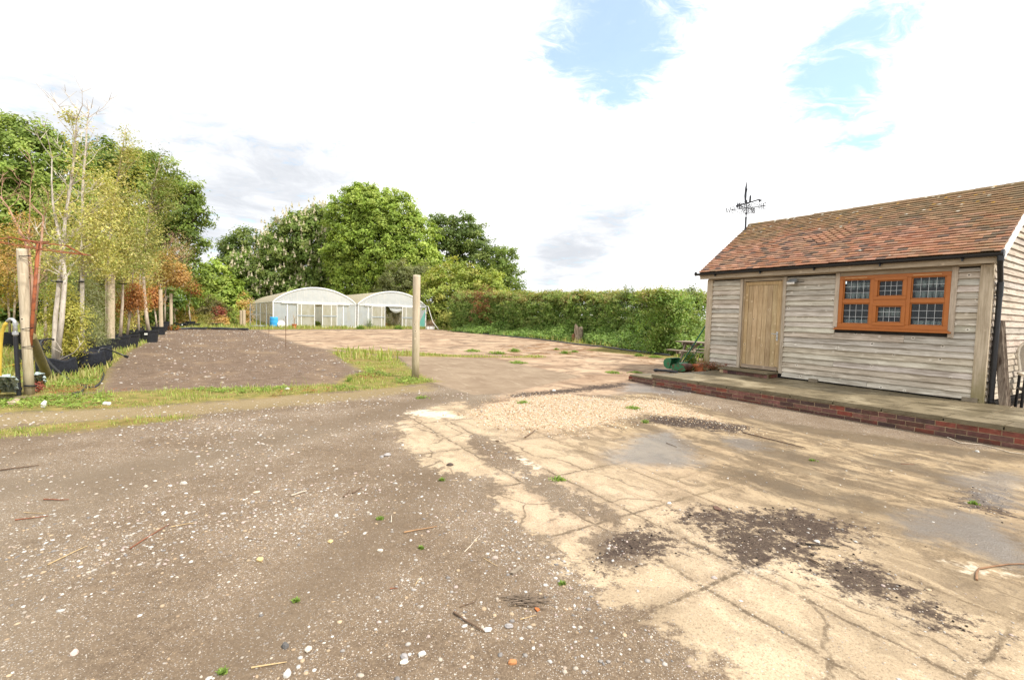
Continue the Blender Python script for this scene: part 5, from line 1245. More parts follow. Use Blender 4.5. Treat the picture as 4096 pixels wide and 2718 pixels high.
    L.clumps(cc, np.tile([0, -0.8, 0.2], (46, 1)), 22, 0.28, 0.075, [(0.22, 0.095, 0.035), (0.26, 0.13, 0.05), (0.16, 0.08, 0.03)])
    L.build('foliage', LEAF, root)
    for k_ in range(46):
        p, d, h = along(tot * (k_ + 0.5) / 46)
        st.tube([(p[0] + random.uniform(-.1, .1), p[1] + 0.8, -0.05), (p[0] + random.uniform(-.2, .2), p[1] + 0.8, h * 0.5), (p[0] + random.uniform(-.3, .3), p[1] + 0.8, h * 0.9)], [0.05, 0.04, 0.015], 5)
    st.build('stems', BARK, root)
    return along, tot
HEDGE_AT, HEDGE_LEN = hedge()
# the nettles and brambles at its foot
def undergrowth():
    L = Leaves(); N = 2700; cs = []
    for i in range(N):
        s_ = rng.uniform(3.5, HEDGE_LEN) if i % 3 else rng.uniform(HEDGE_LEN * 0.45, HEDGE_LEN); p, d, h = HEDGE_AT(s_); nr = np.array([d[1], -d[0], 0]); nr = nr if nr[1] < 0 else -nr
        o_ = rng.uniform(-0.35, 1.7) if p[1] > 24 else rng.uniform(-0.5, 2.3)
        big = 0.5 + 0.5 * math.sin(s_ * 1.35 + 0.5) * math.sin(s_ * 0.5); hh = (1.45 if p[1] < 27 else 0.95) * (0.4 + big * 0.9) * max(0.12, 1 - o_ / 2.2)
        cs.append([*(p + nr * o_)[:2], rng.uniform(0.03, max(0.08, hh))])
    cs = np.array(cs); sp_ = at(1334, 788); cs = cs[(np.hypot(cs[:, 0] - sp_[0], cs[:, 1] - sp_[1]) > 0.55) & ~((np.abs(cs[:, 0] - sp_[0] * cs[:, 1] / sp_[1]) < 0.5) & (cs[:, 1] < sp_[1] + 0.2) & (cs[:, 1] > sp_[1] - 2.2))]; N = len(cs)
    L.clumps(cs, np.tile([0, -0.4, 0.5], (N, 1)), 20, 0.24, 0.062, [(0.185, 0.295, 0.065), (0.225, 0.345, 0.08), (0.155, 0.245, 0.055), (0.26, 0.36, 0.10)], up=0.7, asp=0.6)
    # pale grasses among them
    M_ = 260; ii = rng.integers(0, N, M_); L.clumps(cs[ii] * np.array([1, 1, 0.4]) + np.array([0, -0.2, 0.1]), np.tile([0, -0.5, 0.2], (M_, 1)), 10, 0.22, 0.085, [(0.24, 0.26, 0.09), (0.20, 0.25, 0.07)], asp=0.12, flat=1.2)
    o = L.build('undergrowth', LEAF); tag(o, kind='stuff')
    o['label'] = 'nettles and brambles growing along the foot of the hedge'; o['category'] = 'undergrowth'
undergrowth()
EL_GRP = 'white flower heads in front of the hedge'
for i, (x, y) in enumerate(((1365, 726), (1405, 743), (1415, 748), (1422, 739), (1449, 738), (1455, 744))):
    L = Leaves(); c = atd(x, y, at(1400, 791)[1] - 0.3); n = 11
    L.add(c + rng.normal(0, 1, (n, 3)) * np.array([0.055, 0.045, 0.02]), np.tile([0, -0.7, 0.7], (n, 1)) + rng.normal(0, .3, (n, 3)), 0.016, np.tile([0.70, 0.70, 0.58], (n, 1)), 0.9)
    o = L.build('flower_head', m_leaf('elder_white', 0.2) if i == 0 else bpy.data.materials['elder_white']); tag(o, 'flat white flower head among the nettles before the hedge', 'flower', EL_GRP)
Leaves.gain = np.array([1.12, 1.1, 1.0])
# ------------------------------------------------------------------ the row of potted trees
POTM = m_plain('black_pot', (0.018, 0.020, 0.024), 0.55, var=0.3, scale=10, spec=0.35)
SACKM = m_plain('black_fabric_sack', (0.012, 0.014, 0.020), 0.7, var=0.4, scale=25, bump=0.4)
TAGM = m_plain('white_tag', (0.8, 0.8, 0.78), 0.6, var=0.03)
GREYBARK = m_bark('silvery_bark', (0.38, 0.33, 0.27), (0.62, 0.56, 0.48), (8, 8, 3))
def uat(x, y, dist): return atd(x, y, dist)
def make_pot(root, dia, h, tagged=False, sack=False, yaw=0.0):
    r = dia / 2
    if sack:
        b = MB(); n = 22; prof = [(0.0, 0.0), (0.92, 0.02), (1.03, 0.25), (1.0, 0.6), (0.97, 0.9), (0.99, 1.0), (0.93, 1.0), (0.90, 0.86), (0.0, 0.84)]
        vs = []; fs = []
        for (q, z) in prof:
            for k in range(n):
                t = 2 * math.pi * k / n; w_ = 1 + 0.05 * math.sin(3 * t + z * 3) + 0.025 * math.sin(7 * t + 5 * z)
                vs.append((r * q * w_ * math.cos(t), r * q * w_ * math.sin(t), h * z + (0.03 * math.sin(4 * t) if 0.9 <= z <= 1 else 0)))
        for i in range(len(prof) - 1):
            for k in range(n): fs.append((i * n + k, i * n + (k + 1) % n, (i + 1) * n + (k + 1) % n, (i + 1) * n + k))
        b.add(vs, fs); b.build('sack', SACKM, root, local=True, smooth=True)
    else:
        b = MB(); b.lathe((0, 0, 0), [(0.0, 0.0), (r * 0.84, 0.0), (r * 0.97, h * 0.88), (r * 1.03, h * 0.885), (r * 1.04, h), (r * 0.97, h), (r * 0.95, h * 0.9)], 28)
        b.build('pot', POTM, root, local=True)
        if tagged:
            a = yaw; c = np.array([math.cos(a), math.sin(a), 0]); s_ = np.array([-math.sin(a), math.cos(a), 0]); rr = r * 0.965; z = h * 0.72
            b = MB(); b.add([c * (rr + 0.012) - s_ * 0.055 + (0, 0, z - .035), c * (rr + 0.012) + s_ * 0.055 + (0, 0, z - .035), c * (rr + 0.016) + s_ * 0.055 + (0, 0, z + .035), c * (rr + 0.016) - s_ * 0.055 + (0, 0, z + .035)], [(0, 1, 2, 3)])
            b.build('label_tag', TAGM, root, local=True)
    MB().lathe((0, 0, h * 0.88), [(0.0, 0.0), (r * 0.94, 0.0)], 18).build('soil', SOIL, root, local=True)
def nursery(label, base_px, trunks, lobes, pal, leaf, per, crad, pot=None, bark=None, twigs=26, stake=None, cat='tree', tr=0.035, name='potted_tree', asp=0.5, droop=0.1, up=0.5, group='nursery trees in black pots', tagged=False, sack=False, ties=(), bare=0):
    base = at(*base_px); D = base[1]; root = empty(name, base, 0, label, cat, group)
    if pot: make_pot(root, pot[0], pot[1], tagged, sack, yaw=-1.2)
    tb = MB(); skel = []
    for pts in trunks:
        P = [uat(x, y, D) for x, y in pts]
        if pot: P[0] = base + np.array([(P[0][0] - base[0]) * 0.4, 0, pot[1] * 0.85])
        else: P[0][2] = min(P[0][2], 0.0)
        P = [p - base for p in P]; n = len(P)
        Q = []
        for i in range(n - 1):
            for t in (0, 0.5): Q.append(P[i] * (1 - t) + P[i + 1] * t + np.array([random.uniform(-1, 1), random.uniform(-1, 1), 0]) * (0.012 if t else 0))
        Q.append(P[-1]); k = len(Q)
        tb.tube(Q, [tr * 0.92 * (1 - 0.85 * (i / (k - 1))) for i in range(k)], 8); skel += [(q, i / (k - 1)) for i, q in enumerate(Q)]
    tb.build('trunk', bark or PALEBARK, root, local=True, smooth=True)
    L = Leaves(); br = MB(); K2 = K / F_PX * D; nb = 0
    SK = np.array([q for q, t in skel])
    cents = []
    for (x, y, rx, ry, n) in lobes:
        c = uat(x, y, D) - base; d = sph(n) * rng.uniform(0.25, 1.0, (n, 1)) ** 0.6
        cc = c + d * np.array([rx * K2, (rx + ry) / 2 * K2 * 0.9, ry * K2]); cc = cc[cc[:, 2] > 0.15]
        cents.append(cc)
    if cents:
        cc = np.concatenate(cents)
        L.clumps(cc, unit(cc - cc.mean(0)), int(per * 1.7), crad * 1.15 * rng.uniform(0.6, 1.3, len(cc)), leaf * 0.74, pal, asp=asp, droop=droop, up=up, flat=0.85)
        for q in cc[rng.permutation(len(cc))[:twigs]]:
            low = SK[SK[:, 2] < q[2] - 0.05]
            if len(low) == 0: low = SK
            i = np.argmin(((low - q) ** 2 * np.array([1, 1, 1.6])).sum(1)); s0 = low[i]
            m_ = (s0 + q) / 2 + np.array([0, 0, random.uniform(-.03, .12)])
            br.tube([s0, m_, q], [tr * 0.17, tr * 0.11, 0.0025], 5); nb += 1
    for _ in range(bare):
        s0 = SK[rng.integers(len(SK) // 3, len(SK))]; l = random.uniform(0.3, 0.9); a = random.uniform(0, 6.28)
        e = s0 + np.array([math.cos(a) * l * 0.7, math.sin(a) * l * 0.5, l * random.uniform(0.4, 1.0)]); m_ = (s0 + e) / 2 + np.array([math.cos(a) * .08, 0, -0.03])
        br.tube([s0, m_, e], [tr * 0.18, tr * 0.11, 0.0025], 5)
        for _ in range(3):
            t = random.uniform(0.3, 0.9); q = m_ * (1 - t) + e * t; br.tube([q, q + np.array([random.uniform(-.2, .2), random.uniform(-.2, .2), random.uniform(.05, .3)])], [0.006, 0.002], 4)
    if br.v: br.build('branches', bark or PALEBARK, root, local=True)
    if L.c: L.build('leaves', LEAF, root, world=False)
    if stake:
        for (x0, y0, x1, y1, r) in stake:
            p0 = uat(x0, y0, D) - base; p1 = uat(x1, y1, D) - base; p0[2] = 0.02
            MB().tube([p0, p0 * .5 + p1 * .5, p1], [r, r * 0.98, r * 0.95], 12).build('stake', W_STAKE, root, local=True)
    for (x, y, w_) in ties:
        c = uat(x, y, D) - base
        MB().tube([c + np.array([-w_, 0, 0.01]), c + np.array([0, -0.07, 0]), c + np.array([w_ * 0.6, -0.03, 0.0])], 0.022, 6).build('tree_tie', BLACK, root, local=True)
    return root
YEL = [(0.40, 0.40, 0.135), (0.46, 0.44, 0.15), (0.33, 0.355, 0.12), (0.49, 0.45, 0.19), (0.36, 0.32, 0.15)]
OLV = [(0.32, 0.335, 0.12), (0.38, 0.37, 0.15), (0.26, 0.285, 0.10), (0.41, 0.375, 0.18), (0.33, 0.28, 0.14), (0.24, 0.31, 0.09), (0.27, 0.33, 0.10)]
ORG = [(0.46, 0.215, 0.085), (0.41, 0.18, 0.07), (0.50, 0.27, 0.11), (0.36, 0.18, 0.08)]
AMB = [(0.48, 0.30, 0.11), (0.43, 0.27, 0.12), (0.52, 0.34, 0.14), (0.38, 0.28, 0.12)]
SPR = [(0.24, 0.27, 0.13), (0.29, 0.31, 0.17), (0.19, 0.22, 0.095), (0.37, 0.38, 0.25)]
RED = [(0.27, 0.075, 0.06), (0.32, 0.10, 0.07), (0.22, 0.07, 0.055)]
PNK = [(0.50, 0.37, 0.25), (0.44, 0.31, 0.20), (0.54, 0.42, 0.29)]
GRN = [(0.20, 0.28, 0.065), (0.24, 0.31, 0.08), (0.26, 0.30, 0.08)]
# front row, nearest first
nursery('tallest slender tree with two pale bare trunks in the sack behind the leaning stake', (133, 866), [[(117, 830), (128, 735), (141, 610), (150, 513), (163, 429), (174, 319), (179, 232)], [(130, 830), (150, 640), (140, 560), (122, 470), (120, 365)]],
        [(150, 520, 40, 50, 26), (190, 380, 26, 60, 12), (178, 300, 18, 50, 9), (130, 600, 40, 40, 26), (160, 265, 16, 14, 5)], YEL, 0.040, 16, 0.20, (0.62, 0.36), bark=GREYBARK, twigs=70, tr=0.052, sack=True, ties=((138, 650, 0.16),), bare=26)
nursery('second tall pale trunk with drooping twigs in the sack next to the tallest tree', (192, 850), [[(188, 820), (190, 640), (191, 511), (194, 385), (200, 300), (206, 243)]],
        [(210, 470, 50, 60, 34), (230, 420, 40, 50, 14), (190, 560, 46, 46, 44), (240, 520, 40, 50, 38), (225, 600, 40, 36, 36)], YEL, 0.042, 16, 0.22, (0.80, 0.40), bark=GREYBARK, twigs=70, tr=0.048, sack=True, ties=((190, 650, 0.12),), bare=16)
nursery('blue-green spruce with drooping silvery branches in a small black sack', (235, 838), [[(180, 820), (182, 700), (184, 560)]],
        [(185, 620, 40, 30, 40), (190, 680, 52, 34, 70), (185, 735, 56, 34, 80), (195, 775, 56, 26, 60)], SPR, 0.045, 26, 0.20, (0.42, 0.42), bark=BARK, twigs=60, tr=0.04, sack=True, asp=0.16, droop=0.35)
nursery('bushy shrub with small bright yellow leaves in front of the spruce', (150, 858), [[(150, 830), (152, 760), (150, 690)], [(158, 830), (170, 740), (165, 690)]],
        [(150, 685, 34, 40, 40), (138, 740, 38, 42, 62), (170, 735, 34, 42, 54), (152, 795, 40, 30, 54)], [(0.40, 0.385, 0.095), (0.46, 0.43, 0.12), (0.34, 0.345, 0.09)], 0.034, 20, 0.17, None, bark=BARK, twigs=50, tr=0.025, cat='shrub', group=None, name='yellow_shrub')
nursery('yellow-leaved birch with crown above the thick pale stake, in a wide black pot', (247, 810), [[(247, 790), (246, 650), (255, 520), (270, 420), (292, 286)]],
        [(270, 450, 44, 50, 50), (290, 380, 34, 46, 26), (250, 540, 46, 50, 60), (295, 320, 18, 40, 10), (260, 600, 46, 40, 56), (305, 350, 30, 20, 12)], YEL, 0.05, 18, 0.26, (0.62, 0.42), bark=PALEBARK, twigs=50, tr=0.05, stake=((256, 792, 257, 628, 0.095),), ties=((232, 656, 0.22),))
nursery('pale straight trunk with olive crown in the second wide black pot', (274, 806), [[(284, 785), (283, 700), (285, 600), (300, 480)]],
        [(300, 500, 40, 50, 46), (280, 570, 44, 44, 56), (310, 590, 40, 40, 44), (250, 640, 36, 30, 30)], OLV, 0.055, 18, 0.28, (0.60, 0.44), bark=PALEBARK, twigs=40, tr=0.055, ties=((286, 655, 0.2),))
nursery('hornbeam with hanging dry orange leaves halfway up, in the largest black pot', (287, 801), [[(303, 780), (303, 700), (306, 640), (312, 560)]],
        [(300, 690, 24, 26, 34), (312, 665, 16, 18, 16), (290, 710, 14, 12, 10), (322, 690, 10, 20, 12)], ORG, 0.055, 18, 0.20, (0.86, 0.46), bark=PALEBARK, twigs=30, tr=0.045)
nursery('medium black pot with white tag holding a slim leafless tree', (320, 789), [[(322, 760), (318, 700), (325, 620), (320, 540)]],
        [(322, 560, 30, 40, 26), (330, 620, 26, 30, 20)], OLV, 0.06, 14, 0.28, (0.50, 0.42), bark=PALEBARK, twigs=30, tr=0.04, tagged=True, bare=10)
nursery('tall leaning pale-barked tree with fine green top, in a black pot with white tag', (344, 789), [[(342, 745), (334, 690), (331, 620), (338, 540), (352, 440), (372, 356)]],
        [(372, 400, 22, 50, 24), (358, 480, 34, 46, 40), (385, 450, 24, 40, 24), (345, 560, 34, 30, 30), (352, 420, 20, 20, 8)], [(0.17, 0.20, 0.055), (0.21, 0.22, 0.07)], 0.060, 16, 0.34, (0.66, 0.48), bark=PALEBARK, twigs=46, tr=0.075, tagged=True)
nursery('small tree of orange-brown leaves in a black pot, tied to a grey stake', (366, 772), [[(358, 745), (356, 705), (355, 660)]],
        [(355, 680, 13, 24, 36), (352, 695, 10, 12, 14)], ORG, 0.065, 18, 0.24, (0.62, 0.42), bark=PALEBARK, twigs=22, tr=0.05, stake=((372, 745, 370, 668, 0.09),))
nursery('flat-topped orange maple with pale leaning stem, in a tall narrow black pot', (383.5, 761.5), [[(377, 720), (382, 670), (390, 640), (398, 610)]],
        [(400, 645, 34, 13, 60), (385, 640, 20, 12, 30), (420, 638, 18, 12, 26), (405, 620, 26, 16, 20)], AMB, 0.075, 18, 0.30, (0.50, 0.52), bark=PALEBARK, twigs=34, tr=0.05, stake=((395, 745, 394.5, 677, 0.08),))
nursery('feathery bare-twigged pinkish tree above the orange maple', (401, 757), [[(402, 745), (400, 650), (395, 600), (392, 560)]],
        [(395, 560, 30, 40, 26), (418, 575, 28, 30, 30), (375, 600, 20, 30, 14), (430, 600, 18, 20, 14)], PNK, 0.07, 12, 0.40, (0.5, 0.4), bark=PINKBARK, twigs=60, tr=0.05, stake=((402, 746, 401, 679, 0.08),), asp=0.2, bare=24)
nursery('red and yellow leaved tree with forked white stems at the far end of the row', (440, 754), [[(438, 720), (436, 705), (446, 660)], [(438, 720), (432, 690)]],
        [(442, 660, 18, 18, 30), (452, 668, 12, 14, 16)], [(0.30, 0.26, 0.05), (0.33, 0.10, 0.05), (0.24, 0.22, 0.06)], 0.08, 16, 0.34, (0.6, 0.4), bark=PALEBARK, twigs=24, tr=0.05)
# behind them
SECOND = 'nursery trees standing behind the front row of pots'
nursery('bare reddish-stemmed tree behind the thick left post', (75, 838), [[(78, 830), (74, 640), (66, 551), (70, 430)], [(74, 640), (60, 560), (20, 480), (-10, 440)], [(70, 600), (100, 500), (72, 470)]],
        [(60, 520, 40, 40, 22), (30, 600, 40, 40, 30)], AMB, 0.035, 12, 0.22, (0.5, 0.35), bark=PINKBARK, twigs=34, tr=0.04, bare=30, group=SECOND)
nursery('golden leaved young tree seen just left of the thick post', (25, 802), [[(22, 780), (18, 640), (20, 540)], [(42, 780), (35, 640), (45, 520)]],
        [(15, 610, 36, 40, 60), (30, 560, 44, 40, 50), (10, 680, 40, 36, 40), (45, 640, 34, 40, 40)], [(0.38, 0.27, 0.07), (0.32, 0.26, 0.07), (0.28, 0.25, 0.06)], 0.05, 16, 0.26, (0.62, 0.5), bark=PALEBARK, twigs=40, tr=0.035, ties=((15, 660, .1), (50, 662, .1)), group=SECOND)
nursery('olive green tree filling the gap right of the rusty pole', (105, 815), [[(108, 800), (105, 680), (110, 560), (100, 470)]],
        [(100, 520, 46, 44, 60), (110, 590, 46, 46, 70), (95, 660, 40, 44, 60), (120, 460, 34, 34, 26)], OLV, 0.042, 24, 0.26, (0.6, 0.4), bark=PALEBARK, twigs=40, tr=0.045, group=SECOND)
nursery('tall yellow-olive tree between the two tallest pale trunks and the birch', (215, 800), [[(214, 790), (212, 640), (222, 520), (230, 420)]],
        [(225, 480, 40, 50, 50), (215, 560, 44, 44, 64), (228, 640, 40, 44, 56), (240, 430, 24, 30, 14), (200, 700, 40, 40, 40)], OLV, 0.055, 18, 0.28, (0.6, 0.4), bark=PALEBARK, twigs=40, tr=0.05, group=SECOND)
nursery('hazy yellow tree behind the hornbeam with twiggy crown', (318, 772), [[(318, 760), (316, 660), (318, 560), (326, 480)]],
        [(318, 520, 40, 50, 60), (300, 580, 36, 40, 50), (330, 610, 36, 40, 44), (340, 540, 30, 40, 30)], YEL, 0.075, 16, 0.36, (0.6, 0.4), bark=PALEBARK, twigs=50, tr=0.06, group=SECOND, bare=18)
nursery('bushy amber tree behind the row near the grey stakes', (372, 764), [[(372, 755), (370, 660), (374, 590)]],
        [(370, 610, 30, 34, 44), (360, 640, 28, 30, 36), (385, 600, 24, 30, 26), (345, 600, 26, 30, 26)], [(0.34, 0.24, 0.08), (0.28, 0.22, 0.07), (0.38, 0.26, 0.09)], 0.075, 16, 0.34, (0.6, 0.4), bark=PALEBARK, twigs=40, tr=0.05, group=SECOND, bare=14)
nursery('grey-green conifer low between the sacks and the pots', (205, 822), [[(206, 812), (207, 700)]],
        [(210, 770, 26, 26, 40), (215, 735, 20, 30, 30)], SPR, 0.035, 20, 0.16, (0.5, 0.35), bark=BARK, twigs=30, tr=0.03, asp=0.18, group=SECOND)
nursery('olive shrubby tree with leaves down to the ground behind the birch stake', (228, 801), [[(228, 792), (226, 700), (228, 620)]],
        [(225, 650, 34, 40, 60), (215, 710, 34, 40, 60), (240, 740, 26, 34, 44)], OLV, 0.05, 20, 0.24, (0.5, 0.35), bark=PALEBARK, twigs=40, tr=0.035, group=SECOND)
nursery('yellow-green bushy tree behind the two wide pots, leafy to its foot', (268, 796), [[(266, 785), (268, 690), (266, 610)]],
        [(268, 640, 30, 40, 50), (262, 705, 26, 40, 46), (275, 740, 22, 26, 26)], YEL, 0.055, 20, 0.26, (0.5, 0.35), bark=PALEBARK, twigs=36, tr=0.035, group=SECOND)
nursery('amber and green bushy tree behind the largest pot', (310, 778), [[(312, 765), (312, 680), (315, 620)]],
        [(315, 640, 26, 36, 44), (318, 700, 20, 34, 34), (300, 735, 18, 20, 20)], [(0.40, 0.33, 0.12), (0.34, 0.32, 0.10), (0.45, 0.30, 0.10)], 0.065, 18, 0.30, (0.5, 0.35), bark=PALEBARK, twigs=36, tr=0.04, group=SECOND)
# low plants by the pots
def low_plant(label, x, y, rx, ry, pal, n, leaf, per, crad, name='shrub', cat='shrub', asp=0.5, group=None, pot=None, stems=8, dist=None):
    base = at(x, y); D = base[1]; root = empty(name, base, 0, label, cat, group); K2 = K / F_PX * D
    h = ry * 2 * K2; L = Leaves(); d = sph(n) * rng.uniform(0.3, 1, (n, 1)) ** 0.5; d[:, 2] = np.abs(d[:, 2])
    z0 = 0.0
    if pot: make_pot(root, *pot); z0 = pot[1]
    cc = d * np.array([rx * K2, rx * K2 * 0.8, h]) + np.array([0, 0, z0 + 0.05])
    L.clumps(cc, unit(d + np.array([0, 0, .3])), per, crad, leaf, pal, asp=asp); L.build('leaves', LEAF, root, world=False)
    b = MB()
    for q in cc[rng.permutation(n)[:stems]]: b.tube([np.array([q[0] * .15, q[1] * .15, z0 - 0.02]), q * np.array([.6, .6, .6]) + np.array([0, 0, z0 * .4]), q], [0.014, 0.01, 0.004], 5)
    b.build('stems', DEADW, root, local=True); return root
WG = 'low shrubs growing wild at the far end of the row'
low_plant('bronze and yellow shrub past the two grey stakes', 425, 752, 26, 26, [(0.34, 0.21, 0.07), (0.30, 0.26, 0.06), (0.26, 0.17, 0.06)], 60, 0.075, 18, 0.30, group=WG, pot=(0.6, 0.25))
low_plant('yellow-green shrub at the end of the row of pots', 408, 750, 14, 18, YEL, 34, 0.075, 18, 0.28, group=WG)
low_plant('dark red low shrub in the wild patch left of the polytunnel', 508, 742, 16, 18, RED, 40, 0.09, 18, 0.36, group=WG)
low_plant('rusty orange low shrub in the wild patch', 512, 752, 18, 11, AMB, 36, 0.08, 18, 0.30, group=WG)
low_plant('fresh green shrub next to the two short timber posts', 540, 751, 14, 20, GRN, 36, 0.08, 18, 0.30, group=WG)
low_plant('orange-leaved young tree beside the galvanised trolley', 563, 748, 16, 40, AMB, 44, 0.09, 16, 0.4, group=None, name='young_tree', cat='tree')
low_plant('pale twiggy young tree between the orange one and the polytunnel', 578, 747, 10, 38, PNK, 26, 0.07, 12, 0.4, name='young_tree', cat='tree')
low_plant('pale dry bush in the middle of the wild patch', 487, 751, 12, 13, [(0.34, 0.29, 0.13), (0.28, 0.25, 0.10)], 30, 0.08, 16, 0.26, group=WG, asp=0.25)
low_plant('yellow-green weeds in front of the oak edge', 468, 748, 22, 12, [(0.24, 0.25, 0.07), (0.28, 0.27, 0.09)], 44, 0.08, 18, 0.30, group=WG, asp=0.3)
low_plant('red-leaved small plant at the foot of the thick left post', 83, 905, 12, 10, RED, 22, 0.02, 16, 0.07, cat='plant', name='small_plant')
low_plant('orange heather-like plant beside the narrow pot', 402, 762, 9, 5, [(0.36, 0.14, 0.04), (0.12, 0.16, 0.04)], 26, 0.05, 16, 0.16, cat='plant', name='small_plant')
PTS = 'short timber posts beside the trolley'
for x0, y0, x1, y1, r, lab in ((556, 752, 556, 716, 0.10, 'left and thinner of two short timber posts left of the trolley'), (562.5, 754, 562.5, 715, 0.13, 'right and thicker of two short timber posts left of the trolley')):
    g = at(x0, y0); post(g, atd(x1, y1, g[1]), r, 'short_post', lab, 'post', W_STAKE, PTS)
BP = 'small black pots by the wild patch'
for (x, y, d_, h_, lab) in ((577, 746, 0.42, 0.38, 'black pot with a weed behind the trolley'), (428, 755, 0.85, 0.28, 'wide low black pot under the bronze shrub'), (447, 754.5, 0.8, 0.26, 'wide low black tray pot at the end of the row'), (500, 753, 0.9, 0.24, 'low black pot lying in the wild patch'), (412, 756, 0.5, 0.3, 'grey-black pot with a white tag at the row end'), (20, 803, 0.62, 0.50, 'large black pot left of the thick post')):
    if lab.startswith('large'): continue
    r = empty('plant_pot', at(x, y), 0, lab, 'plant pot', BP); make_pot(r, d_, h_, tagged='tag' in lab)
o = MB(); pts_ = [at(x, y, 0.04 + 0.05 * abs(math.sin(i * 2.2))) for i, (x, y) in enumerate(((412, 758.5), (440, 757), (470, 757.5), (478, 756.3), (490, 757.5), (510, 757.3), (530, 758.4), (550, 759), (572, 759)))]
o.tube(pts_, 0.075, 6); o = o.build('folded_sheet', m_plain('black_sheeting', (0.035, 0.037, 0.042), 0.6, var=0.4)); tag(o, 'strip of crumpled black sheeting along the far edge of the dark soil', 'sheeting')

# ------------------------------------------------------------------ left post group
RUSTP = m_rust('orange_rust', (0.29, 0.085, 0.03), (0.19, 0.058, 0.024), 0.5, 10)
b0_ = at(61, 908); D0 = b0_[1] - 0.05; b0_ = atd(61, 908, D0); b0_[2] = 0
sup = empty('plant_support', b0_, 0, 'rusty orange pole topped with an umbrella of wire hoops', 'plant support')
tp_ = atd(88.5, 563, D0) - b0_
MB().tube([(0, 0, -0.05), tp_ * 0.5, tp_], 0.024, 12).build('pole', RUSTP, sup, local=True, smooth=True)
def hoop(c, r, tilt, nm):
    pts = [c + np.array([r * math.cos(t), r * math.sin(t), tilt * math.cos(t) + 0.012 * math.sin(2 * t)]) for t in np.linspace(0, 2 * math.pi, 41)]
    MB().tube(pts, 0.0075, 6, cap=False).build(nm, RUSTP, sup, local=True)
hoop(tp_ + np.array([0, 0, -0.06]), 0.62, -0.085, 'hoop'); hoop(tp_ + np.array([0.02, 0, 0.035]), 0.36, -0.045, 'hoop')
hoop(tp_ + np.array([-0.1, 0, 0.05]), 0.20, -0.01, 'hoop')
for k_ in range(6):
    t = k_ * math.pi / 3 + 0.3
    p1 = tp_ + np.array([0.62 * math.cos(t), 0.62 * math.sin(t), -0.06 - 0.085 * math.cos(t)]); p2 = tp_ + np.array([0.02 + 0.36 * math.cos(t), 0.36 * math.sin(t), 0.035 - 0.045 * math.cos(t)])
    MB().tube([tp_ + np.array([0, 0, -0.10 if k_ % 2 else 0.0]), (tp_ + p2) / 2 + np.array([0, 0, 0.02]), p2, p1], 0.0065, 5).build('spoke', RUSTP, sup, local=True)
gs = at(113.5, 874); o = post(gs, lp + (np.array(atd(70, 775, lp[1] + 0.12)) - lp), 0.070, 'leaning_stake', 'mossy green stake leaning diagonally against the thick left post', 'stake', W_GREEN)
# wire ties round the post
for i, (y, dx) in enumerate(((590, 0), (757, 1), (800, 0), (890, 1))):
    c = atd(57 + (y - 574) * 0.04, y, lp[1]); n = 20
    b = MB(); b.tube([c + np.array([0.069 * math.cos(t), 0.069 * math.sin(t), 0.012 * math.sin(t + i)]) for t in np.linspace(0, 2 * math.pi, n)], 0.006 if i < 3 else 0.014, 5)
    o = b.build('wire_tie', BLACK); tag(o, ('thin black wire tied near the top of the thick left post', 'loose wire tied halfway up the thick left post', 'thin wire tied lower on the thick left post', 'thick black tie holding the standpipe to the foot of the post')[i], 'wire')
# standpipe with hose
sp_b = at(44, 910); sp_b[1] -= 0.0; DS = lp[1] - 0.10; sp_b = atd(44, 909, DS); sp_b[2] = 0
spr = empty('standpipe', sp_b, 0, 'black standpipe with galvanised elbow and yellow hose beside the thick left post', 'standpipe')
P_ = lambda x, y: atd(x / K, y / K, DS) - sp_b
MB().tube([(0, 0, 0), P_(62, 1345)], 0.030, 12).build('pipe', BLACK, spr, local=True)
MB().tube([P_(62, 1345) + np.array([0, 0, -.01]), P_(61, 1300), P_(59, 1285), P_(50, 1276), P_(41, 1276), P_(30, 1286)], 0.026, 10).build('elbow', STEEL, spr, local=True, smooth=True)
for y, r in ((1338, 0.04), (1560, 0.042), (1300, 0.034)): MB().lathe(P_(62 if y < 1400 else 75, y), [(r, 0), (r, 0.045)], 12, None, True).build('collar', STEEL if y < 1400 else BLACK, spr, local=True)
YH = m_plain('yellow_hose', (0.56, 0.40, 0.06), 0.5, var=0.12)
e_ = P_(-6, 1560); e_[2] = 0.03
MB().tube([P_(32, 1284), P_(18, 1300), P_(7, 1330), P_(2, 1380), P_(0, 1450), P_(-3, 1520), e_], 0.024, 10).build('hose', YH, spr, local=True, smooth=True)
yh = MB(); q0 = at(-5, 852, 0.03); q1 = at(62, 836, 0.05); yh.tube([q0, (q0 + q1) / 2 + np.array([0, 0, .02]), q1, q1 + np.array([0.6, 0.5, 0])], 0.022, 8); o = yh.build('hose_length', YH); tag(o, 'length of yellow hose lying on the grass behind the standpipe', 'hose')
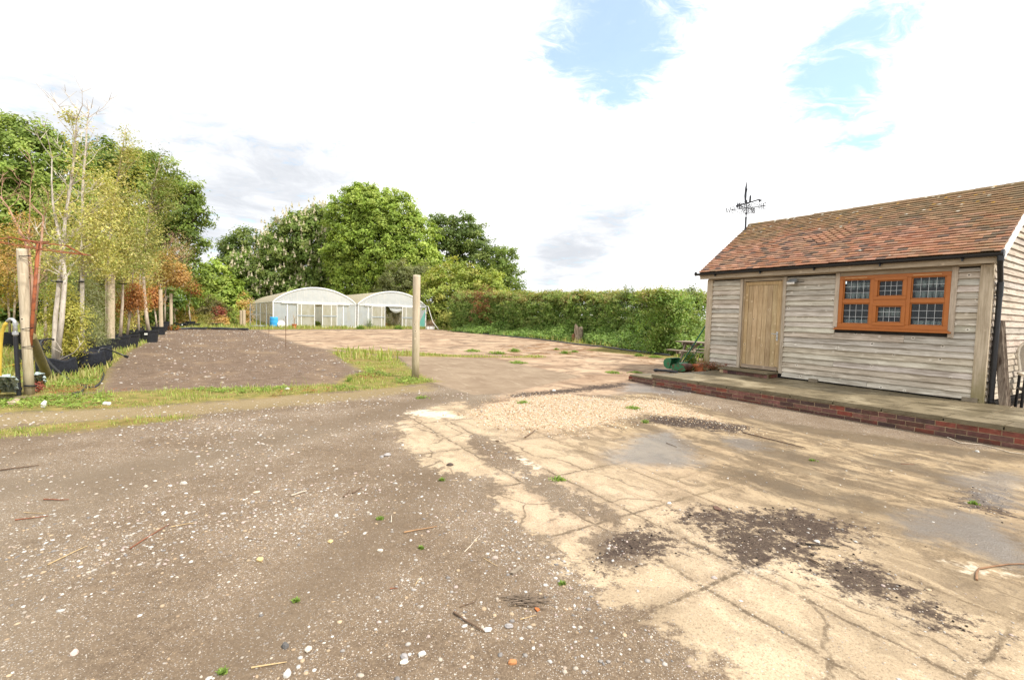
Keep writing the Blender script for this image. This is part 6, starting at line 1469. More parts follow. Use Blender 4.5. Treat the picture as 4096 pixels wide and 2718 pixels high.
# black irrigation hose loop
hp = []
for (x, y, mode) in ((241, 1362, 9.6), (215, 1357, 9.5), (193, 1355, 9.4), (172, 1358, 9.3), (163, 1368, 9.25), (162, 1385, 9.2), (168, 1402, 9.15), (177, 1420, 9.1), (204, 1456, 9.0), (241, 1492, 8.9), (270, 1512, 8.82), (300, 1529, 'g'), (325, 1539, 'g'), (348, 1547, 'g'), (375, 1548, 'g'), (395, 1536, 'g'), (408, 1518, 'g'), (415, 1500, 'g'), (412, 1482, 'g'), (402, 1466, 'g'), (394, 1448, 10.7), (391, 1428, 10.8), (393, 1408, 10.85), (399, 1395, 10.9), (415, 1391, 11.0), (434, 1397, 11.0), (470, 1411, 11.0), (500, 1423, 11.0)):
    hp.append(at(x / K, y / K, 0.02) if mode == 'g' else atd(x / K, y / K, mode))
hp = [np.array([p[0], p[1], max(p[2], 0.018)]) for p in hp]
ho = MB().tube(hp, 0.017, 8).build('irrigation_hose', BLACK, smooth=True); tag(ho, 'black irrigation hose looping down from the sacks onto the dark soil', 'hose')
b = MB(); b.tube([hp[-1], hp[-1] + (hp[-1] - hp[-2]) * 0.35], 0.034, 8); e = b.build('hose_end', BLACK, ho)
b = MB(); q = [at(x / K, y / K, 0.02) for x, y in ((355, 1505), (345, 1545), (325, 1568), (292, 1572), (315, 1578), (300, 1588))]
b.tube(q, 0.018, 8); o = b.build('pipe_offcut', BLACK); tag(o, 'short black pipe offcuts lying in the grass below the hose loop', 'pipe')
# crumpled sheet of clear-green plastic
def crumple(label, pts, m):
    c0 = np.mean(pts, 0); n = 16; vs = []; fs = []
    a, b_, c_, d_ = [np.array(p) for p in pts]
    for i in range(n + 1):
        for j in range(n + 1):
            u_, v_ = i / n, j / n; p = (a * (1 - u_) + b_ * u_) * (1 - v_) + (d_ * (1 - u_) + c_ * u_) * v_
            w_ = math.sin(math.pi * u_) ** 0.6 * math.sin(math.pi * v_) ** 0.5
            p = p + np.array([random.uniform(-.03, .03), random.uniform(-.03, .03), 0.10 * w_ * abs(math.sin(u_ * 9 + v_ * 4)) + 0.03 * random.random() * w_]); vs.append(p)
    for i in range(n):
        for j in range(n): fs.append((i * (n + 1) + j, (i + 1) * (n + 1) + j, (i + 1) * (n + 1) + j + 1, i * (n + 1) + j + 1))
    o = MB().add(vs, fs).build('plastic_sheet', m); return tag(o, label, 'plastic sheet')
def m_sheet():
    m, s = mat('grey_green_plastic'); p = s.pos(); n = s.noise(p, 6, 4, 0.6)
    s.out(s.bsdf(s.mix(n, (0.24, 0.30, 0.29), (0.44, 0.52, 0.51)), 0.22, s.bump(s.noise(p, 14, 3, 0.6), 0.6, 0.03), spec=0.6)); return m
SHEET = m_sheet()
crumple('crumpled grey-green plastic sheet beside the foot of the standpipe', [at(-8, 905, 0.03), at(40, 905, 0.03), at(42, 870, 0.40), at(-8, 868, 0.42)], SHEET)
crumple('small crumpled plastic sheet behind the thick left post', [at(72, 892, 0.02), at(106, 888, 0.02), at(100, 862, 0.32), at(76, 866, 0.30)], SHEET)
# ------------------------------------------------------------------ things by the barn
W_OLD = m_wood('old_grey_timber', (0.17, 0.135, 0.10), (0.34, 0.285, 0.22), 0, knots=False, use_col=True)
def px4(x, y, z=0.0): return at(x / K, y / K, z)
def pd4(x, y, d): return atd(x / K, y / K, d)
# picnic table
def picnic():
    leg = px4(2802, 1452); tbl0 = pd4(2721, 1374, leg[1] + 0.55)
    dirx = unit(AB(-1, 0.15)); rz = math.atan2(dirx[1], dirx[0]); c0 = np.array([tbl0[0], tbl0[1], 0])
    r = empty('picnic_table', c0, rz, 'weathered wooden picnic table with attached benches behind the barn corner', 'picnic table')
    L = 1.55
    for i in range(5): MB().box(0.0, L, -0.34 + i * 0.137, -0.34 + i * 0.137 + 0.13, 0.70, 0.737).build('top_plank', W_OLD, r, local=True, bevel=0.004)
    for y in (-0.82, 0.58):
        for k_ in range(2): MB().box(-0.05, L + 0.05, y + k_ * 0.127, y + k_ * 0.127 + 0.12, 0.415, 0.45).build('bench_plank', W_OLD, r, local=True, bevel=0.004)
    for x in (0.28, L - 0.28):
        MB().box(x - 0.022, x + 0.022, -0.72, 0.72, 0.315, 0.413).build('bench_rail', W_OLD, r, local=True)
        MB().box(x - 0.022, x + 0.022, -0.36, 0.36, 0.61, 0.698).build('top_rail', W_OLD, r, local=True)
        for s_ in (-1, 1): MB().bar((x + 0.046, s_ * 0.56, 0.0), (x + 0.046, s_ * 0.20, 0.69), 0.045, 0.095).build('leg', W_OLD, r, local=True)
        MB().bar((x + (0.05 if x < L / 2 else -0.05), 0, 0.38), (L / 2 + (-0.06 if x < L / 2 else 0.06), 0, 0.69), 0.05, 0.08).build('brace', W_OLD, r, local=True)
picnic()
# old cylinder mower
def mower():
    GRN_ = m_rust('green_paint_rusty', (0.035, 0.17, 0.075), (0.16, 0.065, 0.04), 0.42, 9, 0.5); RST = m_rust('rusty_roller', (0.17, 0.075, 0.05), (0.10, 0.045, 0.03), 0.5, 12, 0.7)
    HND = m_plain('dark_green_tube', (0.03, 0.17, 0.11), 0.45, var=0.15)
    c = px4(2758, 1486); rz = math.atan2(*( (px4(2650, 1474) - px4(2735, 1486))[[1, 0]] ))
    ex = unit(np.array([px4(2650, 1474)[0] - px4(2735, 1486)[0], px4(2650, 1474)[1] - px4(2735, 1486)[1], 0]))
    org = px4(2712, 1487); org[2] = 0
    rz = math.atan2(ex[1], ex[0])
    r = empty('lawn_mower', org, rz, 'old green cylinder lawn mower with rusty roller and grass box at the barn corner', 'lawn mower')
    # local x: towards the grass box, local y: across the machine (away from camera is -y)
    W = 0.44
    MB().lathe((-0.10, -W, 0.115), [(0.0, 0), (0.105, 0), (0.115, 0.01), (0.115, W - 0.01), (0.105, W), (0.0, W)], 22, (0, 1, 0)).build('roller', RST, r, local=True)
    for y in (0.015, -W - 0.015):
        side = [(-0.24, 0.06), (-0.16, 0.02), (0.12, 0.03), (0.22, 0.07), (0.24, 0.14), (0.14, 0.21), (-0.02, 0.225), (-0.18, 0.17)]
        MB().poly([(x, y - 0.008, z) for x, z in side], (0, 0.016, 0)).build('side_plate', GRN_, r, local=True)
    MB().lathe((0.10, -W + 0.01, 0.11), [(0.0, 0), (0.075, 0), (0.075, W - 0.02), (0.0, W - 0.02)], 6, (0, 1, 0)).build('cutting_reel', RST, r, local=True)
    b = MB(); n = 8; vs = []
    for y in (0.0, -W):
        for i in range(n + 1):
            t = math.pi * (0.15 + 0.55 * i / n); vs.append((0.05 + 0.17 * math.cos(t), y, 0.10 + 0.15 * math.sin(t)))
    b.add(vs, [(i, i + 1, n + 2 + i, n + 1 + i) for i in range(n)]); b.build('cover', GRN_, r, local=True)
    # grass box: rounded bucket open to the back
    gb = MB(); prof = [(0.20, 0.32), (0.27, 0.36), (0.36, 0.36), (0.43, 0.31), (0.46, 0.22), (0.43, 0.12), (0.35, 0.06), (0.26, 0.06)]
    m_ = len(prof); th = 0.010
    for (ya, yb) in ((0.05, 0.04), (-W - 0.04, -W - 0.05)):
        gb.poly([(x, ya, z) for x, z in prof], (0, yb - ya, 0))
    for i in range(1, m_ - 1):
        (x0, z0), (x1, z1) = prof[i], prof[i + 1]; gb.hexa([(x0, 0.04, z0), (x1, 0.04, z1), (x1, -W - 0.04, z1), (x0, -W - 0.04, z0), (x0 - .006, 0.04, z0 - .004), (x1 - .006, 0.04, z1 - .004), (x1 - .006, -W - 0.04, z1 - .004), (x0 - .006, -W - 0.04, z0 - .004)])
    gb.build('grass_box', GRN_, r, local=True)
    # handles
    for y, zt in ((0.02, 0.78), (-W - 0.02, 0.74)):
        MB().tube([(0.06, y, 0.18), (-0.02, y, 0.26), (-0.30, y - 0.01, zt - 0.12), (-0.36, y - 0.02, zt)], 0.012, 8).build('handle_stay', GRN_, r, local=True)
        MB().tube([(-0.36, y - 0.02, zt), (-0.46, y - 0.03, zt + 0.01)], 0.019, 8).build('hand_grip', BLACK, r, local=True)
    MB().tube([(-0.20, 0.02, 0.5), (-0.20, -W - 0.02, 0.5)], 0.010, 6).build('cross_tube', GRN_, r, local=True)
    # the long dark green pole that leans on the barn post stands beside it
    p0 = px4(2726, 1478) ; p0[2] = 0.18; p1 = pd4(2824, 1300, bw(-0.06, -0.08, 0)[1])
    o = MB().tube([p0, (p0 + p1) / 2, p1], 0.018, 10).build('green_pole', HND); tag(o, 'long dark green pole leaning from the mower against the barn post', 'pole')
    q0, q1 = px4(2625, 1479, 0.05), px4(2712, 1489, 0.04)
    dr = empty('drain_pipe', q0, 0, 'length of black pipe with a bend lying on the concrete in front of the mower', 'pipe')
    MB().tube([q0, q0 + (q1 - q0) * 0.45 + np.array([0, 0, 0.012]), q1], 0.034, 12).build('pipe', BLACK, dr)
    MB().tube([q0 + (q1 - q0) * 0.07, q0, q0 - (q1 - q0) * 0.06 + np.array([0, 0, -0.01]), q0 - (q1 - q0) * 0.085 + np.array([0, 0, -0.03])], 0.045, 12).build('bend', BLACK, dr)
mower()
tpq = px4(2801, 1487); r = empty('square_planter', tpq, BARN_RZ + 0.1, 'square terracotta planter tucked behind the barn corner post', 'planter')
b = MB(); s0, s1, h = 0.13, 0.165, 0.21
b.hexa([(-s0, -s0, 0), (s0, -s0, 0), (s0, s0, 0), (-s0, s0, 0), (-s1, -s1, h), (s1, -s1, h), (s1, s1, h), (-s1, s1, h)]); b.box(-s1 - .012, s1 + .012, -s1 - .012, -s1 + .012, h - .04, h + .008); b.box(-s1 - .012, s1 + .012, s1 - .012, s1 + .012, h - .04, h + .008)
b.box(-s1 - .012, -s1 + .012, -s1 + .0125, s1 - .0125, h - .04, h + .008); b.box(s1 - .012, s1 + .012, -s1 + .0125, s1 - .0125, h - .04, h + .008); b.build('pot', TERRA, r, local=True)
low_plant('weeds growing between the mower and the terracotta planter', 1592, 850, 11, 17, [(0.13, 0.21, 0.04), (0.16, 0.25, 0.05)], 46, 0.035, 18, 0.12, cat='weed', name='weed_clump')
low_plant('dry brown weeds at the foot of the terracotta planter', 1588, 857, 12, 4, [(0.26, 0.16, 0.06), (0.20, 0.15, 0.05)], 30, 0.03, 16, 0.08, cat='weed', name='weed_clump')
rp = bw(0.35, -0.10, PT); r = empty('red_sedum', rp, 0, 'reddish creeping plant at the foot of the barn wall left of the door step', 'plant')
L = Leaves(); n = 90; cc = np.stack([rng.uniform(-0.45, 0.3, n), rng.uniform(-0.06, 0.06, n), rng.uniform(0.02, 0.12, n) * (1 + rng.random(n))], 1)
cs_, sn_ = math.cos(BARN_RZ), math.sin(BARN_RZ); cc = np.stack([cc[:, 0] * cs_ - cc[:, 1] * sn_, cc[:, 0] * sn_ + cc[:, 1] * cs_, cc[:, 2]], 1)
L.clumps(cc, np.tile([0, -.4, .6], (n, 1)), 12, 0.07, 0.018, [(0.26, 0.09, 0.06), (0.20, 0.13, 0.07), (0.32, 0.14, 0.08)]); L.build('leaves', LEAF, r, world=False)
# tree stump by the hedge
def stump():
    c = at(1334, 788); r = empty('tree_stump', c, 0, 'pale sawn tree stump standing on end before the hedge', 'stump')
    m = m_bark('stump_bark', (0.17, 0.12, 0.085), (0.44, 0.36, 0.27), (9, 9, 2.5)); n = 18; b = MB(); vs = []; fs = []
    for z, s_ in ((0.0, 1.15), (0.12, 1.0), (0.4, 0.95), (0.72, 0.92), (0.88, 0.85)):
        for k_ in range(n):
            t = 2 * math.pi * k_ / n; rr = 0.27 * s_ * (1 + 0.12 * math.sin(3 * t + 1) + 0.07 * math.sin(7 * t)); vs.append((rr * math.cos(t), rr * 0.8 * math.sin(t), z + (0.10 * math.sin(t * 2 + 0.5) - 0.10 * math.cos(t) if z > 0.8 else 0)))
    for i in range(4):
        for k_ in range(n): fs.append((i * n + k_, i * n + (k_ + 1) % n, (i + 1) * n + (k_ + 1) % n, (i + 1) * n + k_))
    fs.append(tuple(4 * n + k_ for k_ in range(n))); b.add(vs, fs); b.build('stump', m, r, local=True)
    b = MB(); b.hexa([(-0.42, -0.1, 0), (-0.2, -0.15, 0), (-0.2, 0.1, 0), (-0.4, 0.1, 0), (-0.40, -0.05, 0.42), (-0.25, -0.12, 0.5), (-0.22, 0.1, 0.5), (-0.36, 0.08, 0.4)]); b.build('split_slab', m_plain('split_wood', (0.20, 0.095, 0.05), 0.9, scale=14), r, local=True, bevel=0.02)
stump()
# irrigation pipe along the hedge edge
pp_ = [at(x, y, 0.03) + np.array([0, random.uniform(-.08, .08), random.uniform(0, .02)]) for x, y in ((1040, 763), (1075, 767), (1100, 768.5), (1140, 772), (1180, 776), (1230, 781), (1290, 788.5), (1340, 795), (1390, 800), (1450, 808), (1500, 814), (1545, 820))]
o = MB().tube(pp_, 0.035, 8).build('water_pipe', m_plain('grey_black_pipe', (0.06, 0.062, 0.068), 0.5, var=0.5, scale=3)); tag(o, 'long black water pipe lying along the edge of the yard before the hedge', 'pipe')
# floodlight
def flood():
    o_ = bw(2.19, -0.03, 2.41); r = empty('floodlight', o_, BARN_RZ, 'small grey floodlight fixed on the boards between the door and the window', 'floodlight')
    b = MB(); b.hexa([(-0.085, -0.16, -0.055), (0.085, -0.16, -0.055), (0.085, -0.03, 0.0), (-0.085, -0.03, 0.0), (-0.095, -0.175, -0.015), (0.095, -0.175, -0.015), (0.07, -0.06, 0.065), (-0.07, -0.06, 0.065)]); b.build('housing', m_plain('grey_metal', (0.30, 0.31, 0.31), 0.45, 0.4), r, local=True, bevel=0.006)
    b = MB(); b.hexa([(-0.085, -0.176, -0.022), (0.085, -0.176, -0.022), (0.075, -0.160, -0.058), (-0.075, -0.160, -0.058), (-0.085, -0.186, -0.024), (0.085, -0.186, -0.024), (0.078, -0.172, -0.064), (-0.078, -0.172, -0.064)]); b.build('frame', WHITE, r, local=True)
    b = MB(); b.box(-0.07, 0.07, -0.150, -0.06, -0.068, -0.050); b.build('lens', m_plain('lamp_glass', (0.62, 0.58, 0.45), 0.15, spec=0.6), r, local=True)
    b = MB(); b.box(-0.03, 0.03, -0.06, 0.0, -0.03, 0.03); b.tube([(0.03, -0.02, 0.0), (0.13, -0.012, -0.015), (0.2, -0.008, -0.005)], 0.006, 6); b.build('bracket', BLACK, r, local=True)
flood()
# weather vane on the left end of the roof
def vane():
    IRON = m_plain('black_iron', (0.035, 0.037, 0.045), 0.5, var=0.25)
    o_ = bw(-0.06, DEP / 2 - 0.04, RZ_ + 0.0); d0 = o_[1]
    # sits at the gable end
    p = pd4(2981, 925, d0 - 0.15); o_ = np.array([p[0], p[1], RZ_ - 0.25])
    r = empty('weather_vane', o_, 0, 'black iron weather vane with compass letters at the left end of the roof', 'weather vane')
    top = lambda y, x=2983: pd4(x, y, o_[1])[2] - o_[2]
    MB().tube([(0, 0, 0), (0, 0, top(870))], 0.024, 12).build('pole', IRON, r, local=True)
    MB().tube([(0, 0, top(870)), (0, 0, top(800))], 0.014, 10).build('spindle', IRON, r, local=True)
    MB().lathe((0, 0, top(854)), [(0.0, -0.035), (0.026, -0.022), (0.032, 0), (0.022, 0.024), (0.0, 0.035)], 14).build('finial_ball', IRON, r, local=True, smooth=True)
    MB().lathe((0, 0, top(870)), [(0.03, -0.01), (0.03, 0.008)], 12, None, True).build('collar', IRON, r, local=True)
    zc = top(832); K4 = o_[1] / F_PX
    def arm(ang, l, letter):
        d = np.array([math.cos(ang), math.sin(ang), 0]); up_ = np.array([0, 0, 1.0])
        b = MB(); b.tube([d * 0.0 + up_ * zc, d * l + up_ * zc], 0.011, 6)
        def scroll(c, r0, turns, a0, sgn):
            pts = []
            for i in range(22):
                t = i / 21; rr = r0 * (1 - 0.75 * t); a = a0 + sgn * turns * 2 * math.pi * t; pts.append(c + d * rr * math.cos(a) + up_ * rr * math.sin(a))
            b.tube(pts, 0.0075, 5)
        for s_ in (1, -1):
            scroll(d * l * 0.84 + up_ * (zc + s_ * 0.055), 0.05, 1.2, -s_ * 1.57, s_)
            scroll(d * 0.085 + up_ * (zc + s_ * 0.065), 0.055, 1.2, s_ * 1.2, -s_)
            b.tube([d * l * 0.78 + up_ * (zc + s_ * 0.02), d * l * 0.5 + up_ * (zc + s_ * 0.09), d * 0.13 + up_ * (zc + s_ * 0.15), d * 0.03 + up_ * (zc + s_ * 0.12)], 0.007, 5)
        b.build('compass_arm', IRON, r, local=True)
        S = {'N': [[(0, 0), (0, 1), (.7, 0), (.7, 1)]], 'W': [[(0, 1), (.25, 0), (.5, .8), (.75, 0), (1, 1)]], 'E': [[(.6, 1), (0, 1), (0, 0), (.6, 0)], [(0, .5), (.5, .5)]], 'S': [[(.6, .85), (.4, 1), (.15, .95), (.05, .75), (.3, .52), (.58, .3), (.5, .08), (.25, 0), (0, .12)]]}[letter]
        b = MB(); hgt = 0.145; c = d * (l + 0.01) + up_ * (zc - hgt / 2)
        for st in S: b.tube([c + d * (u_ * 0.12) + up_ * v_ * hgt for u_, v_ in st], 0.013, 6)
        b.build('letter', IRON, r, local=True)
    base_ang = 0.30
    l1 = 0.36
    # N-S arm runs near-left to far-right, W-E arm crosses it
    arm(base_ang + 0.35 + math.pi, 0.40, 'N'); arm(base_ang + 0.35, 0.40, 'S'); arm(math.pi - 0.75, 0.42, 'W'); arm(-0.75, 0.42, 'E')
    # the arrow: seen nearly end-on, with an upright figure plate
    ad = unit(np.array([0.55, -0.83, 0])); za = top(812)
    b = MB(); b.bar(-ad * 0.28 + (0, 0, za - 0.03), ad * 0.34 + (0, 0, za + 0.03), 0.018, 0.03); b.poly([ad * 0.34 + (0, 0, za + 0.05), ad * 0.44 + (0, 0, za), ad * 0.34 + (0, 0, za - 0.05)], (0.006, 0.004, 0)); b.poly([-ad * 0.28 + (0, 0, za + 0.03), -ad * 0.20 + (0, 0, za), -ad * 0.28 + (0, 0, za - 0.06), -ad * 0.34 + (0, 0, za - 0.04)], (0.006, 0.004, 0)); b.build('arrow', IRON, r, local=True)
    b = MB(); q = -ad * 0.06
    b.poly([q + (0, 0, za + 0.01), q - ad * 0.025 + (0, 0, za + 0.2), q - ad * 0.015 + (0, 0, za + 0.42), q + ad * 0.02 + (0, 0, za + 0.60), q + ad * 0.03 + (0, 0, za + 0.42), q + ad * 0.05 + (0, 0, za + 0.40), q + ad * 0.03 + (0, 0, za + 0.3), q + ad * 0.03 + (0, 0, za + 0.01)], (0.02, 0.012, 0)); b.build('figure_plate', IRON, r, local=True)
    b = MB(); b.poly([ad * 0.06 + (0, 0, za + 0.01), ad * 0.07 + (0, 0, za + 0.17), ad * 0.09 + (0, 0, za + 0.21), ad * 0.11 + (0, 0, za + 0.17), ad * 0.11 + (0, 0, za + 0.01)], (0.018, 0.011, 0)); b.build('figure_plate', IRON, r, local=True)
vane()
# old oak board leaning on the gable, and the stacked chair beyond it
def gable_things():
    m = m_wood('grooved_oak', (0.05, 0.03, 0.02), (0.30, 0.245, 0.19), 2, knots=False)
    b0_, b1_ = px4(4004, 1618, 0.2), px4(4040, 1627, 0.2)
    r0 = bw(BL + 0.50, 0.02, 0.0)
    base = px4(4026, 1622, 0.0 + 0.2); base[2] = 0.0
    topc = bw(BL + 0.05, (base - barn_o) @ B + 0.14, 1.62)
    d = topc - base; side = unit(np.cross(d, A)); 
    o = empty('oak_board', base, 0, 'thick grooved dark oak board leaning against the gable beside the downpipe', 'board')
    b = MB(); x_ = unit(np.array([B[0], B[1], 0])) ; nrm = unit(np.cross(x_, unit(d)))
    w_, t_ = 0.215, 0.10
    def cor(p): return [p - x_ * w_ / 2 - nrm * t_ / 2, p + x_ * w_ / 2 - nrm * t_ / 2, p + x_ * w_ / 2 + nrm * t_ / 2, p - x_ * w_ / 2 + nrm * t_ / 2]
    b.hexa([c for c in cor(np.zeros(3) + (0, 0, 0.0))] + [c for c in cor(d)]); b.build('board', m, o, local=True, bevel=0.008)
    for i in range(5):
        xx = -0.07 + i * 0.037; g = MB(); sgn = 1 if (nrm @ (-A)) > 0 else -1
        q0, q1 = x_ * xx + nrm * sgn * (t_ / 2 + 0.001) + d * 0.0, x_ * xx + nrm * sgn * (t_ / 2 + 0.001) + d * 0.995
        g.bar(q0, q1, 0.010, 0.006); g.build('rib', m, o, local=True)
    # chair
    PL = m_plain('cream_plastic', (0.66, 0.60, 0.50), 0.45, var=0.05); MESH = m_plain('taupe_seat', (0.36, 0.32, 0.26), 0.7, var=0.12, scale=60)
    dd = (px4(4075, 1640)[1]); cb = pd4(4152, 1382, dd * 0.97); cb[2] = 0
    ch = empty('garden_chair', cb, BARN_RZ + 0.35, 'cream rimmed plastic garden chair cut off by the right edge of the view', 'chair')
    n = 20; pts = []; zc, hh, ww = 1.02, 0.30, 0.25
    for i in range(n + 1):
        t = math.pi * (1 - i / n); pts.append((ww * math.cos(t) * (1.0 if math.sin(t) > 0.2 else 0.97), 0.10 * 0, zc + hh * max(0, math.sin(t)) ** 0.8 - 0.02))
    rim = [(-0.20, -0.02, 0.70)] + pts + [(0.20, -0.02, 0.70)]
    MB().tube(rim, 0.022, 8).build('back_rim', PL, ch, local=True)
    MB().poly([(x * 0.96, 0.012, z - 0.01) for x, y, z in rim], (0, 0.015, 0)).build('backrest', MESH, ch, local=True)
    MB().box(-0.24, 0.24, -0.46, 0.03, 0.625, 0.68).build('seat', PL, ch, local=True, bevel=0.02)
    for x in (-0.2, 0.2):
        for y in (-0.42, 0.0): MB().tube([(x * 1.1, y, 0.0), (x, y, 0.625)], 0.022, 8).build('leg', BLACK, ch, local=True)
    MB().box(-0.23, 0.23, -0.44, 0.02, 0.36, 0.40).build('lower_shelf', BLACK, ch, local=True)
gable_things()

# ------------------------------------------------------------------ gravel and stones
def ico():
    t = (1 + 5 ** .5) / 2
    v = np.array([(-1, t, 0), (1, t, 0), (-1, -t, 0), (1, -t, 0), (0, -1, t), (0, 1, t), (0, -1, -t), (0, 1, -t), (t, 0, -1), (t, 0, 1), (-t, 0, -1), (-t, 0, 1)], float)
    f = np.array([(0, 11, 5), (0, 5, 1), (0, 1, 7), (0, 7, 10), (0, 10, 11), (1, 5, 9), (5, 11, 4), (11, 10, 2), (10, 7, 6), (7, 1, 8), (3, 9, 4), (3, 4, 2), (3, 2, 6), (3, 6, 8), (3, 8, 9), (4, 9, 5), (2, 4, 11), (6, 2, 10), (8, 6, 7), (9, 8, 1)])
    return unit(v), f
def ico2():
    v, f = ico(); v = list(map(tuple, v)); cache = {}; nf = []
    def mid(a, b):
        k_ = (min(a, b), max(a, b))
        if k_ not in cache: v.append(tuple(unit(np.array(v[a]) + np.array(v[b])))); cache[k_] = len(v) - 1
        return cache[k_]
    for a, b, c in f: ab, bc, ca = mid(a, b), mid(b, c), mid(c, a); nf += [(a, ab, ca), (b, bc, ab), (c, ca, bc), (ab, bc, ca)]
    return np.array(v), np.array(nf)
IV, IF = ico()
def m_stonecol():
    m, s = mat('flint_stone'); p = s.pos(); n = s.noise(p, 40, 3, 0.6)
    s.out(s.bsdf(s.mix(1.0, s.attr('col', 'Color'), s.mix(n, (0.8, 0.8, 0.8), (1.15, 1.15, 1.15)), 'MULTIPLY'), 0.75, spec=0.3)); return m
FLINT = m_stonecol()
STP = np.array([(0.40, 0.37, 0.33), (0.50, 0.47, 0.43), (0.31, 0.285, 0.26), (0.42, 0.36, 0.29), (0.58, 0.55, 0.50), (0.34, 0.25, 0.16), (0.42, 0.32, 0.21), (0.20, 0.185, 0.175), (0.43, 0.34, 0.30), (0.30, 0.24, 0.185)])
def stones(name, pos, size, label, mtl, pal=STP, flat=0.42, sink=0.42):
    N = len(pos); V = IV[None] * (1 + rng.uniform(-0.28, 0.28, (N, 12, 1))); sc3 = size[:, None] * np.stack([rng.uniform(0.7, 1.35, N), rng.uniform(0.6, 1.05, N), np.full(N, 1.0) * rng.uniform(flat * .7, flat * 1.3, N)], 1)
    V = V * sc3[:, None]; a = rng.uniform(0, 6.28, N); ca, sa = np.cos(a)[:, None], np.sin(a)[:, None]
    X = V[..., 0] * ca - V[..., 1] * sa; Y = V[..., 0] * sa + V[..., 1] * ca; Z = V[..., 2] + (sc3[:, 2] * (1 - 2 * sink))[:, None]
    Z = Z + gz(pos[:, 0], pos[:, 1])[:, None]; V = np.stack([X + pos[:, :1], Y + pos[:, 1:2], Z], 2).reshape(-1, 3).astype('f'); Fs = (IF[None] + (np.arange(N) * 12)[:, None, None]).reshape(-1, 3).astype('i')
    me = bpy.data.meshes.new(name); me.vertices.add(len(V)); me.vertices.foreach_set('co', V.ravel()); me.loops.add(Fs.size); me.loops.foreach_set('vertex_index', Fs.ravel())
    me.polygons.add(len(Fs)); me.polygons.foreach_set('loop_start', np.arange(0, Fs.size, 3, dtype='i')); me.update(calc_edges=True)
    c = pal[rng.integers(0, len(pal), N)] * rng.uniform(0.8, 1.15, (N, 1)); cc = np.ones((N * 12, 4), 'f'); cc[:, :3] = np.repeat(c, 12, 0)
    at_ = me.color_attributes.new('col', 'FLOAT_COLOR', 'POINT'); at_.data.foreach_set('color', cc.ravel()); me.materials.append(mtl)
    o = bpy.data.objects.new(name, me); col.objects.link(o); tag(o, label, 'gravel', kind='stuff'); return o
def sample(field_arr, xy):
    """bilinear look-up of one of the ground masks"""
    ix = np.clip(np.searchsorted(gx, xy[:, 0]) - 1, 0, len(gx) - 2); iy = np.clip(np.searchsorted(gy_, xy[:, 1]) - 1, 0, len(gy_) - 2)
    F = field_arr.reshape(len(gy_), len(gx)); tx = (xy[:, 0] - gx[ix]) / (gx[ix + 1] - gx[ix]); ty = (xy[:, 1] - gy_[iy]) / (gy_[iy + 1] - gy_[iy])
    return (F[iy, ix] * (1 - tx) + F[iy, ix + 1] * tx) * (1 - ty) + (F[iy + 1, ix] * (1 - tx) + F[iy + 1, ix + 1] * tx) * ty
def lump(xy, s_, k_=0.0): return 0.5 + 0.25 * (np.sin(xy[:, 0] * s_ + 1 + k_ + 1.7 * np.sin(xy[:, 1] * s_ * .7)) + np.sin(xy[:, 1] * s_ * 1.3 + k_ * 2 + 1.3 * np.sin(xy[:, 0] * s_ * .9)))
def scatter_gravel():
    P, S = [], []
    def zone(x0, x1, y0, y1, n, smin, smax, keep, pw=2.6):
        xy = np.stack([rng.uniform(x0, x1, n), rng.uniform(y0, y1, n)], 1); k_ = keep(xy); xy = xy[k_]; P.append(xy); S.append(smin + (smax - smin) * rng.random(len(xy)) ** pw)
    dirt = lambda xy: (sample(conc, xy) < 0.0) & (sample(field, xy) < 0) & (sample(grass, xy) < 0.0) & (sample(slab, xy) < 0) & (sample(yard, xy) < 0)
    dens = lambda xy: rng.random(len(xy)) < 0.12 + 1.3 * lump(xy, 1.9) ** 2.0 * (0.5 + lump(xy, 5.3, 3))
    zone(-6, 4, 1.4, 4.2, 36000, 0.0025, 0.015, lambda q: dirt(q) & dens(q), 3.8)
    zone(-9, 4, 4.2, 7.5, 20000, 0.004, 0.020, lambda q: dirt(q) & dens(q), 3.0)
    zone(-12, 4, 7.5, 13, 6000, 0.008, 0.026, lambda q: dirt(q) & dens(q), 2.2)
    zone(-26, -2, 8, 32, 11000, 0.012, 0.046, lambda q: (sample(field, q) > 0.0) & dens(q), 2.4)
    zone(-6, 14, 1.6, 9, 9000, 0.0035, 0.012, lambda q: (sample(conc, q) > 0) & (rng.random(len(q)) < 0.25 + 0.8 * lump(q, 2.3, 1) ** 2), 3.0)
    zone(0, 8, 1.8, 9, 6000, 0.004, 0.014, lambda q: sample(soil, q) > -0.12, 2.6)
    stones('gravel', np.concatenate(P), np.concatenate(S), 'loose pale flint gravel scattered over the brown yard', FLINT)
    P.clear(); S.clear()
    zone(-2, 7, 5, 13, 60000, 0.005, 0.015, lambda q: sample(peb, q) + rng.normal(0, 0.22, len(q)) + 0.5 * (lump(q, 2.1, 5) - .5) > 0.03, 1.8)
    stones('pebbles', np.concatenate(P), np.concatenate(S), 'patch of golden pebbles on the concrete', FLINT, pal=np.array([(0.52, 0.38, 0.23), (0.60, 0.48, 0.32), (0.44, 0.30, 0.17), (0.64, 0.56, 0.44), (0.36, 0.24, 0.14), (0.58, 0.55, 0.49)]), flat=0.6, sink=0.2)
    # crumbs of soil
    P.clear(); S.clear()
    zone(0, 9, 1.8, 9, 14000, 0.002, 0.010, lambda q: sample(soil, q) + rng.normal(0, 0.14, len(q)) > -0.02, 2.2)
    stones('soil_crumbs', np.concatenate(P), np.concatenate(S), 'dark crumbs of soil and bark over the concrete', SOIL, flat=0.6, sink=0.2)
scatter_gravel()
IV2, IF2 = ico2()
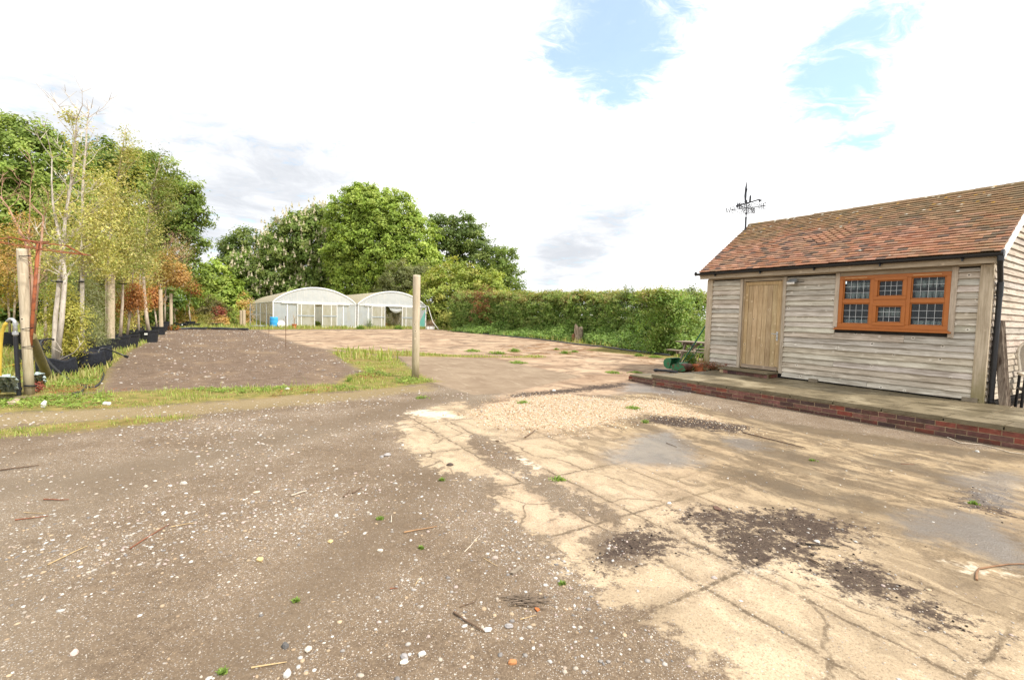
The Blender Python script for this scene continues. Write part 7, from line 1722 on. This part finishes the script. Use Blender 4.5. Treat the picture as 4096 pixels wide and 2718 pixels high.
def stone_thing(x, y, r, c, label, flat=0.6, group='larger stones lying on the yard'):
    b = MB(); b.col = c; ph = rng.uniform(0, 6, 4)
    v = IV2 * (1 + 0.16 * np.sin(IV2[:, :1] * 3 + ph[0]) * np.cos(IV2[:, 1:2] * 4 + ph[1]) + 0.10 * np.sin(IV2[:, 2:] * 5 + ph[2]) + rng.uniform(-0.05, 0.05, (len(IV2), 1)))
    v = v * r * 0.68 * np.array([1.2, 0.85, flat]); v[:, 2] += r * flat * 0.3
    b.add(v, [tuple(f) for f in IF2]); o = b.build('stone', FLINT); o.location = tuple(px4(x, y)); o.rotation_euler = (0, 0, random.uniform(0, 6)); return tag(o, label, 'stone', group)
PKW = (0.54, 0.43, 0.38); WH = (0.54, 0.52, 0.48); YW = (0.56, 0.42, 0.20); GY = (0.33, 0.31, 0.30); DG = (0.10, 0.095, 0.09); OR = (0.44, 0.20, 0.08)
for a_ in ((298, 2612, .024, PKW, 'large pinkish white stone near the lower left corner of the yard'), (735, 1934, .034, (0.5, 0.45, 0.38), 'biggest tan stone on the left half of the gravel'), (655, 2052, .026, WH, 'flat white stone below the biggest tan stone'),
           (583, 1946, .024, (0.5, 0.42, 0.34), 'brownish stone left of the biggest tan stone'), (680, 1943, .020, WH, 'small pale stone just left of the biggest tan stone'), (1024, 1970, .026, (0.56, 0.46, 0.33), 'tan and white stone beside the pale split stick'), (1012, 2007, .022, GY, 'dark grey pebble below the tan and white stone'),
           (1322, 2166, .026, YW, 'yellow stone in the middle of the brown gravel'), (1040, 2240, .030, YW, 'yellow topped stone with grey pebbles around it'), (1345, 2063, .024, WH, 'white stone beside a flat grey one'), (1980, 2232, .024, (0.40, 0.33, 0.28), 'brown grey angular stone near the scrap of wood'),
           (1521, 2203, .024, (0.58, 0.52, 0.42), 'cream stone right of the yellow one'), (1233, 2598, .024, (0.58, 0.5, 0.4), 'cream rounded stone near the bottom edge beside a smaller one'), (1618, 2628, .026, GY, 'grey stone touching a cream one at the bottom'), (1616, 2650, .024, (0.62, 0.56, 0.46), 'cream stone touching a grey one at the bottom'),
           (1688, 2616, .024, WH, 'bright white stone near the bottom middle'), (1140, 2584, .026, DG, 'black lump near the bottom middle'), (1150, 2696, .026, WH, 'white stone at the very bottom edge'), (2036, 2505, .026, GY, 'round grey pebble right of the thick twig'), (2050, 2650, .026, OR, 'orange curled stone near the twig pile'),
           (1950, 2520, .026, WH, 'white flake stone at the end of the thick twig'), (2857, 2311, .020, (0.42, 0.36, 0.33), 'grey pink stone alone on the pale concrete'), (2677, 2013, .026, WH, 'white stone alone on the sandy concrete'), (3268, 2166, .024, WH, 'white stone beside the short dark stick'), (3909, 1806, .034, WH, 'white crushed lump near the platform at the right'),
           (1549, 1821, .050, GY, 'dark blue grey stone on the edge of the pale concrete'), (1527, 1828, .034, GY, 'smaller grey stone left of the dark blue grey one'), (2215, 1563, .055, WH, 'white stone on the brown strip before the hedge side'), (1148, 1557, .065, WH, 'white stone in the grass verge at the edge of the dark soil'),
           (1990, 1765, .03, (0.12, 0.08, 0.05), 'dark brown clod on the pale concrete'), (1800, 1860, .04, (0.07, 0.05, 0.04), 'black clod on the pale concrete patch')):
    stone_thing(*a_)
def flat_bit(name, label, cat, pts, th, m):
    q = [px4(x, y, 0.004) for x, y in pts]; o = MB().poly(q, (0.0, 0.0, th)).build(name, m); return tag(o, label, cat)
flat_bit('broken_tile', 'flat pinkish broken tile lying on the verge at the far left', 'broken tile', [(22, 1617), (60, 1600), (82, 1602), (62, 1617)], 0.03, m_plain('pale_tile', (0.55, 0.40, 0.32), 0.8))
flat_bit('concrete_flake', 'white flake of concrete lying in the verge grass', 'fragment', [(163, 1628), (178, 1613), (188, 1617), (180, 1630)], 0.05, WHITE)
flat_bit('concrete_flake', 'long pale flake below the middle of the verge', 'fragment', [(410, 1617), (418, 1610), (445, 1613), (440, 1620)], 0.02, WHITE)
flat_bit('wood_scrap', 'flat grey scrap of wood lying near the stones', 'wood scrap', [(2040, 2293), (2082, 2264), (2092, 2268), (2054, 2298)], 0.010, W_OLD)
flat_bit('dead_leaf', 'dry orange dead leaf beside the twig pile', 'leaf', [(2138, 2432), (2147, 2426), (2160, 2438), (2150, 2446)], 0.004, m_plain('orange_leaf', (0.42, 0.13, 0.04), 0.8))
flat_bit('dead_leaf', 'brown dead leaf on the sandy concrete', 'leaf', [(2852, 2023), (2868, 2025), (2888, 2038), (2880, 2042), (2858, 2036)], 0.006, m_plain('brown_leaf', (0.13, 0.07, 0.05), 0.8))
STRAW = m_plain('straw_stick', (0.44, 0.32, 0.17), 0.85, scale=30); REDB = m_plain('red_brown_stick', (0.22, 0.085, 0.045), 0.85, scale=30); BRN = m_plain('brown_twig', (0.13, 0.085, 0.055), 0.9, scale=30); PALES = m_plain('pale_stick', (0.50, 0.43, 0.34), 0.85, scale=30)
def stick(x0, y0, x1, y1, r, m, label, bend=0.05, name='stick', via=None, cat='stick', grp='sticks fallen on the yard'):
    p0, p1 = px4(x0, y0, r * 1.05), px4(x1, y1, r * 1.05); d = p1 - p0; sd = np.array([-d[1], d[0], 0])
    if via: pts = [p0] + [px4(x, y, r * 1.05) for x, y in via] + [p1]
    else: r *= 0.62; pts = [p0, p0 + d * .35 + sd * bend * random.uniform(-1, 1), p0 + d * .7 + sd * bend * random.uniform(-1, 1), p1]
    k_ = len(pts); o = MB().tube(pts, [r * (1 - 0.45 * i / (k_ - 1)) for i in range(k_)], 7).build(name, m); return tag(o, label, cat, grp)
stick(190, 2257, 349, 2182, .0065, STRAW, 'long straw-coloured stick on the left gravel'); stick(520, 2192, 679, 2094, .007, REDB, 'long reddish stick pointing at a short straw one', .02); stick(685, 2105, 775, 2090, .006, STRAW, 'short straw stick at the tip of the reddish one')
stick(60, 2077, 192, 2061, .007, REDB, 'red-brown stick beneath a thin straw one on the far left gravel', .02); stick(95, 2048, 185, 2050, .004, STRAW, 'thin straw lying just above the red-brown stick'); stick(175, 1995, 275, 1996, .008, REDB, 'short red-brown stick on the upper left gravel'); stick(0, 1878, 158, 1858, .011, BRN, 'dark crooked twig at the left edge near the thin grass strip', .06)
stick(1815, 2445, 1936, 2522, .0085, BRN, 'thick rough brown twig near the bottom middle', .04); stick(1005, 2668, 1147, 2645, .006, STRAW, 'bright straw stick near the bottom left of centre', .02); stick(1616, 2127, 1748, 2103, .0075, m_plain('tan_stick', (0.34, 0.2, 0.10), 0.85), 'long tan stick across dry grass scraps', .02)
stick(1858, 2205, 1920, 2137, .005, PALES, 'thin pale twig by a red leaf scrap', .03); stick(1165, 1980, 1226, 1960, .011, PALES, 'short pale split stick beside the tan and white stone', 0.0); stick(1565, 2086, 1566, 2060, .008, PALES, 'stubby pale stick left of the dry grass scraps', 0)
stick(2970, 1728, 3222, 1790, .013, m_rust('dark_iron', (0.05, 0.03, 0.025), (0.10, 0.05, 0.03), 0.5), 'long straight rusty iron bar lying before the platform', 0.0, 'iron_bar', cat='iron bar', grp=None)
stick(3222, 2173, 3356, 2187, .010, m_plain('black_stick', (0.035, 0.028, 0.022), 0.8), 'short thick black stick on the dark soil', .0); stick(3238, 2233, 3312, 2270, .008, BRN, 'brown bark stick below the black one', .04)
stick(2100, 1748, 2140, 1718, .016, BRN, 'forked dark twig on the pale concrete by the pebbles', .05); stick(2665, 1770, 2707, 1787, .007, BRN, 'small brown twig at the edge of the wet patch'); stick(3603, 1853, 3660, 1857, .005, REDB, 'thin reddish stick on the damp concrete', 0)
stick(3907, 2317, 4120, 2254, .0065, m_plain('tan_root', (0.24, 0.135, 0.075), 0.85), 'bent brown root hooked at one end near the right edge', via=[(3906, 2290), (3915, 2273), (3965, 2264), (4030, 2255), (4070, 2253)])
stick(3790, 1748, 4096, 1815, .008, PALES, 'thin pale cord lying along the foot of the platform', via=[(3840, 1770), (3930, 1778), (4000, 1796), (4040, 1808)], name='cord', cat='cord', grp=None)
stick(980, 2150, 1055, 2160, .003, BRN, 'thin dark twig beside the yellow topped stone'); stick(1660, 2340, 1690, 2300, .004, STRAW, 'thin straw pointing up in the lower middle'); stick(1935, 2230, 1990, 2262, .0035, STRAW, 'fine straw beside the brown grey angular stone'); stick(1840, 2425, 1900, 2403, .005, BRN, 'short dark twig above the thick rough one')
stick(2080, 2475, 2145, 2458, .004, STRAW, 'thin straw below the twig pile'); stick(1560, 2352, 1590, 2350, .005, REDB, 'tiny reddish stick in the lower middle'); stick(1410, 1970, 1450, 1945, .009, BRN, 'brown forked twig by the patch of dry grass'); stick(1375, 1985, 1400, 1960, .009, BRN, 'short brown twig left of the forked one')
tpc = px4(2100, 2408); tw = empty('twig_pile', tpc, 0, 'little heap of dry grey twigs on the gravel', 'twig pile')
b = MB()
for i in range(46):
    a = random.uniform(-0.5, 0.5) + (0.0 if random.random() < .6 else 1.2); l = random.uniform(0.03, 0.10); x, y = random.gauss(0, .045), random.gauss(0, .022); z = abs(random.gauss(0.004, 0.010)) + 0.003; b.col = (1, 1, 1)
    b.tube([(x - l * math.cos(a), y - l * math.sin(a) * .6, z), (x, y, z + .004), (x + l * math.cos(a), y + l * math.sin(a) * .6, z + random.uniform(0, .01))], 0.0022, 4)
b.build('twigs', m_plain('grey_twig', (0.17, 0.13, 0.095), 0.9, scale=40), tw, local=True)

# ------------------------------------------------------------------ grass
def blades(name, xy, h, lean, colr, label, wdt=0.006, parent=None):
    N = len(xy); a = rng.uniform(0, 6.28, N); d = np.stack([np.cos(a), np.sin(a), 0 * a], 1); sd = np.stack([-np.sin(a), np.cos(a), 0 * a], 1) * (wdt * rng.uniform(.6, 1.3, N))[:, None]
    p = np.concatenate([xy, np.zeros((N, 1))], 1); hv = np.array([0, 0, 1.0])[None] * h[:, None]; ln = d * (lean * h)[:, None]
    v = np.stack([p - sd, p + sd, p + hv * .55 + ln * .35 + sd * .8, p + hv * .55 + ln * .35 - sd * .8, p + hv * .92 + ln], 1).reshape(-1, 3).astype('f')
    base = (np.arange(N) * 5)[:, None]; q = np.concatenate([base + np.array([[0, 1, 2, 3]]), base + np.array([[3, 2, 4]])], 1).ravel().astype('i')
    me = bpy.data.meshes.new(name); me.vertices.add(5 * N); me.vertices.foreach_set('co', v.ravel()); me.loops.add(7 * N); me.loops.foreach_set('vertex_index', q)
    ls = (np.arange(N) * 7)[:, None] + np.array([[0, 4]]); me.polygons.add(2 * N); me.polygons.foreach_set('loop_start', ls.ravel().astype('i')); me.update(calc_edges=True)
    cc = np.ones((5 * N, 4), 'f'); cc[:, :3] = np.repeat(colr, 5, 0); at_ = me.color_attributes.new('col', 'FLOAT_COLOR', 'POINT'); at_.data.foreach_set('color', cc.ravel())
    me.materials.append(LEAF); o = bpy.data.objects.new(name, me); col.objects.link(o)
    if parent is not None: o.parent = parent
    elif label: tag(o, label, 'grass', kind='stuff')
    return o
GP = np.array([(0.30, 0.38, 0.09), (0.36, 0.42, 0.11), (0.42, 0.39, 0.14), (0.24, 0.33, 0.07), (0.46, 0.39, 0.17)])
def grass_cols(n, w=None): return GP[rng.choice(5, n, p=w)] * rng.uniform(0.75, 1.2, (n, 1))
def verge():
    def zone(x0, x1, y0, y1, n, keep):
        q = np.stack([rng.uniform(x0, x1, n), rng.uniform(y0, y1, n)], 1); return q[keep(q)]
    g1 = zone(-11, 1, 4.6, 13.5, 100000, lambda q: (sample(grass, q) + 0.25 * (lump(q, 2.6, 2) - 0.5) + rng.normal(0, 0.06, len(q)) > np.where(q[:, 1] + 0.18 * q[:, 0] < 6.35, 0.03, 0.09)) & (rng.random(len(q)) < 0.15 + lump(q, 3.4, 1) ** 1.4))
    h = rng.uniform(0.02, 0.075, len(g1)) * (0.6 + 1.3 * lump(g1, 4.1, 3)); tall = rng.random(len(g1)) < 0.03; h[tall] *= 2.2; h *= np.where(g1[:, 1] > 10.8, 0.55, np.where(g1[:, 1] + 0.18 * g1[:, 0] < 6.35, 0.5, 1.0)) * rng.uniform(0.5, 1.2, len(g1))
    blades('verge_grass', g1, h, rng.uniform(.1, .7, len(g1)), grass_cols(len(g1), [.28, .24, .22, .14, .12]), 'bright ragged grass verge between the gravel and the dark soil', 0.0045)
    g4 = zone(-7, 3, 13.0, 20, 30000, lambda q: (sample(grass, q) > -0.02) & (sample(field, q) < 0) & (lump(q, 3.1, 6) > 0.45) & (rng.random(len(q)) < .6))
    blades('joint_grass', g4, rng.uniform(0.02, 0.10, len(g4)), rng.uniform(.2, .8, len(g4)), grass_cols(len(g4), [.3, .24, .2, .14, .12]), 'broken line of grass between the slab and the far yard', 0.009)
    g2 = zone(-26, -8, 8, 34, 70000, lambda q: (sample(grass, q) > 0.0) & (sample(field, q) < 0.1))
    blades('rough_grass', g2, rng.uniform(0.04, 0.22, len(g2)), rng.uniform(.1, .7, len(g2)), grass_cols(len(g2), [.25, .2, .25, .1, .2]), 'rough yellowish grass under the potted trees', 0.012)
    g3 = zone(-36, 14, 14, 62, 70000, lambda q: (sample(grass, q) > 0.1) & (sample(field, q) < 0.0) & (q[:, 1] > 24) | ((sample(grass, q) > 0) & (sample(yard, q) < 0.3) & (q[:, 0] > -6)))
    inh = ((g3 @ B[:2]) > 3.7) & ((g3 @ B[:2]) < 16.5) & ((g3 @ A[:2]) > GA - 0.1); g3 = g3[~inh]
    blades('far_grass', g3, rng.uniform(0.06, 0.38, len(g3)), rng.uniform(.1, .6, len(g3)), grass_cols(len(g3), [.3, .2, .25, .1, .15]), 'rough grass at the far end of the yard', 0.02)
    # broad leaved weeds in the verge
    w_ = zone(-9.5, -1.5, 6.5, 12, 5000, lambda q: (sample(grass, q) > 0.12) & (lump(q, 2.2, 4) > 0.55))[:650]
    L = Leaves(); c = np.concatenate([w_, rng.uniform(0.01, 0.05, (len(w_), 1))], 1); L.clumps(c, np.tile([0, -.3, .8], (len(c), 1)), 9, 0.07, 0.022, [(0.20, 0.29, 0.06), (0.25, 0.33, 0.08), (0.17, 0.24, 0.05)], flat=0.35, up=0.9, asp=0.55)
    rw = zone(-9.5, -1.5, 6.5, 12.6, 5000, lambda q: (sample(grass, q) > 0.05) & (lump(q, 1.7, 7) > 0.72))[:160]
    c = np.concatenate([rw, rng.uniform(0.01, 0.05, (len(rw), 1))], 1); L.clumps(c, np.tile([0, -.3, .8], (len(c), 1)), 8, 0.06, 0.016, [(0.30, 0.13, 0.06), (0.26, 0.17, 0.07)], flat=0.4, up=0.8)
    o = L.build('verge_weeds', LEAF); tag(o, 'low broad-leaved weeds among the verge grass', 'weeds', kind='stuff')
    # grass and weeds round the tunnels
    n = 2600; b_ = np.concatenate([rng.uniform(3.5, 16.9, n // 2), rng.uniform(3.5, 16.9, n // 2)]); a_ = GA - 0.12 - np.abs(rng.normal(0, 0.30, n)); q = A[:2] * a_[:, None] + B[:2] * b_[:, None]; k_ = lump(q, 1.6, 5) > 0.42; q = q[k_]
    blades('threshold_grass', q, rng.uniform(0.05, 0.30, len(q)), rng.uniform(.1, .6, len(q)), grass_cols(len(q), [.3, .2, .25, .1, .15]), 'thin grass along the front of the polytunnels', 0.014)
verge()
TG = 'green weed tufts growing on the concrete'
def tuft(x, y, w_px, h_px, label):
    c = px4(x, y); k_ = c[1] / F_PX; sm_ = 0.75 if y > 1900 else 1.0; W, H = w_px * k_ * sm_, h_px * k_ * sm_; n = max(60, int(220 * min(1, W / .5)))
    r = empty('weed_tuft', c, 0, label, 'weed', TG)
    q = rng.normal(0, 1, (n, 2)) * np.array([W * .28, W * .2]); h = rng.uniform(.4, 1.1, n) * H * np.exp(-(q ** 2).sum(1) / (W * .5) ** 2)
    blades('blades', q, h + .01, rng.uniform(.3, 1.2, n), np.array([(0.20, 0.30, 0.06)]) * rng.uniform(.7, 1.3, (n, 1)), None, max(0.004, 0.6 * k_), r)
    L = Leaves(); m_ = max(6, n // 9); cc = np.stack([*(rng.normal(0, 1, (2, m_)) * np.array([[W * .25], [W * .18]])), rng.uniform(.01, .5, m_) * H], 1)
    L.clumps(cc, np.tile([0, -.2, .9], (m_, 1)), 8, W * .1, W * .045 + .004, [(0.18, 0.27, 0.05), (0.22, 0.31, 0.07)], flat=.4); L.build('leaves', LEAF, r, world=False)
for (x, y, w_, h_, lab) in ((2057, 1406, 44, 20, 'green tuft left of the mossy patch in the far yard'), (2073, 1452, 64, 14, 'wide low tuft at the corner of the smooth slab'), (2260, 1414, 40, 22, 'tall tuft in the middle of the far yard, nearest the stump'), (2298, 1408, 30, 12, 'low tuft just right of the tall one near the stump'),
                            (2226, 1398, 22, 10, 'small tuft left of the tall one near the stump'), (2555, 1424, 38, 16, 'tuft before the picnic table'), (2620, 1430, 56, 14, 'pale low tuft beside the mower'), (2451, 1492, 56, 14, 'bright flat tuft left of the lower step'), (2545, 1490, 54, 8, 'flat strip of weeds beside the lower step'),
                            (2092, 1612, 50, 16, 'tuft at the back of the pebble patch'), (2532, 1634, 64, 16, 'tuft at the right end of the pebble patch'), (2582, 1690, 30, 20, 'small tuft between the pebbles and the wet patch'), (1685, 1592, 46, 16, 'tuft in the brown strip before the middle post'), (1767, 1921, 24, 18, 'small reddish weed on the edge of the gravel'),
                            (2235, 1918, 90, 22, 'straggling weeds in the long crack'), (3893, 2014, 40, 18, 'bright weed in the dark patch near the right edge'), (1520, 2075, 40, 14, 'dry weed by the white and flat grey stones'), (1182, 2405, 30, 14, 'tiny bright green weed on the lower gravel'), (1685, 2192, 24, 10, 'tiny weed near the red leaf scrap'), (890, 2690, 44, 18, 'green weed at the bottom edge of the gravel'), (2248, 2335, 30, 10, 'small weed on the edge of the sandy concrete'), (3250, 1842, 24, 8, 'tiny weed on the damp concrete'),
                            (1890, 1405, 60, 14, 'grass tuft right of the middle post'), (1990, 1415, 60, 18, 'grass tuft at the far edge of the smooth slab'), (1400, 1525, 30, 40, 'tall weed in the verge left of the middle post'), (1440, 1316, 30, 24, 'bright weed before the right polytunnel door'), (1592, 1316, 36, 24, 'bright leafy weed in the open polytunnel doorway')):
    tuft(x, y, w_, h_, lab)
# plants inside the right tunnel
def inside():
    for (b_, a_, h, w_, pal, lab, asp) in ((13.6, 44.0, 1.4, 0.5, [(0.16, 0.20, 0.05), (0.20, 0.23, 0.07)], 'tall green plants standing inside the open right polytunnel', .2), (12.95, 42.6, 0.45, 0.35, [(0.30, 0.19, 0.08)], 'clump of brown grass inside the right polytunnel door', .12), (7.15, 43.0, 0.5, 0.3, [(0.2, 0.27, 0.06)], 'green plant in a black pot inside the left polytunnel door', .4), (11.2, 41.35, 0.8, 0.25, [(0.17, 0.22, 0.12), (0.22, 0.27, 0.15)], 'wispy blue-green shrub against the front of the right polytunnel', .12)):
        r = empty('tunnel_plant', AB(a_, b_), 0, lab, 'plant'); L = Leaves(); n = 50; d = sph(n); d[:, 2] = np.abs(d[:, 2]); cc = d * rng.uniform(.3, 1, (n, 1)) * np.array([w_, w_, h]) + np.array([0, 0, .05])
        L.clumps(cc, d, 16, .2, .07, pal, asp=asp); L.build('leaves', LEAF, r, world=False)
        b = MB()
        for q in cc[:12]: b.tube([np.array([q[0] * .2, q[1] * .2, 0]), q * .6, q], [.012, .008, .003], 4)
        b.build('stems', DEADW, r, local=True)
inside()
